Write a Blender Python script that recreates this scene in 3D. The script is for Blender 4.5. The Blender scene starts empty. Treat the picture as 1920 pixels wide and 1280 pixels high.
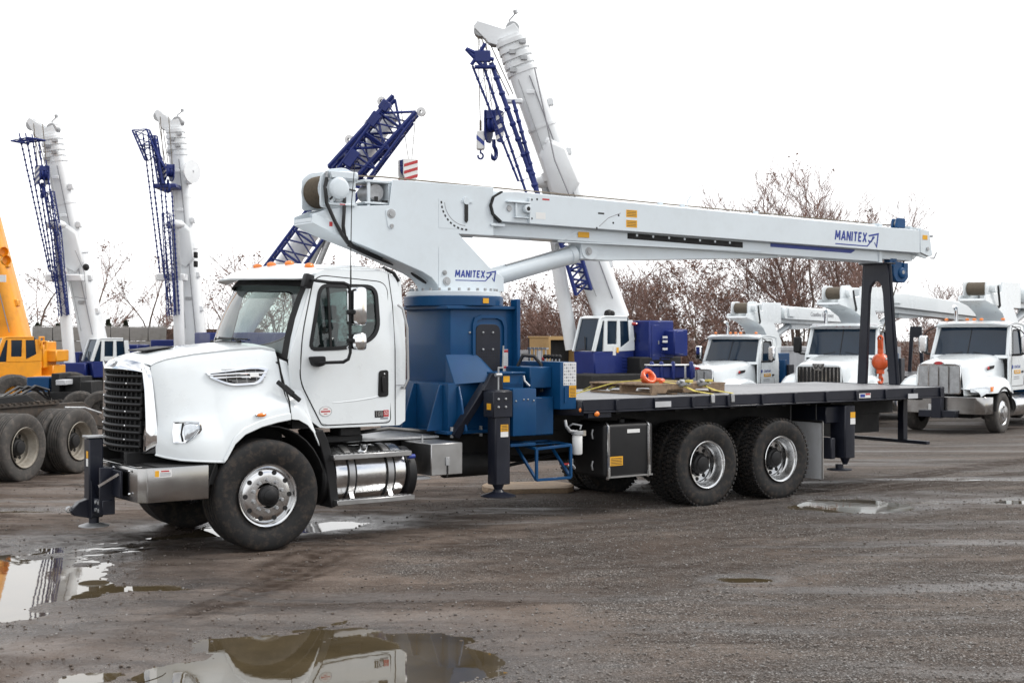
import bpy, bmesh, math, random
import numpy as np
from mathutils import Vector, Matrix

random.seed(7)
R = math.radians
SC = bpy.context.scene
COL = SC.collection

# ------------------------------------------------------------------ camera, sky, sun, exposure
CAM_H = 2.19
cd = bpy.data.cameras.new('camera'); cam = bpy.data.objects.new('camera', cd); COL.objects.link(cam)
cam.location = (0, 0, CAM_H); cam.rotation_euler = (R(90), 0, 0)
cd.sensor_width = 36.0; cd.lens = 36.0 * 2500 / 1920
cd.shift_y = -(625 - 640) / 1920.0 * -1.0
cd.clip_end = 2500
cd.dof.use_dof = True; cd.dof.focus_distance = 14.5; cd.dof.aperture_fstop = 5.0
SC.camera = cam

SUN_AZ, SUN_EL = R(82), R(46)            # azimuth clockwise from +Y
wd = bpy.data.worlds.new('World'); SC.world = wd; wd.use_nodes = True
nt = wd.node_tree; nt.nodes.clear()
_out = nt.nodes.new('ShaderNodeOutputWorld'); _mix = nt.nodes.new('ShaderNodeMixShader')
_b1 = nt.nodes.new('ShaderNodeBackground'); _b2 = nt.nodes.new('ShaderNodeBackground')
_sky = nt.nodes.new('ShaderNodeTexSky'); _sky.sky_type = 'NISHITA'; _sky.sun_disc = False
_sky.sun_elevation = SUN_EL; _sky.sun_rotation = SUN_AZ; _sky.air_density = 1.0; _sky.dust_density = 1.5
_b1.inputs[1].default_value = 0.12
_b2.inputs[0].default_value = (0.985, 0.992, 1.0, 1); _b2.inputs[1].default_value = 1.2
_tc = nt.nodes.new('ShaderNodeTexCoord'); _mp = nt.nodes.new('ShaderNodeMapping')
_mp.inputs['Scale'].default_value = (1.0, 1.0, 2.2); _mp.inputs['Location'].default_value = (7.0, 7.0, 1.0)
_nz = nt.nodes.new('ShaderNodeTexNoise'); _nz.inputs['Scale'].default_value = 1.6
_nz.inputs['Detail'].default_value = 7; _nz.inputs['Roughness'].default_value = 0.55
_rp = nt.nodes.new('ShaderNodeValToRGB'); _rp.color_ramp.elements[0].position = 0.36; _rp.color_ramp.elements[1].position = 0.50
_rp.color_ramp.elements[0].color = (0.25, 0.25, 0.25, 1)
L = nt.links.new
L(_tc.outputs['Generated'], _mp.inputs[0]); L(_mp.outputs[0], _nz.inputs['Vector']); L(_nz.outputs['Fac'], _rp.inputs[0])
L(_sky.outputs[0], _b1.inputs[0]); L(_rp.outputs[0], _mix.inputs[0]); L(_b1.outputs[0], _mix.inputs[1]); L(_b2.outputs[0], _mix.inputs[2])
L(_mix.outputs[0], _out.inputs[0])

sd = bpy.data.lights.new('sun', 'SUN'); sd.energy = 1.45; sd.angle = R(14); sd.color = (1.0, 0.965, 0.91)
so = bpy.data.objects.new('sun', sd); COL.objects.link(so)
_d = Vector((math.sin(SUN_AZ) * math.cos(SUN_EL), math.cos(SUN_AZ) * math.cos(SUN_EL), math.sin(SUN_EL)))
so.rotation_euler = (-_d).to_track_quat('-Z', 'Y').to_euler(); so.location = (20, 5, 30)
vs = SC.view_settings
vs.view_transform = 'Standard'; vs.look = 'None'; vs.gamma = 1.0; vs.exposure = 0.38; vs.use_curve_mapping = False

# ------------------------------------------------------------------ mesh toolkit
class MB:
    """collects shapes; build() links them as ONE mesh object"""
    def __init__(s): s.v = []; s.f = []; s.m = []; s.mi = 0
    def add(s, vs_, fs):
        o = len(s.v); s.v += [tuple(p) for p in vs_]
        for f in fs: s.f.append([i + o for i in f]); s.m.append(s.mi)
        return s
    def box(s, x0, x1, y0, y1, z0, z1):
        v = [(x, y, z) for x in (x0, x1) for y in (y0, y1) for z in (z0, z1)]
        return s.add(v, [(0, 1, 3, 2), (4, 6, 7, 5), (0, 4, 5, 1), (2, 3, 7, 6), (0, 2, 6, 4), (1, 5, 7, 3)])
    def obox(s, c, size, m=None):
        m = m or Matrix.Identity(3); c = Vector(c); a, b, d = [q / 2 for q in size]
        v = [c + m @ Vector((x, y, z)) for x in (-a, a) for y in (-b, b) for z in (-d, d)]
        return s.add(v, [(0, 1, 3, 2), (4, 6, 7, 5), (0, 4, 5, 1), (2, 3, 7, 6), (0, 2, 6, 4), (1, 5, 7, 3)])
    def beam(s, p0, p1, a, b, up=(0, 0, 1)):
        """rectangular bar from p0 to p1, a wide (sideways) and b high"""
        p0 = Vector(p0); p1 = Vector(p1); d = p1 - p0; z = d.normalized(); x = z.cross(Vector(up))
        if x.length < 1e-4: x = z.cross(Vector((0, 1, 0)))
        x.normalize(); y = x.cross(z)
        m = Matrix((x, y, z)).transposed()
        return s.obox((p0 + p1) / 2, (a, b, d.length), m)
    def loft(s, rings, closed=True, caps=True):
        n = len(rings[0]); v = [p for r in rings for p in r]; fs = []
        for i in range(len(rings) - 1):
            for j in range(n if closed else n - 1):
                k = (j + 1) % n; fs.append((i * n + j, i * n + k, (i + 1) * n + k, (i + 1) * n + j))
        if caps and closed:
            fs.append(tuple(range(n))[::-1]); fs.append(tuple((len(rings) - 1) * n + j for j in range(n)))
        return s.add(v, fs)
    def cyl(s, p0, p1, r, r1=None, n=16, caps=True):
        return s.tube([p0, p1], [r, r if r1 is None else r1], n, caps)
    def tube(s, pts, r, n=8, caps=True):
        pts = [Vector(p) for p in pts]; rs = r if isinstance(r, (list, tuple)) else [r] * len(pts)
        rings = []; px = None
        for i, p in enumerate(pts):
            if i == 0: t = pts[1] - p
            elif i == len(pts) - 1: t = p - pts[i - 1]
            else: t = (pts[i + 1] - p).normalized() + (p - pts[i - 1]).normalized()
            t = t.normalized() if t.length > 1e-9 else Vector((0, 0, 1))
            if px is None:
                px = t.cross(Vector((0, 0, 1)))
                if px.length < 1e-3: px = t.cross(Vector((0, 1, 0)))
            px = px - t * px.dot(t); px.normalize(); py = t.cross(px)
            k = rs[i]
            if 0 < i < len(pts) - 1:
                q = (pts[i + 1] - p).normalized().dot(t); k = rs[i] / max(q, .55)
            rings.append([p + px * (k * math.cos(2 * math.pi * j / n)) + py * (k * math.sin(2 * math.pi * j / n)) for j in range(n)])
        return s.loft(rings, True, caps)
    def prism(s, pts, lo, hi, ax='y'):
        def mk(p, h):
            return (h, p[0], p[1]) if ax == 'x' else (p[0], h, p[1]) if ax == 'y' else (p[0], p[1], h)
        return s.loft([[mk(p, lo) for p in pts], [mk(p, hi) for p in pts]])
    def frame(s, outer, inner, lo, hi, ax='y'):
        def mk(p, h):
            return (h, p[0], p[1]) if ax == 'x' else (p[0], h, p[1]) if ax == 'y' else (p[0], p[1], h)
        r = [[mk(p, lo) for p in outer], [mk(p, hi) for p in outer], [mk(p, hi) for p in inner], [mk(p, lo) for p in inner]]
        r.append(r[0]); return s.loft(r, True, False)
    def lathe(s, prof, c, axis=(0, 1, 0), n=32, closed=False, up=(0, 0, 1), caps=False):
        """prof: (radius, distance along axis)"""
        c = Vector(c); a = Vector(axis).normalized(); u = Vector(up); u = u - a * u.dot(a)
        if u.length < 1e-3: u = Vector((1, 0, 0)) - a * a.x
        u.normalize(); w = a.cross(u)
        rings = [[c + a * h + u * (r * math.cos(2 * math.pi * j / n)) + w * (r * math.sin(2 * math.pi * j / n)) for j in range(n)] for r, h in prof]
        if closed: rings.append(rings[0])
        return s.loft(rings, True, caps)
    def ball(s, c, r, n=16, sq=(1, 1, 1)):
        c = Vector(c); rings = []
        m = max(4, n // 2)
        for i in range(m + 1):
            a = math.pi * i / m; rr = max(math.sin(a), 1e-3)
            rings.append([c + Vector((r * sq[0] * rr * math.cos(2 * math.pi * j / n), r * sq[1] * rr * math.sin(2 * math.pi * j / n), r * sq[2] * math.cos(a))) for j in range(n)])
        return s.loft(rings, True, True)
    def grid(s, fn, nu, nv):
        v = [fn(i / nu, j / nv) for i in range(nu + 1) for j in range(nv + 1)]
        return s.add(v, [(i * (nv + 1) + j, i * (nv + 1) + j + 1, (i + 1) * (nv + 1) + j + 1, (i + 1) * (nv + 1) + j) for i in range(nu) for j in range(nv)])
    def warp(s, fn): s.v = [tuple(fn(*p)) for p in s.v]; return s
    def mesh(s, name, mats, bevel=0.0, smooth=38, solid=0.0, seg=1, ang=30):
        me = bpy.data.meshes.new(name); me.from_pydata(s.v, [], s.f)
        mats = mats if isinstance(mats, (list, tuple)) else [mats]
        for q in mats: me.materials.append(q)
        if len(mats) > 1: me.polygons.foreach_set('material_index', s.m)
        bm = bmesh.new(); bm.from_mesh(me)
        if solid:
            bmesh.ops.recalc_face_normals(bm, faces=bm.faces[:]); bmesh.ops.solidify(bm, geom=bm.faces[:], thickness=solid)
        bmesh.ops.recalc_face_normals(bm, faces=bm.faces[:])
        if bevel:
            es = [e for e in bm.edges if len(e.link_faces) == 2 and e.calc_face_angle(0) > R(ang)]
            if es: bmesh.ops.bevel(bm, geom=es, offset=bevel, segments=seg, affect='EDGES', clamp_overlap=True, profile=.6)
        th = R(smooth)
        for f in bm.faces: f.smooth = True
        for e in bm.edges: e.smooth = len(e.link_faces) == 2 and e.calc_face_angle(0) < th
        bm.to_mesh(me); bm.free(); me.update()
        return me
    def clusters(s, gap=.004):
        """groups of connected shapes whose boxes touch"""
        n = len(s.v); par = list(range(n))
        def find(a):
            while par[a] != a: par[a] = par[par[a]]; a = par[a]
            return a
        for f in s.f:
            r0 = find(f[0])
            for i in f[1:]:
                r1 = find(i)
                if r1 != r0: par[r1] = r0
        bb = {}
        for i, p in enumerate(s.v):
            r = find(i)
            if r not in bb: bb[r] = [list(p), list(p)]
            else:
                lo, hi = bb[r]
                for k in range(3):
                    if p[k] < lo[k]: lo[k] = p[k]
                    if p[k] > hi[k]: hi[k] = p[k]
        keys = list(bb)
        if len(keys) == 1 or len(keys) > 400: return None, len(keys)
        g = {k: k for k in keys}
        def fg(a):
            while g[a] != a: a = g[a]
            return a
        for i, a in enumerate(keys):
            for b in keys[i + 1:]:
                A, B = bb[a], bb[b]
                if all(A[0][k] <= B[1][k] + gap and B[0][k] <= A[1][k] + gap for k in range(3)):
                    x, y = fg(a), fg(b)
                    if x != y: g[y] = x
        roots = []
        for k in keys:
            if fg(k) not in roots: roots.append(fg(k))
        return {i: roots.index(fg(find(i))) for i in range(n)}, len(roots)
    def build(s, name, mats, parent=None, **kw):
        """one object, or one object for each separate piece; fine print and the like stays joined as stuff"""
        mp_, n = s.clusters()
        fine = n > 24 or name in FINE
        if n > 1 and mp_ and not fine:
            first = None
            for c in range(n):
                sub = MB(); rel = {}
                for i, p in enumerate(s.v):
                    if mp_[i] == c: rel[i] = len(sub.v); sub.v.append(p)
                for f, m in zip(s.f, s.m):
                    if f[0] in rel: sub.f.append([rel[i] for i in f]); sub.m.append(m)
                o = link(name, sub.mesh(name, mats, **kw), parent); first = first or o
            return first
        o = link(name, s.mesh(name, mats, **kw), parent)
        if n > 1 and fine and parent is not None: o['kind'] = 'stuff'
        return o
FINE = {'sticker_print', 'label_print', 'gauge_marks', 'vent_fins', 'grille_slats', 'step_grip', 'perforation', 'slew_bolt', 'motor_bolt', 'chart_cell', 'small_print', 'badge_line', 'brand_arrow', 'deck_seam', 'lug_nut', 'hand_hole', 'hoist_rope', 'rope', 'turret_deck'}

def link(name, me, parent=None):
    o = bpy.data.objects.new(name, me); COL.objects.link(o)
    if parent is not None: o.parent = parent
    return o
XF = [False, .56]
def xf(x, y, z): return (.0817 + 1.014 * x, y * XF[1], -.031 + 1.014 * z)   # the upper works are narrower than the plates are drawn
def P(name, mb, m, parent=None, **k):
    if XF[0]: mb.warp(xf)
    return mb.build(name, m, parent if parent is not None else truck, **k)
def tag(o, label=None, cat=None, group=None, kind=None):
    if label: o['label'] = label
    if cat: o['category'] = cat
    if group: o['group'] = group
    if kind: o['kind'] = kind
    return o
def thing(name, label, cat, loc=(0, 0, 0), rz=0.0, group=None, scale=1.0):
    o = bpy.data.objects.new(name, None); COL.objects.link(o); o.empty_display_size = .3
    m = Matrix.Translation(loc) @ Matrix.Rotation(rz, 4, 'Z') @ Matrix.Diagonal((scale, scale, scale, 1))
    o.matrix_basis = m
    return tag(o, label, cat, group)
def place(name, me, parent, loc=(0, 0, 0), rot=(0, 0, 0), sc=None):
    o = link(name, me, parent); o.location = loc; o.rotation_euler = rot
    if sc: o.scale = sc
    return o
def rpoly(pts, r, n=4):
    """polygon with rounded corners; r a number or one per corner"""
    out = []; N = len(pts); rs = r if isinstance(r, (list, tuple)) else [r] * N
    for i in range(N):
        p = Vector(pts[i]); a = Vector(pts[i - 1]) - p; b = Vector(pts[(i + 1) % N]) - p
        k = min(rs[i], a.length * .48, b.length * .48); A = p + a.normalized() * k; B = p + b.normalized() * k
        for j in range(n + 1):
            t = j / n; q = A * (1 - t) ** 2 + p * (2 * t * (1 - t)) + B * t * t; out.append((q.x, q.y))
    return out
def resample(loop, n, c=None):
    pts = [Vector(p) for p in loop]
    c = Vector(c) if c else sum(pts, Vector((0, 0))) / len(pts)
    if sum(pts[i - 1].x * pts[i].y - pts[i].x * pts[i - 1].y for i in range(len(pts))) < 0: pts.reverse()
    ang = [math.atan2(p.y - c.y, p.x - c.x) for p in pts]
    out = []
    for k in range(n):
        a = -math.pi + 2 * math.pi * (k + .5) / n; d = Vector((math.cos(a), math.sin(a))); best = None
        for i in range(len(pts)):
            p, q = pts[i - 1], pts[i]; e = q - p; den = d.x * e.y - d.y * e.x
            if abs(den) < 1e-9: continue
            w = p - c; t = (w.x * e.y - w.y * e.x) / den; u = (w.x * d.y - w.y * d.x) / den
            if t > 0 and -1e-6 <= u <= 1 + 1e-6 and (best is None or t > best): best = t
        out.append(tuple(c + d * (best or 0)))
    return out
def offset_loop(loop, k):
    c = sum((Vector(p) for p in loop), Vector((0, 0))) / len(loop); n = len(loop); out = []
    pts = [Vector(p) for p in loop]
    area = sum(pts[i - 1].x * pts[i].y - pts[i].x * pts[i - 1].y for i in range(n)); sg = 1 if area > 0 else -1
    for i in range(n):
        a = pts[i] - pts[i - 1]; b = pts[(i + 1) % n] - pts[i]
        na = Vector((a.y, -a.x)); nb = Vector((b.y, -b.x))
        if na.length > 0: na.normalize()
        if nb.length > 0: nb.normalize()
        q = na + nb
        if q.length < 1e-6: q = na
        q.normalize(); out.append(tuple(pts[i] + q * k * sg))
    return out
_tx = {}
def text_mesh(s, size, mat_, depth=0.0, shear=0.0, bold=0.0, sp=1.0, xs=1.0):
    key = (s, size, mat_.name, depth, shear, bold, sp, xs)
    if key in _tx: return _tx[key]
    cu = bpy.data.curves.new('lettering', 'FONT'); cu.body = s; cu.size = size; cu.extrude = depth; cu.shear = shear
    cu.offset = bold; cu.space_character = sp; cu.align_x = 'CENTER'; cu.align_y = 'CENTER'; cu.resolution_u = 3
    o = bpy.data.objects.new('lettering', cu); COL.objects.link(o)
    dg = bpy.context.evaluated_depsgraph_get(); dg.update()
    me = bpy.data.meshes.new_from_object(o.evaluated_get(dg)); me.name = 'lettering'
    COL.objects.unlink(o); bpy.data.objects.remove(o); bpy.data.curves.remove(cu)
    if xs != 1: me.transform(Matrix.Diagonal((xs, 1, 1, 1)))
    me.materials.clear(); me.materials.append(mat_); _tx[key] = me
    return me
def text(s, size, mat_, parent, loc, rot, name='lettering', **kw):
    return place(name, text_mesh(s, size, mat_, **kw), parent, loc, rot)

# ------------------------------------------------------------------ materials
def lin(h):
    h = h.lstrip('#'); q = [int(h[i:i + 2], 16) / 255 for i in (0, 2, 4)]
    return tuple(c / 12.92 if c <= .04045 else ((c + .055) / 1.055) ** 2.4 for c in q)
MATS = {}
def mat(name, col, rough=.5, metal=0.0, coat=0.0, var=.12, scale=3.0, bump=0.0, bscale=60.0, dirt=None, dirt_amt=0.0, spec=.5, rvar=.12, emit=0.0):
    m = bpy.data.materials.new(name); m.use_nodes = True; t = m.node_tree; b = t.nodes['Principled BSDF']
    if isinstance(col, str): col = lin(col)
    b.inputs['Roughness'].default_value = rough; b.inputs['Metallic'].default_value = metal
    b.inputs['Coat Weight'].default_value = coat; b.inputs['Coat Roughness'].default_value = .06
    b.inputs['Specular IOR Level'].default_value = spec
    tc = t.nodes.new('ShaderNodeTexCoord'); nz = t.nodes.new('ShaderNodeTexNoise')
    nz.inputs['Scale'].default_value = scale; nz.inputs['Detail'].default_value = 6; nz.inputs['Roughness'].default_value = .6
    t.links.new(tc.outputs['Object'], nz.inputs['Vector'])
    mr = t.nodes.new('ShaderNodeMapRange'); mr.inputs['From Min'].default_value = .3; mr.inputs['From Max'].default_value = .7
    mr.inputs['To Min'].default_value = 1 - var; mr.inputs['To Max'].default_value = 1 + var * .6
    t.links.new(nz.outputs['Fac'], mr.inputs['Value'])
    mx = t.nodes.new('ShaderNodeMix'); mx.data_type = 'RGBA'; mx.blend_type = 'MULTIPLY'; mx.inputs[0].default_value = 1
    mx.inputs[6].default_value = (*col, 1); t.links.new(mr.outputs[0], mx.inputs[7])
    last = mx.outputs[2]
    if dirt:
        n2 = t.nodes.new('ShaderNodeTexNoise'); n2.inputs['Scale'].default_value = scale * 2.7; n2.inputs['Detail'].default_value = 8; n2.inputs['Roughness'].default_value = .7
        t.links.new(tc.outputs['Object'], n2.inputs['Vector'])
        rp = t.nodes.new('ShaderNodeMapRange'); rp.inputs['From Min'].default_value = .48; rp.inputs['From Max'].default_value = .72; rp.inputs['To Max'].default_value = dirt_amt
        t.links.new(n2.outputs['Fac'], rp.inputs['Value'])
        m2 = t.nodes.new('ShaderNodeMix'); m2.data_type = 'RGBA'; t.links.new(rp.outputs[0], m2.inputs[0])
        t.links.new(last, m2.inputs[6]); m2.inputs[7].default_value = (*(lin(dirt) if isinstance(dirt, str) else dirt), 1); last = m2.outputs[2]
    t.links.new(last, b.inputs['Base Color'])
    if rvar:
        r2 = t.nodes.new('ShaderNodeMapRange'); r2.inputs['From Min'].default_value = .3; r2.inputs['From Max'].default_value = .7
        r2.inputs['To Min'].default_value = max(.02, rough - rvar * rough); r2.inputs['To Max'].default_value = min(1, rough + rvar * 1.5 * rough)
        t.links.new(nz.outputs['Fac'], r2.inputs['Value']); t.links.new(r2.outputs[0], b.inputs['Roughness'])
    if bump:
        nb = t.nodes.new('ShaderNodeTexNoise'); nb.inputs['Scale'].default_value = bscale; nb.inputs['Detail'].default_value = 4
        t.links.new(tc.outputs['Object'], nb.inputs['Vector'])
        bp = t.nodes.new('ShaderNodeBump'); bp.inputs['Strength'].default_value = bump; bp.inputs['Distance'].default_value = .01
        t.links.new(nb.outputs['Fac'], bp.inputs['Height']); t.links.new(bp.outputs[0], b.inputs['Normal'])
    if emit:
        b.inputs['Emission Color'].default_value = (*col, 1); b.inputs['Emission Strength'].default_value = emit
    MATS[name] = m; return m
WHITE = mat('white_paint', (.74, .78, .795), .28, coat=.7, var=.035, scale=1.4, dirt='#b9b3aa', dirt_amt=.10)
BOOMW = mat('boom_white_paint', (.61, .67, .71), .36, coat=.35, var=.04, scale=1.1, dirt='#a9aaa8', dirt_amt=.16)
CRANEW = mat('old_white_paint', (.79, .81, .82), .40, coat=.3, var=.05, scale=.7, dirt='#a8a49c', dirt_amt=.14)
BLUE = mat('blue_paint', (.003, .054, .150), .42, coat=.12, var=.2, scale=1.6, dirt='#173a72', dirt_amt=.3, spec=.25)
PURB = mat('crane_blue_paint', (.011, .024, .150), .42, coat=.15, var=.18, scale=1.0, dirt='#2f3a72', dirt_amt=.2, spec=.3)
NAVY = mat('dark_navy_paint', (.008, .010, .019), .42, coat=.12, var=.2, scale=2.5, dirt='#3a3a3e', dirt_amt=.14, spec=.35)
BLACK = mat('black_plastic', (.008, .008, .009), .5, var=.2, scale=6, dirt='#2c2926', dirt_amt=.12, spec=.35)
MATTE = mat('matte_black', (.006, .006, .0065), .7, var=.2, scale=5, dirt='#2a2622', dirt_amt=.3)
RUBBER = mat('rubber', (.016, .016, .0165), .72, var=.25, scale=5, bump=.15, bscale=90, dirt='#5a4e44', dirt_amt=.5, spec=.3)
OLDRUB = mat('dusty_rubber', (.055, .051, .047), .8, var=.25, scale=4, bump=.2, bscale=80, dirt='#7a7068', dirt_amt=.5)
CHROME = mat('chrome', (.78, .79, .80), .07, 1.0, var=.05, scale=3, rvar=.4)
POLISH = mat('polished_aluminium', (.66, .665, .67), .20, 1.0, var=.10, scale=5, bump=.02, bscale=30, rvar=.35)
ALU = mat('brushed_aluminium', (.42, .42, .42), .38, 1.0, var=.12, scale=4)
STEEL = mat('stainless_bumper', (.40, .395, .39), .17, 1.0, var=.10, scale=2, rvar=.3)
GALV = mat('galvanised_steel', (.42, .43, .44), .45, .6, var=.25, scale=9, dirt='#6b6058', dirt_amt=.35)
RUSTRIM = mat('dusty_steel_rim', (.36, .33, .28), .55, .3, var=.25, scale=6, dirt='#6d5a48', dirt_amt=.5)
DECK = mat('deck_steel', (.34, .345, .35), .45, .25, var=.16, scale=1.6, bump=.25, bscale=45, dirt='#6a645c', dirt_amt=.35)
YELLOW = mat('yellow_sticker', (.72, .36, .012), .5, var=.05)
ORANGE = mat('orange_paint', (.72, .105, .02), .42, coat=.3, var=.15, scale=6, dirt='#7a3418', dirt_amt=.3)
CRORANGE = mat('crane_orange_paint', (.82, .33, .006), .40, coat=.3, var=.10, scale=1.0, dirt='#8a5a20', dirt_amt=.3)
LABELW = mat('white_sticker', (.72, .72, .71), .5, var=.03)
INK = mat('dark_print', (.02, .02, .022), .5, var=.05)
INKB = mat('blue_print', (.022, .045, .26), .45, var=.05)
INKR = mat('red_print', (.45, .03, .035), .45, var=.05)
INKG = mat('grey_print', (.25, .25, .27), .5, var=.05)
AMBER = mat('amber_lens', (.80, .20, .01), .2, coat=.6, var=.1)
REDL = mat('red_lens', (.40, .015, .012), .2, coat=.6, var=.1)
ROPE = mat('steel_rope', (.13, .105, .075), .55, .3, var=.3, scale=30)
HOSE = mat('hydraulic_hose', (.008, .008, .009), .42, var=.1)
WOOD = mat('pallet_wood', (.24, .165, .105), .8, var=.35, scale=9, bump=.3, bscale=50, dirt='#3a2c22', dirt_amt=.6)
PALEW = mat('pale_plywood', (.30, .215, .14), .75, var=.2, scale=5, dirt='#4a3b2e', dirt_amt=.5)
STRAP = mat('yellow_webbing', (.62, .52, .12), .8, var=.25, scale=20, dirt='#7d6c3a', dirt_amt=.4)
BARK = mat('bark', (.17, .125, .10), .9, var=.3, scale=6)
TWIG = mat('twig_bark', (.23, .138, .112), .9, var=.3, scale=2)
LEAF = mat('dead_leaf', (.165, .090, .064), .85, var=.5, scale=3)
EVER = mat('evergreen_leaf', (.030, .038, .018), .85, var=.4, scale=3)
CONC = mat('concrete_block', (.26, .25, .235), .9, var=.2, scale=1.2, bump=.3, bscale=20, dirt='#5a5348', dirt_amt=.5)
RUSTB = mat('brown_container_paint', (.13, .085, .065), .7, var=.25, scale=1.0)
TANBOX = mat('tan_box_panel', (.40, .25, .10), .6, var=.15, scale=1.0, dirt='#6f5330', dirt_amt=.4)
GREYBOX = mat('pale_grey_panel', (.50, .51, .53), .55, var=.10, scale=1.0, dirt='#8a8680', dirt_amt=.4)
SEAT = mat('grey_seat_cloth', (.06, .062, .066), .85, var=.2)
DASH = mat('grey_dash', (.10, .105, .11), .7, var=.1)
FRAMEM = mat('old_frame_steel', (.060, .050, .042), .75, .2, var=.3, scale=4, dirt='#6a5646', dirt_amt=.5)

def glass_mat(name, tint, alpha, rough=.03):
    m = bpy.data.materials.new(name); m.use_nodes = True; t = m.node_tree; t.nodes.clear()
    o = t.nodes.new('ShaderNodeOutputMaterial'); mx = t.nodes.new('ShaderNodeMixShader'); tr = t.nodes.new('ShaderNodeBsdfTransparent')
    gl = t.nodes.new('ShaderNodeBsdfGlossy'); lw = t.nodes.new('ShaderNodeLayerWeight'); lw.inputs[0].default_value = .5
    pw = t.nodes.new('ShaderNodeMath'); pw.operation = 'POWER'; pw.inputs[1].default_value = 4; t.links.new(lw.outputs['Facing'], pw.inputs[0])
    fr = t.nodes.new('ShaderNodeMath'); fr.operation = 'MULTIPLY_ADD'; fr.inputs[1].default_value = .85; fr.inputs[2].default_value = alpha; t.links.new(pw.outputs[0], fr.inputs[0])
    tr.inputs[0].default_value = (*tint, 1); gl.inputs['Roughness'].default_value = rough
    t.links.new(fr.outputs[0], mx.inputs[0]); t.links.new(tr.outputs[0], mx.inputs[1]); t.links.new(gl.outputs[0], mx.inputs[2]); t.links.new(mx.outputs[0], o.inputs[0])
    return m
GLASS = glass_mat('clear_glass', (.84, .90, .88), .10)
TGLASS = glass_mat('tinted_glass', (.50, .58, .57), .07)
DGLASS = mat('dark_glass', (.008, .020, .038), .06, var=.2, scale=1.2, spec=.42)
LENS = mat('lamp_lens', (.62, .66, .70), .06, .6, coat=1.0, var=.2, scale=25)
WATER = mat('muddy_water', (.075, .057, .032), .02, var=.3, scale=2, spec=.9, rvar=0, bump=.05, bscale=3)
WATER.node_tree.nodes['Principled BSDF'].inputs['IOR'].default_value = 1.5
def chrome_plate(n): return n
# ------------------------------------------------------------------ ground, puddles, gravel
def hash2(ix, iy, sd):
    n = (ix.astype(np.int64) * 374761393 + iy.astype(np.int64) * 668265263 + sd * 1442695041) & 0x7fffffff
    n = ((n ^ (n >> 13)) * 1274126177) & 0x7fffffff
    return ((n ^ (n >> 16)) & 0xffff) / 65535.0
def vnoise(x, y, sd=0):
    ix = np.floor(x); iy = np.floor(y); fx = x - ix; fy = y - iy; fx = fx * fx * (3 - 2 * fx); fy = fy * fy * (3 - 2 * fy)
    a = hash2(ix, iy, sd); b = hash2(ix + 1, iy, sd); c = hash2(ix, iy + 1, sd); d = hash2(ix + 1, iy + 1, sd)
    return (a * (1 - fx) + b * fx) * (1 - fy) + (c * (1 - fx) + d * fx) * fy
def fbm(x, y, sd=0, oct=4):
    s = 0; a = .5
    for k in range(oct): s = s + a * vnoise(x * 2 ** k + 17.3 * k, y * 2 ** k - 9.1 * k, sd + k); a *= .5
    return s
# centre x, y, half length, half width, turn, depth
PUD = [(-4.65, 11.45, 1.32, 1.95, 0.1, .085), (-3.2, 11.5, .55, .22, .05, .05), (-1.22, 8.72, 1.16, 1.18, 0.0, .085),
       (4.35, 17.05, .85, .66, .25, .065), (5.35, 17.3, .55, .13, .1, .03), (6.75, 17.4, .60, .28, .0, .04), (2.10, 11.92, .26, .17, .05, .040),
       (-6.1, 16.45, .75, .20, .1, .035), (-2.75, 15.1, 1.05, .55, .3, .07), (6.9, 20.0, 1.0, .13, .0, .03), (-2.08, 11.9, .08, .05, 0, .03),
       (-2.72, 8.5, .34, .20, .5, .04), (1.55, 19.6, .35, .22, .2, .04), (-4.35, 13.55, .40, .06, .55, .040), (-3.85, 13.45, .32, .06, .55, .040)]
WLEV = -0.016
def base_z(x, y): return -0.016 * np.clip(y - 20, 0, 50)
def pud_mask(x, y):
    m = np.zeros_like(x); d = np.zeros_like(x)
    for cx_, cy_, a, b, t, dep in PUD:
        c, s = math.cos(t), math.sin(t); dx = x - cx_; dy = y - cy_; u = (dx * c + dy * s) / a; v = (-dx * s + dy * c) / b
        wob = .34 * (fbm(x * 2.2 + cx_, y * 2.2, 5, 4) - .47) * 2
        q = np.sqrt(u * u + v * v) + wob
        k = np.clip(1.35 - q, 0, 1.35) / 1.35; k = k * k * (3 - 2 * k)
        d = np.minimum(d, -dep * k * 1.15); m = np.maximum(m, np.clip((2.25 - q) / 1.15, 0, 1))
    return m, d
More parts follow.
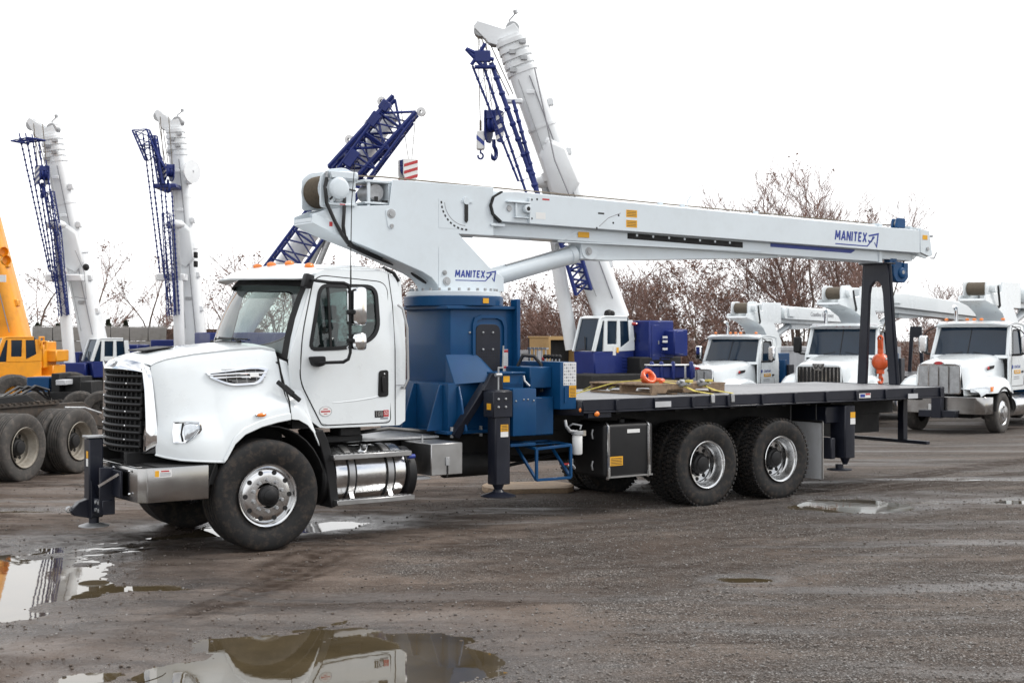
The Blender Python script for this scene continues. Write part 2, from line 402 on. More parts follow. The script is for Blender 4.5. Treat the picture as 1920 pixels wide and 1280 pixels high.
# tyre tracks: position across, slope, start and end along the truck's direction, half width, strength
TRK = [(12.72, .19, 14.6, 12.6, 26, .13, 1.0), (12.15, .03, 14.0, 12.6, 26, .13, 1.0), (14.1, -.09, 4.0, 1.5, 6.6, .20, 1.0), (13.55, -.06, 4.0, 1.5, 6.2, .12, .7),
       (9.9, .74, 4.0, 3.3, 6.6, .12, 1.0), (10.9, .84, 5.0, 4.5, 7.2, .20, 1.0), (10.1, .05, 7.5, 6.2, 15, .26, .55), (8.9, .10, 8.0, 6.5, 16, .22, .5), (11.6, .02, 8, 6.5, 20, .24, .6), (10.75, .0, 8, 7, 19, .18, .5), (7.6, .12, 9, 7, 17, .2, .35)]
def track_mask(x, y):
    along = x * .8141 + y * .5807; across = -x * .5807 + y * .8141; T = np.zeros_like(x); B = np.zeros_like(x)
    wob = (fbm(along * .9, across * .9, 81, 3) - .45) * .30; edge = (fbm(x * 6, y * 6, 91, 3) - .45) * .8
    for c0, sl, a0, s0, s1, w, k in TRK:
        d = (across - c0 - sl * (along - a0) + wob) / w; f = np.clip((along - s0) / .8, 0, 1) * np.clip((s1 - along) / 1.2, 0, 1) * k
        tread = .75 + .25 * np.sign(np.sin(along * 38 + 3 * d))
        T = np.maximum(T, np.exp(-(d + edge * .5) ** 2 * 1.2) * f * tread); B = np.maximum(B, np.exp(-((np.abs(d) - 1.5 + edge * .6) / .55) ** 2) * f)
    return T, B
def ground_h(x, y):
    near = np.clip((26 - y) / 12, 0, 1)
    big = (fbm(x * .35, y * .35, 11, 3) - .45) * .05
    mid = (fbm(x * 1.7, y * 1.7, 21, 4) - .47) * .040
    # soft tyre ruts that run along the truck
    along = x * .81 + y * .58; across = -x * .58 + y * .81
    rut = (fbm(along * .30, across * 3.2, 31, 3) - .45) * .065
    ridge = (1 - np.abs(fbm(along * .55 + 3, across * 2.4, 61, 4) * 2 - .95)) ** 3 * .045
    lump = (fbm(x * 4.3, y * 4.3, 71, 4) - .47) * .060
    fine = (fbm(x * 9, y * 9, 41, 3) - .45) * .014 + (fbm(x * 30, y * 30, 51, 2) - .4) * .007
    left = np.clip((1.8 - x) / 3.5, 0.12, 1)
    m, d = pud_mask(x, y)
    flat = 1 - .55 * np.clip(m, 0, 1)
    T, B = track_mask(x, y); trk = near * (-.016 * T + B * (.004 + .034 * np.clip(fbm(x * 7, y * 7, 95, 3) - .38, 0, 1)))
    return base_z(x, y) + trk + .004 + near * ((np.maximum(big, -.006) + mid * flat + (rut + ridge - .012 + lump * .8) * left * flat) * .8 + fine * (.6 + .5 * left)) * 1.0 + d
def axis_lines(stops):
    out = []
    for (a, b, st) in stops:
        n = max(1, int(round((b - a) / st))); out += [a + (b - a) * i / n for i in range(n)]
    out.append(stops[-1][1]); return np.array(out)
gx = axis_lines([(-400, -60, 40), (-60, -16, 4), (-16, -8, .16), (-8, 8, .034), (8, 16, .10), (16, 60, 4), (60, 400, 40)])
gy = axis_lines([(-200, -20, 30), (-20, 6, 2), (6, 8, .2), (8, 11, .022), (11, 15, .034), (15, 22, .06), (22, 34, .2), (34, 70, 2), (70, 500, 40)])
X, Y = np.meshgrid(gx, gy)
Hm = ground_h(X, Y); PM, PD = pud_mask(X, Y)
nx, ny = len(gx), len(gy)
gm = bpy.data.meshes.new('ground')
idx = np.arange(nx * ny).reshape(ny, nx)
quads = np.stack([idx[:-1, :-1], idx[:-1, 1:], idx[1:, 1:], idx[1:, :-1]], -1).reshape(-1, 4)
gm.vertices.add(nx * ny); gm.vertices.foreach_set('co', np.stack([X, Y, Hm], -1).ravel().astype(np.float32))
gm.loops.add(quads.size); gm.loops.foreach_set('vertex_index', quads.ravel().astype(np.int32))
gm.polygons.add(len(quads)); gm.polygons.foreach_set('loop_start', np.arange(0, quads.size, 4, dtype=np.int32))
gm.polygons.foreach_set('use_smooth', np.ones(len(quads), dtype=bool))
gm.update(calc_edges=True)
att = gm.attributes.new('wet', 'FLOAT', 'POINT'); att.data.foreach_set('value', PM.ravel().astype(np.float32))
TM, TB = track_mask(X, Y); att = gm.attributes.new('track', 'FLOAT', 'POINT'); att.data.foreach_set('value', np.maximum(TM, TB * .8).ravel().astype(np.float32))

def ground_mat():
    m = bpy.data.materials.new('mud_and_gravel'); m.use_nodes = True; t = m.node_tree; b = t.nodes['Principled BSDF']; N = t.nodes.new; LK = t.links.new
    tc = N('ShaderNodeTexCoord'); 
    def noise(sc, det=5, ro=.6, dist=0.0, vec=None):
        n = N('ShaderNodeTexNoise'); n.inputs['Scale'].default_value = sc; n.inputs['Detail'].default_value = det; n.inputs['Roughness'].default_value = ro; n.inputs['Distortion'].default_value = dist
        LK(vec or tc.outputs['Object'], n.inputs['Vector']); return n.outputs['Fac']
    def rng(v, a, b2, c=0.0, d=1.0):
        r = N('ShaderNodeMapRange'); LK(v, r.inputs[0]); r.inputs[1].default_value = a; r.inputs[2].default_value = b2; r.inputs[3].default_value = c; r.inputs[4].default_value = d; return r.outputs[0]
    def mixc(f, a, b2, mode='MIX'):
        x = N('ShaderNodeMix'); x.data_type = 'RGBA'; x.blend_type = mode
        if isinstance(f, float): x.inputs[0].default_value = f
        else: LK(f, x.inputs[0])
        for i, q in ((6, a), (7, b2)):
            if isinstance(q, tuple): x.inputs[i].default_value = (*q, 1)
            else: LK(q, x.inputs[i])
        return x.outputs[2]
    def math_(op, a, b2=0.0):
        x = N('ShaderNodeMath'); x.operation = op
        for i, q in ((0, a), (1, b2)):
            if isinstance(q, (int, float)): x.inputs[i].default_value = q
            else: LK(q, x.inputs[i])
        return x.outputs[0]
    wa = N('ShaderNodeAttribute'); wa.attribute_name = 'wet'; wet = wa.outputs['Fac']
    mp = N('ShaderNodeMapping'); mp.inputs['Rotation'].default_value = (0, 0, R(-35)); mp.inputs['Scale'].default_value = (.22, 1.5, 1); LK(tc.outputs['Object'], mp.inputs[0])
    sep = N('ShaderNodeSeparateXYZ'); LK(tc.outputs['Object'], sep.inputs[0])
    mud = mixc(rng(noise(1.3, 7, .65), .35, .68), (.086, .064, .051), (.190, .150, .125))
    mud = mixc(rng(noise(1.0, 6, .7, .4, mp.outputs[0]), .46, .62), mud, (.034, .024, .019))
    # gravel: pebbles as cells, each its own grey
    vo = N('ShaderNodeTexVoronoi'); vo.inputs['Scale'].default_value = 55; LK(tc.outputs['Object'], vo.inputs['Vector'])
    hs = N('ShaderNodeSeparateColor'); LK(vo.outputs['Color'], hs.inputs[0])
    grav = mixc(rng(hs.outputs[0], .1, 1.0), (.076, .067, .061), (.345, .32, .30))
    grav = mixc(rng(hs.outputs[1], .90, .96), grav, (.50, .48, .46))
    grav = mixc(rng(vo.outputs['Distance'], .25, .62), grav, (.042, .036, .032))
    side = math_('ADD', rng(sep.outputs['X'], -4.0, 4.5, -.24, .30), noise(.55, 6, .62, .3))
    gf = rng(side, .42, .62); gf2 = math_('MULTIPLY', gf, rng(noise(6, 4, .7), .30, .55, .25, 1))
    col = mixc(gf2, mud, grav)
    col = mixc(rng(noise(.42, 5, .6), .45, .70, 0, .6), col, (.098, .072, .057))
    col = mixc(rng(noise(.75, 7, .68, .6, mp.outputs[0]), .52, .70, 0, .65), col, (.215, .180, .155))
    col = mixc(rng(noise(1.7, 7, .7, .8, mp.outputs[0]), .55, .66, 0, .80), col, (.036, .026, .021))
    col = mixc(rng(noise(140, 2, .5), .58, .70, 0, .75), col, (.33, .305, .285))
    col = mixc(rng(noise(90, 2, .5), .30, .42, .75, 0), col, (.020, .016, .014))
    ta = N('ShaderNodeAttribute'); ta.attribute_name = 'track'; trk = math_('MULTIPLY', ta.outputs['Fac'], rng(noise(5, 6, .7), .30, .60, .25, 1))
    col = mixc(rng(trk, 0, .7, 0, .92), col, (.036, .025, .019))
    wetm = math_('MULTIPLY', wet, rng(noise(3.5, 6, .7), .25, .6, .45, 1))
    damp = math_('MAXIMUM', wetm, rng(noise(.7, 6, .65, .5, mp.outputs[0]), .48, .64, 0, .70))
    col = mixc(rng(damp, 0, 1, 0, .70), col, mixc(.6, col, (.016, .012, .010)))
    LK(col, b.inputs['Base Color'])
    LK(rng(damp, .15, .9, .85, .20), b.inputs['Roughness'])
    LK(rng(damp, .25, .95, .06, .60), b.inputs['Specular IOR Level'])
    h = math_('ADD', math_('MULTIPLY', noise(35, 5, .7), .6), math_('MULTIPLY', noise(150, 3, .6), .35))
    h = math_('ADD', h, math_('MULTIPLY', math_('MULTIPLY', rng(vo.outputs['Distance'], 0, .6, 1, 0), gf), .55))
    bp = N('ShaderNodeBump'); bp.inputs['Strength'].default_value = .75; bp.inputs['Distance'].default_value = .020; LK(h, bp.inputs['Height']); LK(bp.outputs[0], b.inputs['Normal'])
    return m
gm.materials.append(ground_mat())
tag(link('ground', gm), kind='structure')
for ip, (cx_, cy_, a, b_, t_, dep) in enumerate(PUD):
    pm = MB(); c, s = math.cos(t_), math.sin(t_)
    pm.add([(cx_ + c * 1.5 * a * math.cos(q) - s * 1.5 * b_ * math.sin(q), cy_ + s * 1.5 * a * math.cos(q) + c * 1.5 * b_ * math.sin(q), WLEV + .0004 * ip) for q in [2 * math.pi * i / 28 for i in range(28)]], [tuple(range(28))])
    tag(pm.build('puddle_water', WATER), kind='structure')
# loose stones
def stone_shape(rng_):
    v = []
    for i in range(3):
        a = (i - 1) * .62
        for j in range(5):
            t = 2 * math.pi * (j + .5 * i) / 5; r = math.sqrt(1 - a * a) * rng_.uniform(.75, 1.1); v.append((r * math.cos(t), r * math.sin(t), a * .75))
    f = [(4, 3, 2, 1, 0), (10, 11, 12, 13, 14)]
    for i in (0, 1):
        for j in range(5):
            k = (j + 1) % 5; p = i * 5
            f += [(p + j, p + k, p + 5 + j), (p + k, p + 5 + k, p + 5 + j)] 
    return v, f
def stones(name, n, m, sd, x0, x1, smin, smax, bias):
    rg = random.Random(sd); shapes = [stone_shape(rg) for _ in range(7)]; mb = MB(); P = []
    while len(P) < n:
        v = rg.uniform(0.42, 1.0); y = 8.2 / v if rg.random() < .75 else rg.uniform(8, 24)
        x = rg.uniform(-.42, .42) * y
        if rg.random() > bias(x, y): continue
        P.append((x, y))
    P = np.array(P); Z = ground_h(P[:, 0], P[:, 1])
    for (x, y), z in zip(P, Z):
        if z < WLEV - .010: continue
        s = smin + (smax - smin) * rg.random() ** 4; v, f = rg.choice(shapes); a = rg.uniform(0, 6.28); c, q = math.cos(a) * s, math.sin(a) * s
        mb.add([(x + c * p[0] - q * p[1], y + q * p[0] + c * p[1], z + s * .35 + p[2] * s * rg.uniform(.8, 1)) for p in v], f)
    return tag(mb.build(name, m, smooth=50), kind='stuff')
STONE1 = mat('grey_stone', (.145, .128, .115), .85, var=.5, scale=40)
STONE2 = mat('pale_stone', (.27, .26, .25), .85, var=.35, scale=40)
STONE3 = mat('dark_mud_clod', (.095, .074, .060), .9, var=.4, scale=30)
stones('gravel', 13000, STONE1, 3, 0, 0, .004, .016, lambda x, y: min(1, max(.12, .4 + x * .14)))
stones('gravel', 8000, STONE2, 5, 0, 0, .003, .011, lambda x, y: min(1, max(.06, .3 + x * .2)))
stones('mud_clods', 2200, STONE3, 9, 0, 0, .004, .017, lambda x, y: min(1, max(.05, .5 - x * .16)))
# ------------------------------------------------------------------ background: walls, trees, brush
def at(u, v, Y): return Vector(((u - 960) / 2500 * Y, Y, CAM_H - (v - 625) / 2500 * Y))
def gz(y): return float(base_z(0, np.float64(y)))
def fast_mesh(name, V, F, m):
    me = bpy.data.meshes.new(name); me.from_pydata(V, [], F); me.materials.append(m); me.update(); return me
def seg_tube(V, F, p, q, r0, r1, n=3):
    dx, dy, dz = q[0] - p[0], q[1] - p[1], q[2] - p[2]; l = math.sqrt(dx * dx + dy * dy + dz * dz) or 1
    dx, dy, dz = dx / l, dy / l, dz / l
    ax, ay, az = (-dy, dx, 0) if abs(dz) < .95 else (0, -dz, dy); k = math.sqrt(ax * ax + ay * ay + az * az) or 1; ax, ay, az = ax / k, ay / k, az / k
    bx, by, bz = dy * az - dz * ay, dz * ax - dx * az, dx * ay - dy * ax; o = len(V)
    for P_, r in ((p, r0), (q, r1)):
        for j in range(n):
            c, s = math.cos(2 * math.pi * j / n) * r, math.sin(2 * math.pi * j / n) * r
            V.append((P_[0] + ax * c + bx * s, P_[1] + ay * c + by * s, P_[2] + az * c + bz * s))
    for j in range(n): k2 = (j + 1) % n; F.append((o + j, o + k2, o + n + k2, o + n + j))
def leaf(V, F, p, s, rg):
    a, b = rg.uniform(0, 6.28), rg.uniform(-1.2, 1.2); ux, uy, uz = math.cos(a) * s, math.sin(a) * s, rg.uniform(-.5, .5) * s
    vx, vy, vz = -math.sin(a) * s * math.sin(b) * .6, math.cos(a) * s * math.sin(b) * .6, math.cos(b) * s * .7; o = len(V)
    V += [(p[0] - ux, p[1] - uy, p[2] - uz), (p[0] + vx, p[1] + vy, p[2] + vz), (p[0] + ux, p[1] + uy, p[2] + uz), (p[0] - vx * .7, p[1] - vy * .7, p[2] - vz * .7)]
    F.append((o, o + 1, o + 2, o + 3))
def tree(label, u, vtop, Y, seed, stems=1, leaves=500, spread=.35, lsize=.09, low=.25, group=None, dens=1.0, name='bare_tree', maxlev=5):
    rg = random.Random(seed); top = at(u, vtop, Y); H = top.z - gz(Y); x0, y0 = top.x, Y
    tr = thing(name, label, 'tree', (x0, y0, gz(Y)), group=group)
    TV, TF, CV, CF = [], [], [], []; tips = []
    def grow(p, d, l, r, lev):
        n = 3 if lev < 3 else 2; pts = [p]
        for i in range(n):
            d = (d + Vector((rg.gauss(0, .13), rg.gauss(0, .13), rg.gauss(0.06, .08)))).normalized(); q = pts[-1] + d * (l / n); ra = r * (1 - .45 * i / n); rb = r * (1 - .45 * (i + 1) / n)
            if lev <= 1: seg_tube(TV, TF, pts[-1], q, ra, rb, 6)
            else: seg_tube(CV, CF, pts[-1], q, max(ra, .008), max(rb, .006), 3)
            pts.append(q)
            if lev >= 2: tips.append(q)
        if lev >= maxlev or l < .28: return
        k = rg.choice((2, 3)) if lev else rg.choice((3, 4))
        for i in range(int(k * (1.0 if lev < 4 else dens)) + (1 if lev < 3 else 0)):
            f = rg.uniform(.45 if lev else low, 1.0); j = min(n - 1, int(f * n)); b = pts[j].lerp(pts[j + 1], f * n - j)
            a = rg.uniform(0, 6.28); e = rg.uniform(.35, .8) * (1 + spread)
            side = Vector((math.cos(a), math.sin(a), 0)); dd = (d * math.cos(e) + side * math.sin(e) + Vector((0, 0, .18))).normalized()
            grow(b, dd, l * rg.uniform(.48, .70), r * .55 * (1 - .3 * f), lev + 1)
        grow(pts[-1], d, l * rg.uniform(.5, .66), r * .55, lev + 1)
    for s in range(stems):
        a = rg.uniform(0, 6.28); k = 0 if stems == 1 else .16
        grow(Vector((rg.uniform(-.3, .3) * (stems > 1), rg.uniform(-.3, .3) * (stems > 1), -.1)), Vector((math.cos(a) * k, math.sin(a) * k, 1)).normalized(), H * rg.uniform(.40, .48), H * .013 / (1 + .35 * (stems > 1)), 0)
    zmax = max(t.z for t in tips); k = H / zmax
    sc = lambda V: [(p[0] * k, p[1] * k, p[2] * k) for p in V]
    nclu = max(1, leaves // 7); LV, LF = [], []
    for i in range(nclu):
        t = rg.choice(tips) * k
        for j in range(rg.randint(4, 14)): leaf(LV, LF, t + Vector((rg.gauss(0, .13), rg.gauss(0, .13), rg.gauss(-.05, .13))), lsize * rg.uniform(.5, 1.2), rg)
    link('trunk', fast_mesh('trunk', sc(TV), TF, BARK), tr)
    cr = link('crown', fast_mesh('crown', sc(CV), CF, TWIG), tr)
    if LF: link('dead_leaves', fast_mesh('dead_leaves', LV, LF, LEAF), cr)
    return tr
G1 = 'bare winter trees behind the yard'
TREES = [
 ('tallest bare tree, many upright stems above the far end of the boom', 1515, 292, 54, 11, 3, 420, .18),
 ('bare tree with thin upswept twigs right of the tallest one, above the boom lettering', 1565, 330, 58, 12, 2, 150, .2),
 ('bare tree with scattered brown leaves left of the tallest tree', 1400, 395, 53, 13, 2, 900, .45),
 ('leafy brown tree between the blue crane counterweight and the first white truck', 1310, 430, 50, 14, 2, 1300, .5),
 ('slim bare tree just right of the large white crane boom', 1192, 470, 50, 15, 3, 300, .3),
 ('bare tree with forked trunk right of the slim tree beside the crane boom', 1245, 480, 52, 16, 2, 700, .35),
 ('brown leafed bush tree low behind the first white truck turret', 1365, 470, 56, 17, 2, 1300, .5),
 ('bare tree with crooked limbs behind the dark boom rest', 1600, 430, 60, 18, 2, 250, .5),
 ('thin bare tree behind the lift cylinder of the boom', 1085, 492, 53, 19, 2, 500, .3),
 ('thin bare tree right of the blue crane pedestal', 990, 505, 55, 20, 3, 350, .3),
 ('bare pollard tree with thick short trunk between the two left cranes', 275, 470, 60, 21, 1, 120, .2),
 ('small bare tree close against the second left crane', 318, 540, 62, 22, 1, 80, .25),
 ('faint bare tree with few clinging leaves right of the first left crane', 190, 440, 62, 23, 1, 330, .5),
 ('faint bare tree behind the lattice lines of the first left crane', 55, 485, 62, 24, 1, 330, .5),
 ('bare tree with few leaves left of the cab windscreen', 428, 440, 60, 25, 1, 260, .45),
 ('bare tree seen through the cab windscreen', 520, 470, 58, 26, 2, 420, .4),
 ('bare leafy tree behind the cab rear corner, under the turret', 700, 470, 56, 27, 2, 900, .45),
 ('bare tree with brown leaves close to the pedestal and turret', 752, 490, 58, 28, 2, 900, .4),
 ('pale bare tree between the boom rest and the right hand truck', 1795, 515, 64, 29, 2, 90, .25),
 ('low bare bush tree in the gap left of the right hand truck', 1745, 580, 50, 30, 3, 420, .5),
 ('thin bare tree above the roof of the right hand truck', 1860, 545, 66, 31, 2, 60, .25),
 ('bare tree with sparse leaves behind the lattice boom', 610, 470, 60, 32, 1, 260, .4),
]
for lb, u, vt, Y_, sd_, st_, lv_, sp_ in TREES: tree(lb, u, vt, Y_, sd_, st_, lv_, sp_, group=G1, lsize=.065 if Y_ < 57 else .07, maxlev=5 if u > 900 else 4, dens=1.0 if u > 900 else .8)
# brush that reads as one mass
def brush(name, u0, u1, vt0, vt1, Y, n, nl, seed, dY=3.0, hmin=.35):
    rg = random.Random(seed); V, F, LV, LF = [], [], [], []
    for i in range(n):
        f = rg.random(); y = Y + rg.uniform(0, dY); x = at(u0 + (u1 - u0) * f, 600, y).x; h = (at(0, vt0 + (vt1 - vt0) * f, y).z - gz(y)) * rg.uniform(hmin, 1.0)
        p = Vector((x, y, gz(y) - .1)); d = Vector((rg.gauss(0, .16), rg.gauss(0, .16), 1)).normalized(); L_ = h / 5
        for j in range(5):
            q = p + d * L_; seg_tube(V, F, p, q, .013 * (1 - j * .15), .013 * (1 - (j + 1) * .15), 3)
            for t in range(2):
                a = rg.uniform(0, 6.28); dd = (d + Vector((math.cos(a), math.sin(a), .2)) * .8).normalized(); e = p.lerp(q, rg.random()); g = e + dd * rg.uniform(.15, .6); seg_tube(V, F, e, g, .007, .004, 3)
                if rg.random() < nl:
                    for k in range(rg.randint(1, 4)): leaf(LV, LF, g + Vector((rg.gauss(0, .08), rg.gauss(0, .08), rg.gauss(0, .08))), .06 * rg.uniform(.6, 1.4), rg)
            d = (d + Vector((rg.gauss(0, .2), rg.gauss(0, .2), .1))).normalized(); p = q
    me = bpy.data.meshes.new(name); o = len(V); me.from_pydata(V + LV, [], F + [tuple(i + o for i in f) for f in LF]); me.materials.append(TWIG); me.materials.append(LEAF)
    me.polygons.foreach_set('material_index', [0] * len(F) + [1] * len(LF)); me.update()
    return tag(link(name, me), kind='stuff')
brush('brush', 945, 1130, 500, 505, 56, 560, .4, 41)
brush('brush', 1130, 1320, 580, 600, 56, 420, .6, 42)
brush('brush', 1300, 1640, 600, 600, 60, 520, .5, 43)
brush('brush', 1690, 1930, 610, 600, 62, 380, .4, 44)
brush('brush', 660, 790, 540, 540, 62, 300, .5, 45)
brush('brush', -900, 2800, 606, 606, 72, 900, .25, 47)
brush('brush', -60, 330, 610, 605, 66, 260, .3, 46)
# small clipped evergreens behind the wall
def evergreen(label, u, v0, v1, Y, w, seed):
    rg = random.Random(seed); b = at(u, v1, Y); t = at(u, v0, Y); o = thing('evergreen_shrub', label, 'shrub', (b.x, Y, gz(Y)), group='clipped evergreens behind the wall')
    H = t.z - gz(Y); V, F = [], []
    seg_tube(V, F, (0, 0, 0), (0, 0, H * .8), .06, .03, 6); link('trunk', fast_mesh('trunk', V, F, BARK), o)
    V, F = [], []
    for i in range(900):
        f = rg.random() ** .8; r = w * (1 - f) ** .6 * math.sqrt(rg.random()) * rg.uniform(.7, 1.15); a = rg.uniform(0, 6.28)
        leaf(V, F, Vector((r * math.cos(a), r * math.sin(a), H * (.25 + .75 * f))), .10 * rg.uniform(.6, 1.3), rg)
    link('crown', fast_mesh('crown', V, F, EVER), o)
for i, (lb, u, v0, v1, w) in enumerate((('clipped evergreen shrub nearest the orange crane', 42, 602, 628, .30), ('clipped evergreen shrub behind the lattice lines of the first left crane', 70, 606, 628, .32), ('low clipped evergreen shrub left of the first left crane cylinder', 108, 608, 628, .34), ('pointed clipped evergreen shrub right of the first left crane', 203, 600, 630, .36), ('round clipped evergreen shrub right of the pointed one', 236, 602, 630, .30))):
    evergreen(lb, u, v0, v1, 60, w, 60 + i)
# block wall on the left
a, b = at(62, 700, 57), at(292, 700, 59)
wl = thing('block_wall', 'grey concrete block wall behind the left cranes', 'wall', (a.x, a.y, gz(57)), math.atan2(b.y - a.y, b.x - a.x))
Lw = math.hypot(b.x - a.x, b.y - a.y); mbk = MB(); mbk.box(0, .78, 0, .6, 0, .60); me_b = mbk.mesh('concrete_block', CONC, bevel=.02)
nb = int(Lw / .8)
for r_ in range(5):
    for k in range(nb + (r_ % 2 == 0)):
        o = place('concrete_block', me_b, wl, (k * .8 + (0 if r_ % 2 else -.4) + .4, random.uniform(-.015, .015), r_ * .615), (0, 0, random.uniform(-.01, .01)))
mb = MB(); mb.box(0, Lw + .5, .05, .55, 3.076, 3.11); P('wall_coping', mb, CONC, wl)
# brown container, white container, tan box body
def container(name, label, u, Y, rz, w, l, h, m, cat='container'):
    p = at(u, 600, Y); o = thing(name, label, cat, (p.x, Y, gz(Y)), rz)
    mb = MB(); mb.box(0, l, 0, w, .15, h); bd = P('body', mb, m, o, bevel=.02)
    mb = MB()
    for i in range(int(l / .30)): mb.prism([(i * .30 + .05, -.03), (i * .30 + .10, -.03), (i * .30 + .15, 0.0), (i * .30, 0.0)], .25, h - .15, 'z')
    P('corrugation', mb, m, bd)
    for zz in (.15, h - .12):
        mb = MB(); mb.box(-.02, l + .02, -.04, -.001, zz, zz + .12); P('side_rail', mb, m, o)
    for x in (0, l):
        mb = MB(); mb.box(x - .06, x + .06, -.05, .0, .15, h); P('corner_post', mb, m, o)
    return o
container('shipping_container', 'low brown steel container behind the second left crane', 276, 61, R(4), 2.4, 5.0, 3.05, RUSTB)
container('shipping_container', 'pale grey container between the crane pedestal and the tan box', 948, 54, R(-2), 2.4, 2.6, 2.05, GREYBOX)
container('shipping_container', 'pale grey container behind the first white truck cab', 1455, 47, R(3), 2.4, 4.4, 2.15, GREYBOX)
p = at(1028, 600, 44); tb_ = thing('box_body', 'tan box body standing open, dark inside, beside the pale container', 'box body', (p.x, 44, gz(44)), R(38))
ww, hh, ll = 1.15, 2.42, 1.0
mb = MB(); mb.box(0, .05, 0, ll, .3, hh); sd1 = P('side_panel', mb, TANBOX, tb_, bevel=.01)
mb = MB(); mb.box(ww - .05, ww, 0, ll, .3, hh); P('side_panel', mb, TANBOX, tb_, bevel=.01)
mb = MB(); mb.box(0, ww, ll, ll + .05, .3, hh); P('end_panel', mb, MATTE, tb_)
mb = MB(); mb.box(.051, ww - .051, .25, .27, .3, hh); P('shade_sheet', mb, MATTE, tb_)  # black sheet added across the opening, stands in for the shade inside
mb = MB(); mb.box(-.02, ww + .02, -.02, ll + .05, hh, hh + .06); P('roof', mb, TANBOX, tb_, bevel=.01)
mb = MB(); mb.box(0, ww, 0, ll, .22, .30); P('floor', mb, MATTE, tb_)
mb = MB(); mb.frame([(-.02, .22), (ww + .02, .22), (ww + .02, hh + .06), (-.02, hh + .06)], [(.06, .3), (ww - .06, .3), (ww - .06, hh - .06), (.06, hh - .06)], -.05, 0.0); P('opening_frame', mb, TANBOX, tb_)
mb = MB(); mb.box(-.012, .0, .3, .6, 1.6, 2.0); P('side_print', mb, GREYBOX, sd1)
for x, y in ((.25, .3), (ww - .25, .3)):
    mb = MB(); mb.cyl((x - .09, y, .0 + .25), (x + .09, y, .25), .25, n=18); P('wheel', mb, MATTE, tb_)
p = at(1270, 690, 44); tm = thing('timber_stack', 'stack of pale timber between the blue counterweight and the first white truck', 'timber stack', (p.x, 44, gz(44)), R(10))
for r_ in range(7):
    for k in range(3):
        mb = MB(); mb.box(-1.1 + random.uniform(-.08, .08), 1.1 + random.uniform(-.1, .1), k * .28, k * .28 + .25, .1 + r_ * .17, .1 + r_ * .17 + .14); P('timber', mb, PALEW, tm, bevel=.008)
# ------------------------------------------------------------------ the crane truck in front
TH = R(35.5); CT, ST = math.cos(TH), math.sin(TH)
def tw(t, w, z): return (-2.441 + CT * t - ST * (w + 1.22), 13.41 + ST * t + CT * (w + 1.22), z)
T0 = tw(0, 0, 0)
truck = thing('crane_truck', 'big white boom truck in front with blue crane base, long white boom and flat deck', 'crane truck', T0, TH)

# ---- wheels
def tyre_mesh(name, r, w, m, lugs=0, rim_r=.30, depth=.012):
    mb = MB(); h = w / 2; s = r - rim_r
    p = [(rim_r - .01, -h * .72), (rim_r + .03, -h * .86), (rim_r + s * .45, -h), (rim_r + s * .78, -h * .985), (r - .022, -h * .92), (r - .006, -h * .84)]
    tread = []
    k = 5
    for i in range(k):
        a = -h * .8 + 1.6 * h * i / k; b = -h * .8 + 1.6 * h * (i + 1) / k
        tread += [(r, a + .008), (r, b - .010), (r - depth, b - .008), (r - depth, b + .006)] if i < k - 1 else [(r, a + .008), (r, b)]
    q = [(a, -b) for a, b in reversed(p)]
    mb.lathe(p + tread + q, (0, 0, 0), (0, 1, 0), 72)
    if lugs:
        for i in range(lugs):
            a = 2 * math.pi * i / lugs
            for sgn in (-1, 1):
                for (y0, y1, off) in ((.50, .93, 0), (.06, .42, .5)):
                    aa = a + off * 2 * math.pi / lugs; c = Vector((math.sin(aa) * (r + .004), sgn * h * (y0 + y1) / 2, math.cos(aa) * (r + .004)))
                    mm = Matrix.Rotation(aa, 3, 'Y') @ Matrix.Rotation(sgn * .22, 3, 'Z')
                    mb.obox(c, (2 * math.pi * r / lugs * .62, h * (y1 - y0), .022), mm)
    # lettering ridge rings on the sidewall
    for sgn in (-1, 1):
        mb.lathe([(rim_r + s * .30, sgn * (h * .955)), (rim_r + s * .32, sgn * (h * .985)), (rim_r + s * .35, sgn * h * .97)], (0, 0, 0), (0, 1, 0), 48, caps_off) if False else None
    return mb.mesh(name, m, smooth=32)
def holes(mb, r, y, n, hr, t=.004, off=0.0):
    for i in range(n):
        a = 2 * math.pi * (i + off) / n; mb.cyl((r * math.sin(a), y + t, r * math.cos(a)), (r * math.sin(a), y - t, r * math.cos(a)), hr, n=12)
F_TYRE = tyre_mesh('tyre', .56, .42, RUBBER, 0, .305)
R_TYRE = tyre_mesh('tyre', .525, .285, RUBBER, 54, .30, .016)
_m = MB(); _m.lathe([(.312, -.205), (.318, -.196), (.312, -.186), (.296, -.182), (.286, -.165), (.276, -.150), (.262, -.166), (.235, -.176), (.20, -.180), (.13, -.180), (.13, -.05), (.30, .0), (.305, .18)], (0, 0, 0), (0, 1, 0), 64)
F_RIM = _m.mesh('rim', POLISH, smooth=30)
_m = MB(); holes(_m, .238, -.1770, 10, .025, .006, .5); F_HOLES = _m.mesh('hand_hole', MATTE)
_m = MB()
for i in range(10):
    a = 2 * math.pi * i / 10; _m.cyl((.158 * math.sin(a), -.178, .158 * math.cos(a)), (.158 * math.sin(a), -.208, .158 * math.cos(a)), .021, .018, n=6)
F_NUTS = _m.mesh('lug_nut', GALV, bevel=.002)
_m = MB(); _m.lathe([(.105, -.17), (.105, -.225), (.095, -.240), (.07, -.245), (.066, -.262), (.02, -.268), (.001, -.268)], (0, 0, 0), (0, 1, 0), 32)
F_HUB = _m.mesh('hub_cap', BLACK, bevel=.003)
_m = MB(); _m.lathe([(.298, -.142), (.304, -.135), (.300, -.125), (.282, -.12), (.272, -.10), (.262, -.03), (.240, .0), (.238, .045), (.228, .06), (.13, .066), (.13, .10), (.29, .13)], (0, 0, 0), (0, 1, 0), 64)
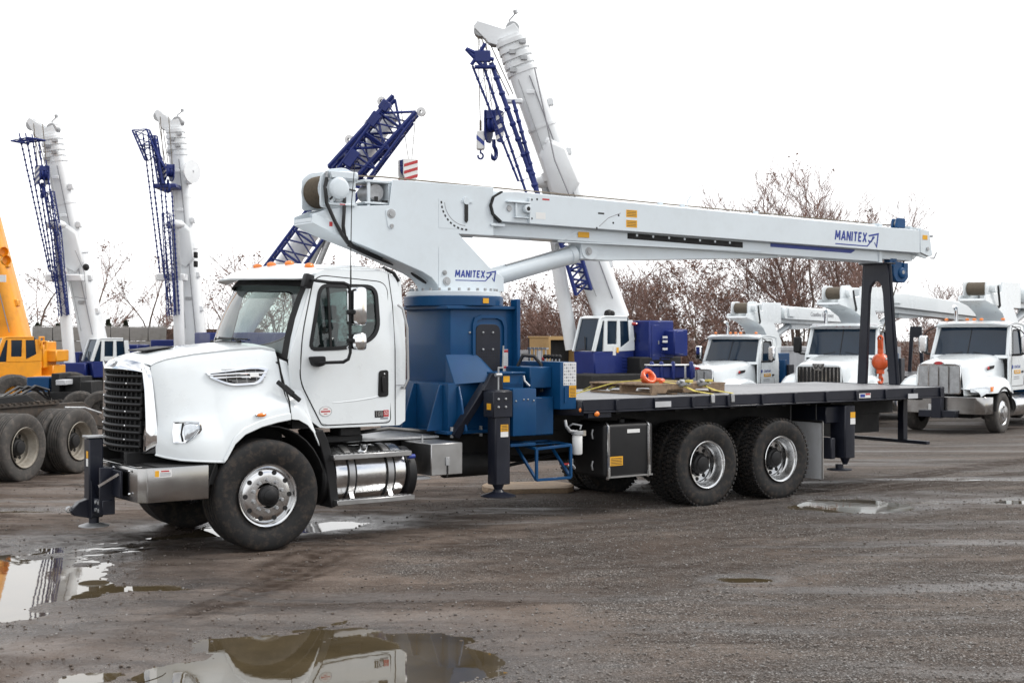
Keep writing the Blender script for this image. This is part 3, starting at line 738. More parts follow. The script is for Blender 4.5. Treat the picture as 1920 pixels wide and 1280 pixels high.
R_RIM = _m.mesh('rim', POLISH, smooth=30)
_m = MB(); holes(_m, .196, .060, 10, .026); R_HOLES = _m.mesh('hand_hole', MATTE)
_m = MB(); _m.lathe([(.125, .07), (.125, -.02), (.10, -.03), (.098, -.06), (.075, -.065), (.02, -.075), (.001, -.075)], (0, 0, 0), (0, 1, 0), 24)
for i in range(10):
    a = 2 * math.pi * i / 10; _m.cyl((.143 * math.sin(a), .07, .143 * math.cos(a)), (.143 * math.sin(a), .028, .143 * math.cos(a)), .019, n=6)
R_HUB = _m.mesh('axle_hub', BLACK, bevel=.002)
_m = MB(); _m.lathe([(.30, -.142), (.27, -.12), (.26, .10), (.2, .11), (.001, .11)], (0, 0, 0), (0, 1, 0), 32); PLAIN_RIM = _m.mesh('rim', GALV)
def front_wheel(parent, t, w, z, side=-1, tyre=F_TYRE, rz=0.0):
    ty = place('wheel', tyre, parent, (t, w, z), (0, 0, (0 if side < 0 else math.pi) + rz))
    for n, me in (('rim', F_RIM), ('hand_hole', F_HOLES), ('lug_nut', F_NUTS), ('hub_cap', F_HUB)): place(n, me, ty)
    return ty
def rear_wheel(parent, t, w, z, side=-1, outer=True, tyre=R_TYRE, rim=None, hub=None):
    ty = place('wheel', tyre, parent, (t, w, z), (0, 0, 0 if side < 0 else math.pi))
    if outer:
        place('rim', rim or R_RIM, ty); place('hand_hole', R_HOLES, ty); place('axle_hub', hub or R_HUB, ty)
    else: place('rim', PLAIN_RIM, ty)
    return ty
front_wheel(truck, 0, -1.01, .56, rz=R(-1.5)); front_wheel(truck, 0, 1.01, .56, 1, rz=R(-1.5))
for t in (6.06, 7.40):
    for sd in (-1, 1):
        rear_wheel(truck, t, sd * 1.075, .525, sd); rear_wheel(truck, t, sd * .745, .525, sd, False)

# ---- chassis
mb = MB(); 
for w in (-.43, .43):
    mb.box(-1.2, 10.3, w - .04, w + .04, .72, 1.0)
for t in (-.9, .6, 1.9, 3.4, 5.2, 6.7, 8.3, 10.0): mb.box(t - .06, t + .06, -.40, .40, .76, .96)
P('chassis_frame', mb, MATTE, bevel=.006)
mb = MB()
for t, r in ((0, .56), (6.06, .525), (7.40, .525)):
    mb.cyl((t, -.62, r), (t, .62, r), .10, n=14)
    if t > 1: mb.ball((t, 0, r), .27, 14)
    mb.box(t - .5, t + .5, -.56, -.46, r + .13, r + .19); mb.box(t - .5, t + .5, .46, .56, r + .13, r + .19)
mb.cyl((2.3, 0, .7), (5.9, 0, .6), .07, n=10)
P('axle', mb, MATTE, bevel=.006)
mb = MB(); mb.box(-.9, .55, -.40, .40, .55, 1.45)
P('engine', mb, MATTE, bevel=.03)

# ---- hood: one skin, mirrored
def hood_pt(s, t, z, d=0.0):
    q = .2
    for _ in range(7):
        g = gq(q); ts = [tt + (tb - tt) * q for (tb, wb, zb), (tt, wt, zt), c in COLS]
        f = lambda vals: float(np.interp(t, ts, vals))
        zt_, zb_ = f([c[1][2] for c in COLS]), f([c[0][2] for c in COLS]); q = min(1, max(0, (zt_ - z) / (zt_ - zb_)))
    wt_, wb_ = f([c[1][1] for c in COLS]), f([c[0][1] for c in COLS])
    return (t, s * (wt_ + (wb_ - wt_) * gq(q) + d), z)
COLS = [  # (tb, wb, zb) bottom, (tt, wt, zt) top edge, (tc, zc) centre line
    ((-.99, .72, .985), (-.995, .590, 1.86), (-1.135, 1.925)),
    ((-.93, .84, .965), (-.95, .62, 1.892), (-1.06, 1.962)),
    ((-.83, .985, .945), (-.86, .645, 1.925), (-.92, 1.99)),
    ((-.71, 1.065, .935), (-.74, .68, 1.95), (-.80, 2.015)),
    ((-.57, 1.125, .925), (-.60, .715, 1.975), (-.62, 2.04)),
    ((-.455, 1.15, .918), (-.48, .74, 1.99), (-.49, 2.055)),
    ((-.43, 1.153, .945), (-.43, .75, 1.995), (-.43, 2.06)),
    ((-.345, 1.158, 1.095), (-.36, .765, 2.003), (-.36, 2.068)),
    ((-.24, 1.162, 1.185), (-.24, .785, 2.015), (-.24, 2.078)),
    ((-.06, 1.165, 1.255), (-.08, .815, 2.028), (-.08, 2.09)),
    ((.12, 1.165, 1.295), (.08, .845, 2.035), (.06, 2.10)),
    ((.262, 1.164, 1.315), (.225, .875, 2.01), (.16, 2.095))]
QS = [0, .04, .10, .2, .32, .45, .56, .64, .71, .78, .86, .93, .975, 1.0]
def gq(q):
    xs = [0, .04, .10, .2, .32, .45, .56, .64, .71, .78, .86, .93, .975, 1]; ys = [0, .06, .13, .22, .31, .41, .50, .60, .76, .90, .965, .985, .995, 1.0]
    return np.interp(q, xs, ys)
def hood_ring(c, s):
    (tb, wb, zb), (tt, wt, zt), (tc, zc) = c; pts = []
    for f in (0, .25, .5, .72, .86, .95):
        e = f ** 2.2
        pts.append((tc + (tt - tc) * f ** 1.6, s * wt * f, zc + (zt - zc) * e * .75))
    for i, q in enumerate(QS):
        g = gq(q); zz = zt + (zb - zt) * q; rr = max(0, .10 - q) / .10
        pts.append((tt + (tb - tt) * q, s * (wt + (wb - wt) * g), zz + .25 * (zc - zt) * 0 - 0.02 * (1 - abs(2 * rr - 1)) * 0))
    return pts
mb = MB()
for s in (-1, 1):
    rr = [hood_ring(c, s) for c in COLS]; mb.loft([r[6:] for r in rr], closed=False)
    mb.loft([r[:6] + [(r[6][0], r[6][1] * 1.012, r[6][2] + .010)] for r in rr], closed=False)
hood = link('hood', mb.mesh('hood', WHITE, smooth=60, solid=.012), truck)
# rolled lip of the wheel arch and lower edge
mb = MB()
for s in (-1, 1):
    mb.tube([(c[0][0], s * (c[0][1] - .006), c[0][2]) for c in COLS], .011, 6)
P('hood_lip', mb, WHITE, hood)
for s in (-1, 1):   # raised flange round the wheel arch
    rows = []
    for k, c in enumerate(COLS[5:]):
        (tb, wb, zb), (tt, wt, zt), cc_ = c; w_ = .07 * min(1, .35 + k * .4)
        q1 = 1 - w_ / (zt - zb); out_ = []
        for q, d in ((1.0, .004), (1.0, .018), (1 - (1 - q1) * .82, .018), (q1, .001)): out_.append((tt + (tb - tt) * q - (.0 if k else .02) * (1 - q) * 10, s * (wt + (wb - wt) * gq(q) + d), zt + (zb - zt) * q))
        rows.append(out_)
    mb = MB(); mb.loft(rows, closed=False); P('arch_flange', mb, WHITE, hood, smooth=40)
# rear quarter fender behind the hood seam
mb = MB()
for s in (-1, 1):
    rows = []
    for (tb, wb, zb, tt, wt, zt) in ((.275, 1.163, 1.315, .24, .935, 1.93), (.36, 1.16, 1.305, .31, .965, 1.90), (.46, 1.158, 1.25, .37, .995, 1.80), (.53, 1.155, 1.17, .41, 1.02, 1.70), (.60, 1.15, 1.03, .47, 1.045, 1.55)):
        rows.append([(tt + (tb - tt) * q, s * (wt + (wb - wt) * gq(q)), zt + (zb - zt) * q) for q in QS])
    mb.loft(rows, closed=False)
P('quarter_fender', mb, WHITE, smooth=60, solid=.012)
mb = MB()
for s in (-1, 1):
    mb.tube([(.268, s * (1.168), 1.315), (.262, s * 1.135, 1.50), (.255, s * 1.06, 1.62), (.245, s * .985, 1.78), (.235, s * .925, 1.95)], .008, 6)
P('hood_seam', mb, MATTE)
mb = MB()     # inner arch liner and mud guard strip
for s in (-1, 1):
    mb.loft([[(.67 * math.cos(a) * .98 + .03, s * w, .56 + .70 * math.sin(a)) for w in (.70, 1.135)] for a in [R(8 + 164 * i / 16) for i in range(17)]], closed=False)
P('arch_liner', mb, MATTE, solid=.012)
mb = MB()
for s in (-1, 1):
    rows = [(.545, 1.17, .09), (.60, 1.05, .095), (.66, .85, .10), (.70, .60, .10), (.73, .37, .10)]
    mb.loft([[(t, s * 1.155, z), (t + d, s * 1.155, z + .03), (t + d, s * .74, z + .03), (t, s * .74, z)] for t, z, d in rows])
P('mud_guard', mb, BLACK, bevel=.008)
# black rubber hood latch on the near side
mb = MB(); mb.beam((.155, -1.075, 1.70), (.37, -1.165, 1.50), .045, .035, up=(0, 1, 0)); mb.beam((.21, -1.11, 1.65), (.30, -1.15, 1.565), .06, .03, up=(0, 1, 0))
hl = P('hood_latch', mb, BLACK, bevel=.008)
# ---- grille
def front_pt(w, z, d=0.0):  # grille plane, bowed in plan and leaning back at the top
    return (-1.205 + .16 * (w / .6) ** 2 + .04 * max(0, z - 1.0) ** 1.4 + d, w, z)
mb = MB(); mb.grid(lambda a, b: front_pt(-.585 + 1.17 * a, .985 + (.885 - .02 * abs(2 * a - 1) ** 2) * b, .045), 12, 8)
grille = P('grille', mb, MATTE, solid=.01)
mb = MB()
for w in [-.50 + .0715 * i for i in range(15)]:
    mb.loft([[front_pt(w - .006, z, .02), front_pt(w + .006, z, .02), front_pt(w + .006, z, .044), front_pt(w - .006, z, .044)] for z in (1.0, 1.3, 1.6, 1.855)])
P('grille_slats', mb, BLACK, grille)
zs = [1.085 + .141 * i for i in range(6)]
for z in zs:
    lo = MB(); pts = []
    hw = .535
    for w in [-hw + 2 * hw * i / 10 for i in range(11)]: pts.append((w, z - .032))
    for w in [hw - 2 * hw * i / 10 for i in range(11)]: pts.append((w, z + .032))
    path = [front_pt(w, zz, .0) for w, zz in pts]; path.append(path[0])
    lo.tube(path, .0185, 8, caps=False)
    P('grille_bar', lo, BLACK, grille)
    b = MB()
    for w in (-.33, .33): b.ball(front_pt(w, z + .036, -.018), .011, 8)
    P('grille_rivet', b, CHROME, grille)
# chrome surround: near and far cheek, crown with badge
def cheek(s):
    m_ = MB(); rows = []
    for k in range(9):
        q = k / 8; z = 1.0 + .835 * q
        a = front_pt(s * .595, z, -.015); e = 1 - .0 * q
        outw = .735 - .135 * q ** 1.3; outt = -.985 - .03 * q
        if q < .12: outw -= .05 * (1 - q / .12)
        if q > .9: outw -= .03 * (q - .9) / .1
        mid = ((a[0] + outt) / 2 - .035, s * (.595 + outw) / 2 * 1.0, z)
        rows.append([(a[0] + .04, s * .588, z), a, mid, (outt - .012, s * (outw - .01), z), (outt + .02, s * (outw + .008), z)])
    m_.loft(rows, closed=False); return m_
for s in (-1, 1): P('chrome_cheek', cheek(s), CHROME, smooth=50, solid=.006)
mb = MB()
mb.grid(lambda a, b: (front_pt(-.60 + 1.2 * a, 1.845, -.035)[0] + .075 * b ** 1.6, (-.60 + 1.2 * a) * (1 - .02 * b), 1.832 - .035 * abs(2 * a - 1) ** 3 + (.105 - .045 * abs(2 * a - 1) ** 2) * b ** .8), 16, 6)
crown = P('grille_crown', mb, CHROME, smooth=60, solid=.008)
mb = MB(); mb.lathe([(.001, -.014), (.06, -.012), (.078, -.004), (.08, .004)], (0, 0, 0), (0, 1, 0), 24)
mb.warp(lambda x, y, z: (-1.198 + y * .9 + z * .35, x * 1.35, 1.892 + z * .50))
P('oval_badge', mb, POLISH, crown, smooth=60)
mb = MB(); mb.box(-.93, -.62, -.25, .25, 2.005, 2.02)
mb.warp(lambda x, y, z: (x, y, z + (x + .93) * .12))
P('hood_ornament_pad', mb, BLACK, hood, bevel=.004)
# headlights set in the fender corner
for s in (-1, 1):
    def hp(a, z, d=0.0):   # a 0..1 from inner to outer edge, following the wrapped corner
        t = -.885 + .245 * a; w = .905 + .165 * a - .16 * (z - 1.12) * (1 - .4 * a)
        n = Vector((-.62, -.78 if s < 0 else .78, 0)); return (t + n.x * d, s * w + n.y * d, z)
    out = [(.02, 1.108), (.0, 1.22), (.06, 1.322), (.55, 1.328), (.97, 1.322), (1.0, 1.24), (.80, 1.165), (.45, 1.105)]
    mb = MB(); mb.loft([[hp(a, z, .018) for a, z in out], [hp(a * .93 + .03, 1.215 + (z - 1.215) * .93, .034) for a, z in out], [hp(a * .82 + .09, 1.215 + (z - 1.215) * .80, .02) for a, z in out]], True, True)
    hlp = P('headlight', mb, CHROME, smooth=40)
    mb = MB(); lo = [(.40, 1.14), (.40, 1.30), (.62, 1.312), (.90, 1.305), (.93, 1.25), (.75, 1.18), (.55, 1.13)]
    mb.loft([[hp(a, z, .018) for a, z in lo], [hp(.66 + (a - .66) * .8, 1.225 + (z - 1.225) * .8, .052) for a, z in lo]])
    P('lens', mb, LENS, hlp, bevel=.01, seg=2)
    mb = MB(); mb.tube([hp(.36, 1.125, .04), hp(.33, 1.2, .045), hp(.40, 1.31, .04)], .008, 6)
    P('lamp_divider', mb, MATTE, hlp)
    mb = MB(); mb.ball(hood_pt(s, -.06, 1.37, .012), .055, 14, (1.0, .42, .42)); P('marker_lamp', mb, AMBER)
    mb = MB(); mb.ball(hood_pt(s, -.06, 1.37, .006), .060, 14, (1.12, .35, .5)); P('marker_bezel', mb, CHROME)
# side vents
for s in (-1, 1):
    def hs(t, z, d=0.0):
        return hood_pt(s, t, z, .012 + d)
    def hs_old(t, z, d=0.0):
        q = (1.99 - z) / .72; w = np.interp(t, [-.6, -.3, 0, .25], [.725, .785, .835, .875]); wb = np.interp(t, [-.6, -.3, 0, .25], [1.115, 1.155, 1.165, 1.165])
        qq = (2.0 - z) / .85; return (t, s * (w + (wb - w) * gq(min(1, qq * .82)) + .014 + d), z)
    o2 = rpoly([(-.57, 1.785), (-.30, 1.66), (.00, 1.675), (.125, 1.84), (-.04, 1.85)], [.03, .08, .06, .04, .1], 4)
    o2 = resample(o2, 40); i2 = [(-.22 + (a + .22) * .88, 1.757 + (b - 1.757) * .80) for a, b in o2]
    mb = MB(); rings = [[hs(a, b, -.02) for a, b in o2], [hs(a, b, .018) for a, b in o2], [hs(a, b, .018) for a, b in i2], [hs(a, b, -.012) for a, b in i2]]
    mb.loft(rings, True, False); vent = P('hood_vent', mb, CHROME, smooth=45)
    mb = MB(); mb.loft([[hs(a, b, -.004) for a, b in i2], [hs(a, b, -.002) for a, b in i2]]); P('vent_mesh', mb, MATTE, vent)
    mb = MB()
    mb.tube([hs(-.49, 1.765, .008), hs(-.2, 1.782, .01), hs(.085, 1.785, .008)], .013, 6)
    mb.tube([hs(-.46, 1.742, .008), hs(-.2, 1.748, .01), hs(.07, 1.748, .008)], .009, 6)
    P('vent_bar', mb, CHROME, vent)
    mb = MB()
    for zz in (1.825, 1.805, 1.72, 1.705, 1.69):
        t0 = -.36 if zz > 1.75 else -.36 + (1.75 - zz) * 2; mb.tube([hs(t0, zz, .002), hs(-.1, zz, .002), hs(.07 - (1.8 - zz) * .25, zz, .002)], .0035, 4)
    for tt in (-.32, -.22, -.12, -.02): mb.tube([hs(tt, 1.69, .002), hs(tt, 1.82, .002)], .003, 4)
    P('vent_fins', mb, ALU, vent)
    mb = MB(); mb.loft([[hs(a, b, .019) for a, b in ((-.09, 1.748), (.0, 1.748), (.0, 1.79), (-.09, 1.79))], [hs(a, b, .024) for a, b in ((-.09, 1.748), (.0, 1.748), (.0, 1.79), (-.09, 1.79))]]); P('vent_badge', mb, LABELW, vent)
# ---- bumper
mb = MB()
bo = [(-.64, -1.215), (-1.26, -1.215), (-1.335, -1.16), (-1.355, -.6), (-1.355, .05), (-1.28, .30), (-1.05, .95), (-.90, 1.18), (-.64, 1.215)]
bi = [(t + (.03 if abs(w) < 1.2 else 0), w * .975) for t, w in bo]
mb.loft([[(a, b, .575) for a, b in bo] + [(a, b, .575) for a, b in reversed(bi)], [(a, b, .905) for a, b in bo] + [(a, b, .905) for a, b in reversed(bi)]])
bump = P('bumper', mb, STEEL, bevel=.012, seg=2, smooth=30)
mb = MB(); mb.prism(rpoly([(-1.348, -1.14), (-1.348, .04), (-1.27, .04), (-1.27, -1.14)], .03), .9065, .918, 'z'); P('bumper_top', mb, STEEL, bump, bevel=.004)
mb = MB()
for z in (.65, .87):
    for w in (-1.0, -.55): mb.ball((-1.356, w, z), .014, 8)
P('bumper_bolt', mb, CHROME, bump)
mb = MB(); mb.box(-1.19, -1.02, -1.219, -1.216, .815, .885); st = P('warning_sticker', mb, LABELW, bump)
mb = MB(); mb.box(-1.185, -1.145, -1.2205, -1.219, .82, .88); P('sticker_symbol', mb, YELLOW, st)
mb = MB()
mb.box(-1.125, -1.045, -1.2205, -1.219, .865, .878)
P('sticker_heading', mb, INKR, st)
mb = MB()
for k in range(3): mb.box(-1.135, -1.03, -1.2205, -1.219, .826 + .012 * k, .831 + .012 * k)
P('sticker_print', mb, INKG, st)
mb = MB(); mb.box(-1.25, -.62, -1.1, .2, .80, .885); mb.box(-1.10, -.5, -1.10, -.6, .70, .90); mb.box(-1.10, -.5, .6, 1.10, .70, .90)
P('bumper_backing', mb, MATTE, bump)
# ---- front stabiliser
SW = -.27
mb = MB(); mb.prism([(-1.39, SW - .08), (-1.39, SW + .08), (-1.535, SW + .08), (-1.535, SW - .08)], .36, 1.15, 'z')
fs = P('front_stabiliser', mb, NAVY, bevel=.012)
mb = MB(); mb.box(-1.55, -1.37, SW - .09, SW + .09, 1.152, 1.172); P('stabiliser_cap', mb, GALV, fs, bevel=.004)
mb = MB(); mb.cyl((-1.46, SW, .36), (-1.46, SW, .285), .05, n=16); P('stabiliser_jack', mb, NAVY, fs)
mb = MB(); mb.lathe([(.001, .03), (.09, .02), (.15, 0), (.15, -.008), (.001, -.012)], (-1.46, SW, .275), (0, 0, 1), 28); P('stabiliser_pad', mb, GALV, fs)
mb = MB()
mb.prism([(-1.52, SW - .36), (-1.52, SW - .33), (-1.37, SW - .33), (-1.37, SW - .36)], .43, .88, 'z')
mb.box(-1.40, -1.375, SW - .60, .20, .60, .86); mb.box(-1.50, -1.375, SW - .38, SW + .2, .42, .56)
mb.prism([(-1.52, .36), (-1.52, .74), (-1.40, .42)], SW - .10, SW - .07, 'y'); mb.prism([(-1.70, .44), (-1.67, .39), (-1.50, .35), (-1.50, .56), (-1.62, .52)], SW - .05, SW + .05, 'y')
P('stabiliser_bracket', mb, NAVY, fs, bevel=.006)
for z in (.455, .53):
    for w in (-.20, -.29):
        mb = MB(); mb.cyl((-1.50, SW + w, z), (-1.515, SW + w, z), .018, n=8); P('bracket_bolt', mb, GALV, fs)
mb = MB(); mb.lathe([(.022, -.012), (.036, 0), (.022, .012), (.03, 0)], (-1.71, SW, .45), (0, 1, 0), 14); P('tow_shackle', mb, GALV, fs)
mb = MB(); mb.beam((-1.525, SW - .345, .70), (-1.40, SW - .56, .83), .012, .025); P('guard_edge', mb, POLISH, fs)
mb = MB(); mb.box(-1.5385, -1.5355, SW - .055, SW + .0, .95, 1.02); P('stabiliser_sticker', mb, YELLOW, fs)
mb = MB(); mb.box(-1.5385, -1.5355, SW - .055, SW + .0, .87, .945); P('stabiliser_label', mb, LABELW, fs)

# ---- cab
def lean(z): return 1.05 - .095 * max(0, (z - 1.95) / .9) ** 1.25
def cabw(s):
    return lambda x, y, z: (x, s * (lean(z) + y), z)
side = rpoly([(.305, 1.95), (.325, 1.45), (.66, 1.20), (1.69, 1.195), (1.70, 2.45), (1.63, 2.80), (1.50, 2.875), (.74, 2.865), (.62, 2.79)], [.01, .05, .04, .05, .3, .1, .1, .06, .06], 5)
win = rpoly([(.545, 2.03), (1.03, 2.045), (1.365, 2.17), (1.355, 2.69), (.70, 2.69)], [.06, .30, .20, .11, .09], 6)
N_ = 96; cen = (1.0, 2.35)
so_, wi_ = resample(side, N_, cen), resample(win, N_, cen)
cab = None
for s in (-1, 1):
    mb = MB(); mb.frame(so_, wi_, -.03, 0.0); mb.warp(cabw(s)); 
    o = P('cab_side', mb, WHITE, smooth=25); 
# door, a skin standing 6 mm proud of the side, with its dark shut line
door = rpoly([(.425, 1.70), (.68, 1.235), (1.50, 1.235), (1.50, 2.74), (.72, 2.795), (.62, 2.74), (.455, 2.15)], [.12, .03, .05, .12, .05, .05, .2], 5)
dl = resample(door, N_, cen); w2 = resample(offset_loop(win, .022), N_, cen)
mb = MB(); mb.frame(dl, w2, .001, .007); mb.warp(cabw(-1)); dr = P('door', mb, WHITE, smooth=25)
dr['label'] = 'driver door with lettering, handle and sliding window'
mb = MB(); mb.tube([(a, 0, b) for a, b in offset_loop(door, .006)] + [(door[0][0], 0, door[0][1])], .0055, 5, False); mb.warp(cabw(-1)); P('door_seam', mb, MATTE)
w1, w3 = resample(offset_loop(win, .026), N_, cen), resample(offset_loop(win, -.014), N_, cen)
for s in (-1, 1):
    mb = MB(); mb.frame(w1, w3, -.02, .012); mb.warp(cabw(s)); wf = P('window_frame', mb, BLACK, dr if s < 0 else truck, smooth=30)
    mb = MB(); mb.loft([[(a, 0, b) for a, b in wi_]] * 1 + [[(a, -.005, b) for a, b in wi_]]); mb.warp(lambda x, y, z: (x, s * (lean(z) - .008 + y), z))
    P('window_glass', mb, TGLASS, dr if s < 0 else truck, smooth=20) if s < 0 else P('window_glass', mb, GLASS, truck, smooth=20)
mb = MB(); mb.box(.775, .80, -.004, .006, 2.03, 2.69); mb.box(.55, .565, -.004, .004, 2.04, 2.2); mb.warp(cabw(-1)); P('window_divider', mb, BLACK, dr)
mb = MB(); mb.prism(rpoly([(1.345, 1.505), (1.475, 1.51), (1.475, 1.80), (1.355, 1.79)], .035), .004, .013); mb.warp(cabw(-1)); dh = P('door_handle', mb, BLACK, dr, bevel=.004)
mb = MB(); mb.box(1.385, 1.425, .012, .035, 1.56, 1.73); mb.warp(cabw(-1)); P('handle_grip', mb, BLACK, dr, bevel=.008)
mb = MB(); mb.ball((1.42, -1.064, 1.755), .012, 8); P('door_lock', mb, CHROME, dr)
# round door sticker and number badge
mb = MB(); mb.cyl((.715, -1.058, 1.375), (.715, -1.0595, 1.375), .075, n=24); mb.warp(lambda x, y, z: (x, y, 1.375 + (z - 1.375) * .72)); ds = P('door_sticker', mb, INKG, dr)
mb = MB(); mb.cyl((.715, -1.0595, 1.375), (.715, -1.0605, 1.375), .069, n=24); mb.warp(lambda x, y, z: (x, y, 1.375 + (z - 1.375) * .72)); P('sticker_face', mb, LABELW, dr)
mb = MB(); mb.box(.66, .77, -1.0612, -1.0606, 1.366, 1.382); mb.box(.69, .74, -1.0612, -1.0606, 1.395, 1.403); mb.box(.695, .735, -1.0612, -1.0606, 1.345, 1.353); P('sticker_print', mb, INKR, dr)
RXN = (R(90), 0, 0)
mb = MB(); mb.box(1.305, 1.415, -1.0585, -1.057, 1.288, 1.362); P('number_badge', mb, INK, dr)
mb = MB(); mb.box(1.415, 1.478, -1.0587, -1.057, 1.295, 1.366); P('red_badge', mb, INKR, dr)
text('108', .075, POLISH, dr, (1.36, -1.0595, 1.325), RXN, xs=.85)
text('SD', .055, LABELW, dr, (1.446, -1.0597, 1.332), RXN, xs=.75)
mb = MB(); mb.box(1.375, 1.47, -1.0587, -1.057, 1.268, 1.287); P('badge_tag', mb, INKG, dr)
mb = MB(); mb.tube([(.80, -1.052, 1.46), (1.05, -1.0535, 1.475), (1.28, -1.0540, 1.50), (1.49, -1.0525, 1.545)], .0065, 8); P('door_crease', mb, WHITE, dr, smooth=70)
mb = MB(); mb.tube([(1.565, .001, 1.20), (1.565, .001, 2.0), (1.56, .001, 2.5), (1.53, .001, 2.84)], .0045, 5); mb.warp(cabw(-1)); P('cab_seam', mb, MATTE)
mb = MB(); mb.tube([(1.565, .002, 1.63), (1.69, .002, 1.63)], .003, 5); mb.warp(cabw(-1)); P('cab_seam', mb, INKG)
mb = MB(); mb.tube([(.66, -.955, 2.872), (1.0, -.958, 2.888), (1.5, -.958, 2.885)], .007, 6); P('drip_rail', mb, WHITE, smooth=70)
# windshield with seal
def wsb(u): return (.315 - .27 * (1 - u * u), .955 * u, 1.93 + .15 * (1 - abs(u) ** 2.2))
def wst(u): return (.60 - .22 * (1 - u * u), .885 * u, 2.74 + .035 * (1 - u * u))
def ws(u, v, d=0.0):
    a, b = Vector(wsb(u)), Vector(wst(u)); p = a.lerp(b, v); p += Vector((-.035, 0, .01)) * math.sin(math.pi * v); return p + Vector((-.9, 0, .35)) * d
mb = MB(); mb.grid(lambda a, b: ws(-1 + 2 * a, b), 16, 8); P('windshield', mb, GLASS, smooth=80)
loop = []
for i in range(21): loop.append((-1 + 2 * i / 20, 0.0))
for i in range(1, 12): loop.append((1, i / 12))
for i in range(21): loop.append((1 - 2 * i / 20, 1.0))
for i in range(1, 12): loop.append((-1, 1 - i / 12))
mb = MB()
def inset(u, v, k): return (u * (1 - k * .9), .5 + (v - .5) * (1 - 1.6 * k))
ra = [ws(u * 1.02, .5 + (v - .5) * 1.02, .004) for u, v in loop]; rb = [ws(*inset(u, v, .045), .018) for u, v in loop]; rc = [ws(*inset(u, v, .05), .0) for u, v in loop]
mb.loft([ra, rb, rc], True, False); P('windshield_seal', mb, BLACK, smooth=50)
# A pillars, header, cowl
for s in (-1, 1):
    mb = MB(); mb.loft([[tuple(ws(s * 1.0, v, -.01)), tuple(ws(s * 1.025, v, .012)), (.30 + .33 * v + .02, s * (lean(1.95 + .85 * v)), 1.94 + .86 * v), (.36 + .33 * v, s * (lean(1.95 + .85 * v) - .03), 1.94 + .86 * v)] for v in (0, .25, .5, .75, 1)])
    P('windshield_pillar', mb, WHITE, smooth=50)
mb = MB(); mb.grid(lambda a, b: (wsb(-1 + 2 * a)[0] + .03 - .22 * b * (1 - .0 * abs(2 * a - 1)) + (.10 * b * abs(2 * a - 1) ** 2), (-1 + 2 * a) * (.955 + 0 * b), wsb(-1 + 2 * a)[2] - .005 - .04 * b), 16, 3); P('cowl', mb, BLACK, smooth=60, solid=.01)
# roof
def roofp(t, u):
    e = abs(u); z = 2.955 - .10 * e ** 5 - .03 * e ** 2; w = .955 * u
    ft = max(0, (t - 1.35) / .34); z -= .10 * ft ** 2.5; fr = max(0, (.72 - t) / .3); z -= .055 * fr ** 1.5
    return (t, w, z)
mb = MB(); mb.grid(lambda a, b: roofp((.42 + .21 * abs(2 * b - 1) ** 2) * (1 - a) + 1.69 * a, -1 + 2 * b), 14, 20); P('roof', mb, WHITE, smooth=70, solid=.02)
mb = MB(); 
def vis(a, b):
    u = -1 + 2 * b; t1 = .42 + .21 * u * u; t0 = .10 + .40 * abs(u) ** 2.4; k = a
    x, y, z = roofp(t1 + .01, u); zl = 2.765 + .02 * (1 - abs(u))
    return (t1 + (t0 - t1) * k, y * (1 + .02 * k), z + (zl - z) * k ** 1.35)
mb.grid(vis, 6, 20); P('sun_visor', mb, WHITE, smooth=70, solid=.018)
mb = MB(); mb.grid(lambda a, b: (wst(-1 + 2 * b)[0] - .015 - .10 * a * (1 - .5 * abs(2 * b - 1) ** 2), wst(-1 + 2 * b)[1], wst(-1 + 2 * b)[2] + .03 - .085 * a), 3, 16); P('visor_shade', mb, MATTE, smooth=60, solid=.01)
for u in (-.42, -.0, .42, -.8, .8):
    x, y, z = roofp(.60 + .12 * u * u, u); mb = MB(); mb.ball((x, y, z + .006), .046, 14, (1.25, .8, .75)); P('roof_marker_lamp', mb, AMBER, smooth=80)
# back wall, floor, inside
bw = resample([(-1.02, 1.2), (1.02, 1.2), (1.02, 2.0), (.95, 2.82), (-.95, 2.82), (-1.02, 2.0)], 60, (0, 2.3)); br = resample(rpoly([(-.72, 2.1), (.72, 2.1), (.72, 2.68), (-.72, 2.68)], .08), 60, (0, 2.3))
mb = MB(); mb.frame(bw, br, 1.66, 1.695, 'x'); P('cab_back', mb, WHITE, smooth=25)
mb = MB(); mb.prism(rpoly([(-.73, 2.09), (.73, 2.09), (.73, 2.69), (-.73, 2.69)], .08), 1.672, 1.678, 'x'); P('rear_window', mb, TGLASS)
mb = MB(); mb.box(.36, 1.66, -1.0, 1.0, 1.20, 1.30); mb.box(.32, .40, -.98, .98, 1.25, 1.9); P('cab_floor', mb, MATTE)
mb = MB(); mb.loft([[(.34, w, 1.5), (.34, w, 1.90), (.42, w, 1.98), (.62, w, 1.96), (.70, w, 1.85), (.62, w, 1.5)] for w in (-.93, .93)]); P('dashboard', mb, DASH, bevel=.03, seg=2)
mb = MB()
pts = [(.80 + .07 * math.cos(a) * 0 + .06 * math.sin(a), -.52 + .22 * math.cos(a), 1.93 + .19 * math.sin(a)) for a in [2 * math.pi * i / 24 for i in range(25)]]
mb.tube(pts, .016, 8, False); mb.tube([(.80, -.72, 1.93), (.80, -.32, 1.93)], .014, 6); mb.tube([(.80, -.52, 1.93), (.62, -.52, 1.78)], .03, 8); P('steering_wheel', mb, BLACK)
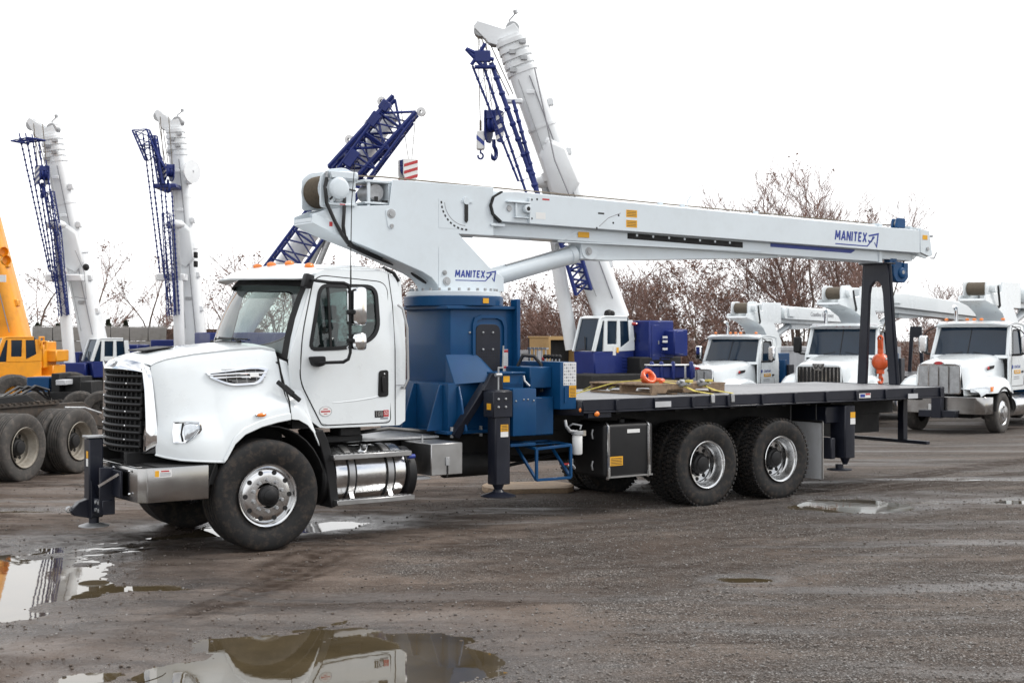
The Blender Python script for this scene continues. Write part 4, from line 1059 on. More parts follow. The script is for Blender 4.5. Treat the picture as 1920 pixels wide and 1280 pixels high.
for w in (-.52, .52):
    mb = MB(); mb.box(.98, 1.45, w - .26, w + .26, 1.55, 1.72); se = P('cab_seat', mb, SEAT, bevel=.05, seg=2)
    mb = MB(); mb.loft([[(1.40 + .16 * q, w - (.25 - .07 * q), 1.70 + .62 * q), (1.40 + .16 * q, w + (.25 - .07 * q), 1.70 + .62 * q), (1.52 + .12 * q, w + (.25 - .07 * q), 1.70 + .62 * q), (1.52 + .12 * q, w - (.25 - .07 * q), 1.70 + .62 * q)] for q in (0, .5, 1)]); P('seat_back', mb, SEAT, se, bevel=.04, seg=2)
    mb = MB(); mb.box(1.545, 1.625, w - .13, w + .13, 2.35, 2.52); P('headrest', mb, SEAT, se, bevel=.03, seg=2)
for w, sgn in ((-.35, 1), (.40, 1)):
    mb = MB(); p = [ws(w / .95, .03, .03), ws((w + .12) / .95, .075, .03), ws((w + .50) / .95, .06, .028)]; mb.tube(p, .010, 6); mb.ball(p[0], .028, 8); mb.tube([ws((w - .1) / .95, .095, .02), ws((w + .52) / .95, .085, .02)], .008, 5); P('wiper', mb, BLACK)
# grab rail behind the door, corner trim, exhaust side
mb = MB(); mb.tube([(1.60, -1.045, 2.50), (1.635, -1.09, 2.46), (1.685, -1.10, 2.25), (1.70, -1.10, 1.70), (1.655, -1.09, 1.60), (1.64, -1.05, 1.60)], .014, 8); P('grab_rail', mb, ALU)
mb = MB(); mb.tube([(1.47, -.95, 2.905), (1.60, -.955, 2.85), (1.66, -.96, 2.76)], .02, 6); P('corner_trim', mb, BLACK)
# mirror
mb = MB(); mb.tube([(.52, -1.02, 2.76), (.56, -1.16, 2.735), (.66, -1.27, 2.715), (.78, -1.34, 2.71), (.825, -1.35, 2.69), (.845, -1.35, 2.64), (.85, -1.35, 1.99), (.83, -1.345, 1.925), (.78, -1.33, 1.895), (.60, -1.14, 1.885)], .0165, 8)
mir = P('mirror_arm', mb, BLACK)
mb = MB(); mb.obox((.52, -1.03, 2.735), (.10, .10, .15), Matrix.Rotation(.3, 3, 'Y')); mb.prism([(.51, 1.95), (.68, 1.955), (.68, 1.86), (.60, 1.84), (.54, 1.86)], -1.15, -1.045); P('mirror_mount', mb, BLACK, mir, bevel=.025, seg=2)
mb = MB(); mb.obox((.925, -1.345, 2.47), (.12, .235, .40), Matrix.Rotation(R(14), 3, 'Z')); P('mirror_head', mb, CHROME, mir, bevel=.05, seg=3)
mb = MB(); mb.obox((.925, -1.345, 2.105), (.13, .225, .19), Matrix.Rotation(R(14), 3, 'Z')); P('convex_mirror', mb, CHROME, mir, bevel=.055, seg=3)
mb = MB(); mb.box(.82, .90, -1.39, -1.31, 2.385, 2.435); mb.box(.82, .90, -1.39, -1.31, 2.09, 2.14); P('mirror_clamp', mb, BLACK, mir, bevel=.012)
# aerial on the mirror arm
mb = MB(); mb.tube([(.85, -1.36, 2.66), (.85, -1.36, 3.0), (.86, -1.36, 3.55), (.90, -1.36, 3.98)], [.010, .0055, .005, .004], 5); P('aerial', mb, BLACK)
# ------------------------------------------------------------------ background cranes
def lattice(mb, a, b, w, d, nseg, r, side, fwd, taper=1.0):
    """four chords with zig-zag lacing from a to b"""
    a, b = Vector(a), Vector(b); S, Fv = Vector(side).normalized(), Vector(fwd).normalized(); P_ = []
    for i in range(nseg + 1):
        q = i / nseg; c = a.lerp(b, q); k = 1 + (taper - 1) * q
        P_.append([c + S * (sx * w / 2 * k) + Fv * (fx * d / 2 * k) for sx, fx in ((-1, -1), (1, -1), (1, 1), (-1, 1))])
    for j in range(4): mb.tube([P_[i][j] for i in range(nseg + 1)], r, 6)
    for i in range(nseg):
        for j in range(4):
            k = (j + 1) % 4
            p, q = (P_[i][j], P_[i + 1][k]) if i % 2 else (P_[i][k], P_[i + 1][j]); mb.cyl(p, q, r * .55, n=5)
            if i % 2 == 0: mb.cyl(P_[i][j], P_[i][k], r * .55, n=5)
def boom_mesh(a, b, w0, w1, d0, d1, s0, s1):
    """rounded box tube along a-b"""
    a, b = Vector(a), Vector(b); z = (b - a).normalized(); x = Vector((1, 0, 0)); x = (x - z * x.dot(z)).normalized(); y = z.cross(x); rings = []
    for q in (s0, s1):
        c = a.lerp(b, q); w = w0 + (w1 - w0) * q; d = d0 + (d1 - d0) * q; ring = []
        for i in range(24):
            t = 2 * math.pi * i / 24; e = .55; cx_, sy = math.cos(t), math.sin(t); ring.append(c + x * (w / 2 * math.copysign(abs(cx_) ** e, cx_)) + y * (d / 2 * math.copysign(abs(sy) ** e, sy)))
        rings.append(ring)
    mb = MB(); mb.loft(rings); return mb, x, y, z
def W(name, mb, m, root, parent=None, **k):
    """parts given in world coordinates"""
    inv = root.matrix_basis.inverted(); mb.v = [tuple(inv @ Vector(p)) for p in mb.v]; return mb.build(name, m, parent or root, **k)
def big_tyre(mb, c, r, w, ax): mb.lathe([(r * .5, -w / 2 * .8), (r * .62, -w / 2), (r * .9, -w / 2), (r, -w / 2 * .75), (r, w / 2 * .75), (r * .9, w / 2), (r * .62, w / 2), (r * .5, w / 2 * .8)], c, ax, 28)
def crane_cab(root, rz, c, L_, Wd, H, m_up, m_lo, split=.42):
    """operator's cab; front faces -x of its own frame, near side -y"""
    M = Matrix.Translation(c) @ Matrix.Rotation(rz, 4, 'Z'); wv = lambda mb: mb.warp(lambda x, y, z: M @ Vector((x, y, z)))
    z1 = H * split
    mb = MB(); mb.prism([(-.12 * L_, 0), (L_, 0), (L_, z1 + .05), (-.16 * L_, z1)], 0, Wd); lo = W('cab_lower', wv(mb), m_lo, root, bevel=.03)
    prof = [(-.16 * L_, z1), (L_ * .62, z1), (L_, z1 + .22 * H), (L_ * .90, H * .93), (L_ * .80, H), (.16 * L_, H), (.04 * L_, H * .97)]
    def sidepanel(y0, y1):
        outs = MB(); outs.prism([(-.16 * L_, z1), (-.10 * L_, z1), (.10 * L_, H * .93), (.80 * L_, H * .93), (.80 * L_, H), (.16 * L_, H), (.04 * L_, H * .97)], y0, y1); return outs
    cab_up = W('cab_upper', wv(sidepanel(0, .05)), m_up, root, lo, bevel=.01)
    W('cab_upper', wv(sidepanel(Wd - .05, Wd)), m_up, root, lo, bevel=.01)
    for x0, x1, x2, x3 in ((.10, .22, .20, .14), (.48, .60, .56, .50), (.88, 1.0, .93, .82)):
        mb = MB(); mb.prism([(x0 * L_, z1), (x1 * L_, z1 if x1 < .9 else z1 + .2 * H), (x2 * L_ + .03, H * .95), (x3 * L_, H * .95)], -.01, .05); W('cab_pillar', wv(mb), m_up, root, lo, bevel=.008)
    mb = MB(); mb.prism([(.2 * L_, z1), (.56 * L_, z1), (.56 * L_, z1 + .12 * H), (.2 * L_, z1 + .12 * H)], -.012, .05); W('cab_door', wv(mb), m_up, root, lo, bevel=.006)
    mb = MB(); mb.prism([(.56 * L_, z1), (L_, z1 + .02), (L_, z1 + .24 * H), (.56 * L_, z1 + .04 * H)], -.012, .05); W('cab_rear_panel', wv(mb), m_up, root, lo, bevel=.006)
    mb = MB(); mb.prism(prof, .02, .03); W('side_window', wv(mb), DGLASS, root, lo)
    mb = MB(); mb.prism([(.04 * L_, H * .965), (.16 * L_, H * .99), (.8 * L_, H * .99), (.8 * L_, H * 1.02), (.14 * L_, H * 1.02), (.02 * L_, H * .985)], -.02, Wd + .02); W('cab_roof', wv(mb), m_up, root, lo, bevel=.02)
    mb = MB(); mb.prism([(-.15 * L_, z1 + .02), (-.13 * L_, z1 + .02), (.07 * L_, H * .96), (.05 * L_, H * .96)], .05, Wd - .05); W('front_window', wv(mb), DGLASS, root, lo)
    mb = MB(); mb.prism([(-.158 * L_, z1 + .36 * H), (-.15 * L_, z1 + .36 * H), (-.10 * L_, z1 + .5 * H)], .3 * Wd, .33 * Wd); 
    for y in (.02, Wd - .02):
        mb = MB(); mb.beam(M @ Vector((-.165 * L_, y, z1)), M @ Vector((.045 * L_, y, H * .98)), .07, .07); W('windscreen_post', mb, m_up, root, lo, bevel=.01)
    mb = MB(); mb.tube([M @ Vector((-.165 * L_, Wd * .4, z1 + .03)), M @ Vector((-.09 * L_, Wd * .55, z1 + .25 * H))], .014, 5); W('cab_wiper', mb, MATTE, root, lo)
    mb = MB(); mb.box(.35 * L_, .85 * L_, .25 * Wd, .75 * Wd, z1 - .1, z1 + .18 * H); mb.box(.62 * L_, .8 * L_, .25 * Wd, .75 * Wd, z1, H * .75); W('cab_seat', wv(mb), SEAT, root, lo, bevel=.03)
    return lo
def hook_block(label, c, w, h, yaw, m1, m2, hook=True, rope_to=None, group=None, stripe=True):
    o = thing('hook_block', label, 'hook block', c, yaw, group)
    for s in (-1, 1):
        mb = MB(); mb.prism(rpoly([(-w / 2, 0), (w / 2, 0), (w / 2, -h * .72), (w * .25, -h), (-w * .25, -h), (-w / 2, -h * .72)], w * .12), s * w * .30 - .02, s * w * .30 + .02); pl = P('cheek_plate', mb, m1, o, bevel=.01)
        if stripe:
            for k in range(3):
                z = -h * (.12 + .30 * k); mb = MB(); mb.prism([(-w * .47, z - h * .12), (w * .47, z + h * .10), (w * .47, z - h * .03), (-w * .47, z - h * .25)], s * (w * .30 + .021), s * (w * .30 + .026)); P('warning_stripe', mb, m2, pl)
    mb = MB(); mb.lathe([(w * .30, -.08), (w * .44, -.10), (w * .44, -.04), (w * .36, 0), (w * .44, .04), (w * .44, .10), (w * .30, .08)], (0, 0, -h * .42), (0, 1, 0), 24, closed=True); P('sheave', mb, PURB, o)
    mb = MB(); mb.box(-w * .42, w * .42, -w * .27, w * .27, -h * .30, -.02); P('block_cover', mb, PURB, o, bevel=.02)
    if hook:
        k = w * .36; pts = [(0, 0, -h * .9), (0, 0, -h - k * .5)] + [(k * .8 * math.sin(R(a)), 0, -h - k * 1.45 + k * .85 * math.cos(R(a))) for a in range(20, 290, 30)]
        mb = MB(); mb.tube(pts, [k * .26] * 2 + [k * .30] * (len(pts) - 4) + [k * .2, k * .06], 10); P('hook', mb, PURB, o)
    if rope_to:
        mb = MB()
        for dx in (-.25, .25): mb.cyl((dx * w, 0, -.05), Vector(rope_to) - Vector(c) + Vector((dx * w * .6, 0, 0)) if yaw == 0 else (dx * w, 0, 3), .016, n=4)
        P('hoist_rope', mb, ROPE, o)
    return o
def tele_crane(label, u0, Y, boom_px, widths, cab, yaw, m_b, m_l, m_up, jib=None, cyl=None, body=None, split_q=.45, wheels=(), cat='mobile crane', name='mobile_crane', head=True, depth_lean=0.0, cyl_off=-.75):
    b0 = at(boom_px[0], boom_px[1], Y); root = thing(name, label, cat, (at(u0, 600, Y).x, Y, gz(Y)), 0.0)
    b1 = at(boom_px[2], boom_px[3], Y); b1 = b1 + Vector((0, depth_lean, 0)); b0 = b0 + Vector((0, .5, 0))
    mb, x, y, z = boom_mesh(b0, b1, widths[0], widths[1], widths[0] * 1.15, widths[1] * 1.15, 0, split_q); bm_ = W('boom_base_section', mb, m_b, root, smooth=40)
    mb, *_ = boom_mesh(b0, b1, widths[0] * 1.14, widths[1] * 1.14, widths[0] * 1.3, widths[1] * 1.3, split_q - .015, split_q + .012); W('boom_collar', mb, m_b, root, bm_, smooth=40)
    mb, *_ = boom_mesh(b0, b1, widths[0] * .93, widths[1] * .95, widths[0] * 1.05, widths[1] * 1.05, split_q, .86); W('boom_inner_section', mb, m_b, root, bm_, smooth=40)
    mb, *_ = boom_mesh(b0, b1, widths[0] * .98, widths[1] * 1.0, widths[0] * 1.1, widths[1] * 1.1, .67, .68); W('boom_collar', mb, m_b, root, bm_, smooth=40)
    # hose line, lugs and a rope down the front of the boom
    mb = MB(); off = y * -(widths[0] * .60) + x * (widths[0] * .18); mb.tube([b0 + off + z * .6, b0.lerp(b1, .3) + off, b0.lerp(b1, .62) + off * .85, b0.lerp(b1, .84) + off * .8], .016, 5); W('hose_line', mb, INKG, root, bm_)
    mb = MB(); off = y * -(widths[0] * .62) - x * (widths[0] * .25); mb.tube([b0 + off + z * .8, b0.lerp(b1, .5) + off, b0.lerp(b1, .84) + off * .8], .012, 5); W('hose_line', mb, GALV, root, bm_)
    for q in (.18, .33, .57, .74):
        c = b0.lerp(b1, q) + x * (widths[0] * .47) - y * .2; mb = MB(); mb.obox(c, (.16, .22, .20)); W('boom_lug', mb, m_b, root, bm_, bevel=.02)
        c = b0.lerp(b1, q + .05) - y * (widths[0] * .58); mb = MB(); mb.obox(c, (.22, .05, .10)); W('boom_plate', mb, m_b if q > .4 else GALV, root, bm_, bevel=.008)
    c = b0.lerp(b1, split_q - .05); mb = MB(); mb.loft([[c + x * (widths[0] * a) + z * h - y * (widths[0] * .66) for a, h in ((-.40, -.05), (.0, -.32), (.40, -.05), (.36, .9), (.0, 1.2), (-.36, .9))], [c + x * (widths[0] * a) + z * h - y * (widths[0] * .52) for a, h in ((-.46, -.10), (.0, -.40), (.46, -.10), (.40, 1.0), (.0, 1.4), (-.40, 1.0))]]); W('boom_doubler', mb, m_b, root, bm_, bevel=.02)
    if head:
        w1 = widths[1]
        for q, dx in ((.875, -.3), (.90, .2), (.93, -.1), (.95, .35)):
            mb = MB(); mb.obox(b0.lerp(b1, q) - y * w1 * .60 + x * w1 * dx, (.18, .10, .12)); W('head_fitting', mb, GALV, root, bm_, bevel=.01)
        mb = MB(); mb.tube([b1 + x * w1 * .2, b1 + x * w1 * .2 + z * .3, b1 + x * w1 * .5 + z * .42], .02, 5); mb.cyl(b1 + x * w1 * .5 + z * .40, b1 + x * w1 * .5 + z * .5, .06, n=8); W('wind_gauge', mb, GALV, root, bm_)
        for dx in (-.95, -.75, -.55):
            mb = MB(); mb.cyl(b1 + x * w1 * dx + z * .35, b1 + x * w1 * dx * .75 - z * 1.6 - y * .1, .014, n=4); W('reeving_rope', mb, ROPE, root, bm_)
        for q in (.86, .885, .91, .935, .96):
            mb, *_ = boom_mesh(b0, b1, w1 * 1.08, w1 * 1.08, w1 * 1.15, w1 * 1.15, q, q + .014); W('boom_head_band', mb, m_b, root, bm_, smooth=40)
        mb, *_ = boom_mesh(b0, b1, w1 * .96, w1 * .96, w1, w1, .85, .985); hd = W('boom_head', mb, m_b, root, bm_, smooth=40)
        top = b1
        for s in (-1, 1):
            mb = MB(); c = top + y * (s * w1 * .3); pts = [c - x * w1 * .5 - z * .25, c + x * w1 * .45 - z * .2, c + x * w1 * .3 + z * .15, c - x * w1 * .1 + z * .10, c - x * w1 * .85 + z * .55, c - x * w1 * 1.05 + z * .45, c - x * w1 * .75 - z * .1]
            mb.loft([[p - y * .03 for p in pts], [p + y * .03 for p in pts]]); W('head_plate', mb, m_b, root, bm_, bevel=.01)
        for dx, dz in ((-.85, .30), (-.50, -.05), (.2, .05)):
            mb = MB(); mb.lathe([(.06, -.2), (.17, -.2), (.19, -.16), (.15, -.1), (.19, -.04), (.15, .02), (.19, .08), (.15, .13), (.19, .18), (.06, .2)], top + x * w1 * dx + z * dz, y, 18); W('sheave', mb, GALV, root, bm_)
    if cyl:
        a, b, c_ = [at(p[0], p[1], Y) + Vector((0, cyl_off, 0)) for p in cyl]
        mb = MB(); mb.cyl(a, b, .19, n=16); cy = W('lift_cylinder', mb, m_b, root, smooth=50)
        mb = MB(); mb.cyl(b, c_, .12, n=14); W('cylinder_rod', mb, GALV, root, cy, smooth=50)
        mb = MB(); mb.ball(c_, .22, 12, (1.6, 1, .8)); W('cylinder_bracket', mb, m_b, root, cy, smooth=50)
    return root, b0, b1, x, y, z, bm_
# --- large blue and white crane in the middle
Yc = 36
root, b0, b1, x, y, z, bm_ = tele_crane('large white and blue mobile crane with raised boom in the middle, behind the deck', 1180, Yc, (1152, 600, 952, 62), (.92, .78), None, 0, CRANEW, PURB, WHITE, cyl=((1074, 655), (1046, 490), (1022, 340)), split_q=.52, cyl_off=.25)
s_ = Yc / 2500
def box_px(u0, u1, v0, v1, Y, d, m, name, rt, parent=None, rz=0.0, bevel=.03):
    p, q = at(u0, v1, Y), at(u1, v0, Y); mb = MB(); c = (p + q) / 2; mb.obox(c + Vector((0, d / 2, 0)), (q.x - p.x, d, q.z - p.z)); 
    return W(name, mb, m, rt, parent, bevel=bevel)
c0 = at(1124, 706, Yc - .8); lo = crane_cab(root, R(40), c0, 1.30, .80, 1.58, WHITE, PURB)
def obx(root, c, size, rz, name, m, parent=None, bevel=.03):
    mb = MB(); mb.obox(c, size, Matrix.Rotation(rz, 3, 'Z')); return W(name, mb, m, root, parent, bevel=bevel)
obx(root, at(1216, 645, Yc + .4), (.95, 1.0, 1.28), R(40), 'engine_housing', PURB)
cwt = obx(root, at(1232, 642, Yc + 1.1), (.9, 1.5, .74), R(40), 'counterweight', PURB)
ct2 = obx(root, at(1256, 642, Yc + .2), (.40, .7, .66), R(40), 'counterweight_slab', PURB)
for v in (632, 640, 654):
    mb = MB(); mb.obox(at(1247, v, Yc - .42), (.13, .02, .06)); W('housing_label', mb, LABELW, root, ct2)
RM = Matrix.Rotation(R(40), 4, 'Z'); hc = at(1216, 645, Yc + .4)
for k in range(7):
    mb = MB(); mb.obox(hc + RM @ Vector((.12 + .0 * k, -.512, -.40 + .09 * k)), (.34, .03, .035), RM.to_3x3()); W('louvre', mb, PURB, root, bevel=.006)
mb = MB(); mb.obox(hc + RM @ Vector((-.25, -.505, .05)), (.30, .02, .95), RM.to_3x3()); W('service_door', mb, PURB, root, bevel=.01)
mb = MB(); mb.obox(hc + RM @ Vector((-.15, -.52, .05)), (.03, .02, .10), RM.to_3x3()); W('door_latch', mb, GALV, root)
cc = at(1124, 706, Yc - .8)
for k in range(5):
    mb = MB(); mb.obox(cc + RM @ Vector((1.02, -.008, .16 + .085 * k)), (.36, .02, .03), RM.to_3x3()); W('lower_rib', mb, PURB, root, lo, bevel=.006)
mb = MB(); mb.beam(cc + RM @ Vector((-.2, -.012, .06)), cc + RM @ Vector((1.3, -.012, .06)), .02, .05); W('lower_sill', mb, MATTE, root, lo)
for k in range(3):
    mb = MB(); mb.obox(cc + RM @ Vector((.35 + .02 * k, -.14, -.18 - .22 * k)), (.40, .20, .03), RM.to_3x3()); W('cab_step', mb, GALV, root)
for k in range(5):
    mb = MB(); mb.tube([at(1190 + 9 * k, 640, Yc + .0), at(1194 + 9 * k, 612 - 2 * (k % 2), Yc + .2), at(1204 + 9 * k, 610, Yc + .4), at(1208 + 9 * k, 625, Yc + .6)], .018, 5); W('hose', mb, HOSE, root)
for uu in (1190, 1200, 1220, 1232):
    mb = MB(); mb.tube([at(uu, 618, Yc + .3), at(uu + 3, 606, Yc + .3), at(uu + 9, 606, Yc + .5), at(uu + 11, 618, Yc + .5)], .022, 6); W('hand_rail', mb, PURB, root)
mb = MB(); mb.ball(at(1188, 607, Yc), .06, 8, (2, 1, .8)); W('beacon', mb, REDL, root)
lp = MB(); lp.lathe([(.001, .08), (.09, .06), (.11, 0), (.11, -.06)], at(1140, 588, Yc - .3), (-.7, -.7, 0), 14); lp_ = W('work_lamp', lp, MATTE, root); 
lp = MB(); lp.lathe([(.001, -.055), (.10, -.05)], at(1140, 588, Yc - .3), (-.7, -.7, 0), 14); W('lamp_lens', lp, LENS, root, lp_)
lp = MB(); lp.ball(at(1147, 588, Yc - .3), .09, 10); W('lamp_body', lp, MATTE, root, lp_)
obx(root, at(1128, 672, Yc - 1.0), (.035, .02, .3), R(40), 'white_plate', LABELW, lo) if False else None
mb = MB(); mb.obox(at(1152, 658, Yc - .98), (.10, .02, .22), Matrix.Rotation(R(40), 3, 'Z')); W('cab_label', mb, LABELW, root, lo)
mb = MB(); mb.obox(at(1158, 656, Yc - .94), (.07, .02, .14), Matrix.Rotation(R(40), 3, 'Z')); W('cab_sticker', mb, YELLOW, root, lo)
obx(root, at(1185, 712, Yc + .3), (4.6, 1.7, .40), R(40), 'carrier_frame', MATTE)
obx(root, at(1200, 685, Yc + .6), (1.6, 1.6, .5), R(40), 'turntable', MATTE)
for i, (uu, yy) in enumerate(((1105, Yc - .9), (1205, Yc + .5), (1262, Yc + 1.6))):
    c = at(uu, 0, yy); c.z = gz(yy) + .68; mb = MB(); big_tyre(mb, c, .68, .45, (-math.sin(R(40)), math.cos(R(40)), 0))
    for k in range(22):
        a = 2 * math.pi * k / 22; ax = Vector((-math.sin(R(40)), math.cos(R(40)), 0)); t_ = Vector((math.cos(R(40)), math.sin(R(40)), 0)); mb.obox(c + t_ * .68 * math.sin(a) + Vector((0, 0, .68 * math.cos(a))), (.09, .42, .05), Matrix.Rotation(R(40), 3, 'Z') @ Matrix.Rotation(a, 3, 'Y'))
    wh = W('wheel', mb, OLDRUB, root); mb = MB(); mb.lathe([(.34, -.18), (.30, -.12), (.12, -.10), (.12, -.2), (.001, -.2)], c, (-math.sin(R(40)), math.cos(R(40)), 0), 20); W('rim', mb, MATTE, root, wh)
ob = obx(root, at(1256, 697, 33), (1.15, .5, .30), R(12), 'outrigger_beam', PURB)
obx(root, at(1256, 684, 32.9), (1.18, .5, .03), R(12), 'beam_plate', LABELW, ob)
for uu in (1222, 1240, 1262, 1296): obx(root, at(uu, 694, 32.7), (.09, .12, .44), R(12), 'outrigger_post', PURB, ob)
obx(root, at(1285, 697, 32.6), (.05, .05, .34), R(12), 'outrigger_pin', GALV, ob)
# stowed lattice jib along the boom
def jib_bars(root, pts_px, Y, r, m, name='jib_chord', nodes=0):
    out = []
    for pts in pts_px:
        mb = MB(); w_ = [at(p[0], p[1], Y) for p in pts]; mb.tube(w_, r, 6)
        if nodes:
            a, b = w_[0], w_[-1]
            for k in range(1, nodes):
                c = a.lerp(b, k / nodes); mb.ball(c, r * 2.1, 6)
        out.append(W(name, mb, m, root))
    return out
for p_, q_, r_ in (((921, 118), (1012, 376), .062), ((905, 120), (988, 366), .036), ((886, 124), (972, 340), .032), ((962, 188), (1010, 366), .048)):
    mb = MB(); mb.cyl(at(*p_, Yc - .9), at(*q_, Yc - .9), r_, n=8)
    for k in range(1, 9): c = at(*p_, Yc - .9).lerp(at(*q_, Yc - .9), k / 9); mb.ball(c, r_ * 1.5, 6)
    W('jib_chord', mb, PURB, root)
for k in range(6):
    f, g = k / 6, (k + 1) / 6; A = at(921, 118, Yc - .9).lerp(at(1012, 376, Yc - .9), f); B = at(886, 124, Yc - .9).lerp(at(972, 340, Yc - .9), g); mb = MB(); mb.cyl(A, B, .009, n=5); W('jib_stay', mb, PURB, root)
mb = MB(); 
for a_, b_ in (((874, 92), (910, 108)), ((874, 92), (905, 125)), ((910, 82), (884, 122)), ((905, 100), (912, 128)), ((884, 104), (926, 112)), ((890, 126), (930, 126))): mb.cyl(at(*a_, Yc - 1), at(*b_, Yc - 1), .055, n=6)
W('jib_foot_frame', mb, PURB, root)
mb = MB(); mb.obox(at(905, 106, Yc - 1.0), (.42, .12, .30)); W('jib_foot_plate', mb, PURB, root, bevel=.02)
mb = MB(); lattice(mb, at(1062, 440, Yc - .6), at(1094, 548, Yc - .6), .42, .3, 7, .055, x, y); W('stowed_jib', mb, PURB, root)
mb = MB(); mb.box(-1, 1, 0, .1, 0, .1) if False else mb.obox(at(962, 190, Yc - .6), (.5, .2, .12)); W('jib_bracket', mb, CRANEW, root, bevel=.02)
mb = MB(); mb.tube([at(1002, 130, Yc - .5) + Vector((0, -.2, 0)), at(1040, 300, Yc - .7), at(1090, 420, Yc - .7)], .02, 5); W('cable', mb, INKG, root)
tipc = at(905, 70, Yc - .3)
hook_block('blue hook block with white striped side hanging from the large middle crane', at(926, 207, Yc - .6), .52, .86, R(66), PURB, LABELW)
mb = MB()
for dx in (-8, -2, 4): mb.cyl(at(926 + dx * 1.2, 210, Yc - .6), at(906 + dx, 72, Yc - .3), .014, n=4)
W('hoist_rope', mb, ROPE, root)
ax_ = thing('auxiliary_hook', 'small white hook weight with blue stripe left of the blue hook block', 'hook weight', at(901, 246, Yc - .6))
mb = MB(); mb.box(-.11, .11, -.09, .09, -.50, 0); aw = P('weight', mb, LABELW, ax_, bevel=.03)
mb = MB(); mb.prism([(-.111, -.10), (.111, -.30), (.111, -.42), (-.111, -.22)], -.096, -.091); P('stripe', mb, INKB, aw)
mb = MB(); mb.tube([(0, 0, -.48), (0, 0, -.58)] + [(.07 * math.sin(R(a)), 0, -.66 + .08 * math.cos(R(a))) for a in range(10, 300, 40)], .026, 8); P('hook', mb, PURB, ax_)
mb = MB(); mb.cyl((0, 0, 0), at(896, 66, Yc - .3) - at(901, 246, Yc - .6), .012, n=4); mb.cyl((0, 0, 0), (0, 0, .28), .03, n=6); P('rope', mb, ROPE, ax_)

# --- two blue and white cranes on the left
def left_crane(label, hooklabel, Y, boom, wd_, cyl, cabpx, jibl, hook, jibtop, cwpx, ub):
    root, b0, b1, x, y, z, bm_ = tele_crane(label, ub, Y, boom, wd_, None, 0, CRANEW, PURB, WHITE, cyl=cyl, split_q=.46)
    rz = R(38)
    if cabpx: crane_cab(root, rz, at(cabpx[0], cabpx[1], Y - .8), 1.12, .86, 1.30, WHITE, PURB)
    for u0, u1, v0, v1, yy, nm in cwpx: box_px(u0, u1, v0, v1, yy, 1.6, PURB, nm, root)
    for k, (p, q) in enumerate(jibl):
        mb = MB(); a, b = at(*p, Y - 1.0), at(*q, Y - 1.0); mb.tube([a, b], .024, 5)
        n = 26
        for i in range(1, n): mb.ball(a.lerp(b, i / n), .045, 5)
        W('jib_chord', mb, PURB, root)
    for (p, q, w, d, n, r) in jibtop:
        mb = MB(); lattice(mb, at(*p, Y - 1.05), at(*q, Y - 1.05), w, d, n, r, x, y); W('stowed_jib', mb, PURB, root)
    obx(root, at(ub, 725, Y + .3), (4.5, 1.8, .45), rz, 'carrier_frame', MATTE)
    for i, du in enumerate((-52, 14)):
        yy = Y - 1.4 + i * 2.0; c = at(ub + du, 0, yy); c.z = gz(yy) + .66; mb = MB(); big_tyre(mb, c, .66, .45, (-math.sin(rz), math.cos(rz), 0)); wh = W('wheel', mb, OLDRUB, root)
        mb = MB(); mb.lathe([(.33, -.18), (.28, -.12), (.12, -.1), (.12, -.2), (.001, -.2)], c, (-math.sin(rz), math.cos(rz), 0), 18); W('rim', mb, MATTE, root, wh)
    hook_block(hooklabel, at(hook[0], hook[1], Y - .9), hook[2], hook[3], R(-52), PURB, LABELW)
    mb = MB()
    for dx in (-.15, .15): mb.cyl(at(hook[0], hook[1], Y - .9) + Vector((dx, 0, 0)), b1 + Vector((-.3 + dx, -.3, .2)), .014, n=4)
    W('hoist_rope', mb, ROPE, root); return root, b0, b1
r1, q0, q1 = left_crane('first white and blue mobile crane from the left, boom raised, next to the orange crane', 'blue hook block with striped lower half on the first left crane', 45, (172, 660, 94, 246), (.80, .62), ((146, 695), (132, 530), (119, 425)), (182, 708),
    [((36, 250), (93, 510)), ((48, 250), (100, 530)), ((60, 252), (108, 560)), ((72, 260), (116, 590)), ((86, 300), (126, 592)), ((104, 430), (128, 590))], (79, 311, .50, .62),
    [((40, 262), (66, 266), .55, .4, 3, .035), ((92, 360), (106, 440), .24, .3, 6, .022), ((106, 440), (120, 592), .26, .25, 12, .018)], [(222, 258, 646, 668, 46.5, 'counterweight'), (110, 160, 680, 706, 44, 'front_housing'), (125, 148, 660, 690, 45, 'cylinder_support')], 185)
box_px(84, 152, 514, 527, 44.2, .5, CRANEW, 'jib_support', r1)
mb = MB(); mb.ball(at(161, 501, 44.6), .12, 10); W('boom_lamp', mb, MATTE, r1)
mb = MB(); mb.tube([at(141, 470, 44.4), at(158, 510, 44.4), at(162, 560, 44.4), at(140, 556, 44.4)], .012, 4); W('cable', mb, INKG, r1)
r2, q0, q1 = left_crane('second white and blue mobile crane from the left, boom nearly upright behind the truck hood', 'small dark blue hook block on the second left crane', 48, (362, 655, 328, 232), (.78, .62), ((346, 650), (343, 528), (338, 424)), None,
    [((268, 250), (300, 512)), ((277, 245), (308, 520)), ((286, 330), (318, 590)), ((297, 300), (322, 590)), ((308, 340), (330, 590)), ((322, 360), (336, 590))], (315, 308, .46, .60),
    [((264, 244), (288, 300), .5, .4, 4, .032), ((288, 255), (303, 345), .16, .3, 5, .03), ((312, 400), (322, 592), .26, .25, 14, .018)], [(282, 392, 637, 662, 48.5, 'superstructure'), (286, 330, 344, 352, 47, 'jib_bracket'), (325, 400, 660, 700, 49, 'deck_housing')], 345)
box_px(292, 346, 513, 526, 47.2, .5, CRANEW, 'jib_support', r2)
for v in (478, 495):
    mb = MB(); mb.obox(at(367, v, 47.4), (.12, .2, .22)); W('boom_lamp', mb, MATTE, r2, bevel=.02)
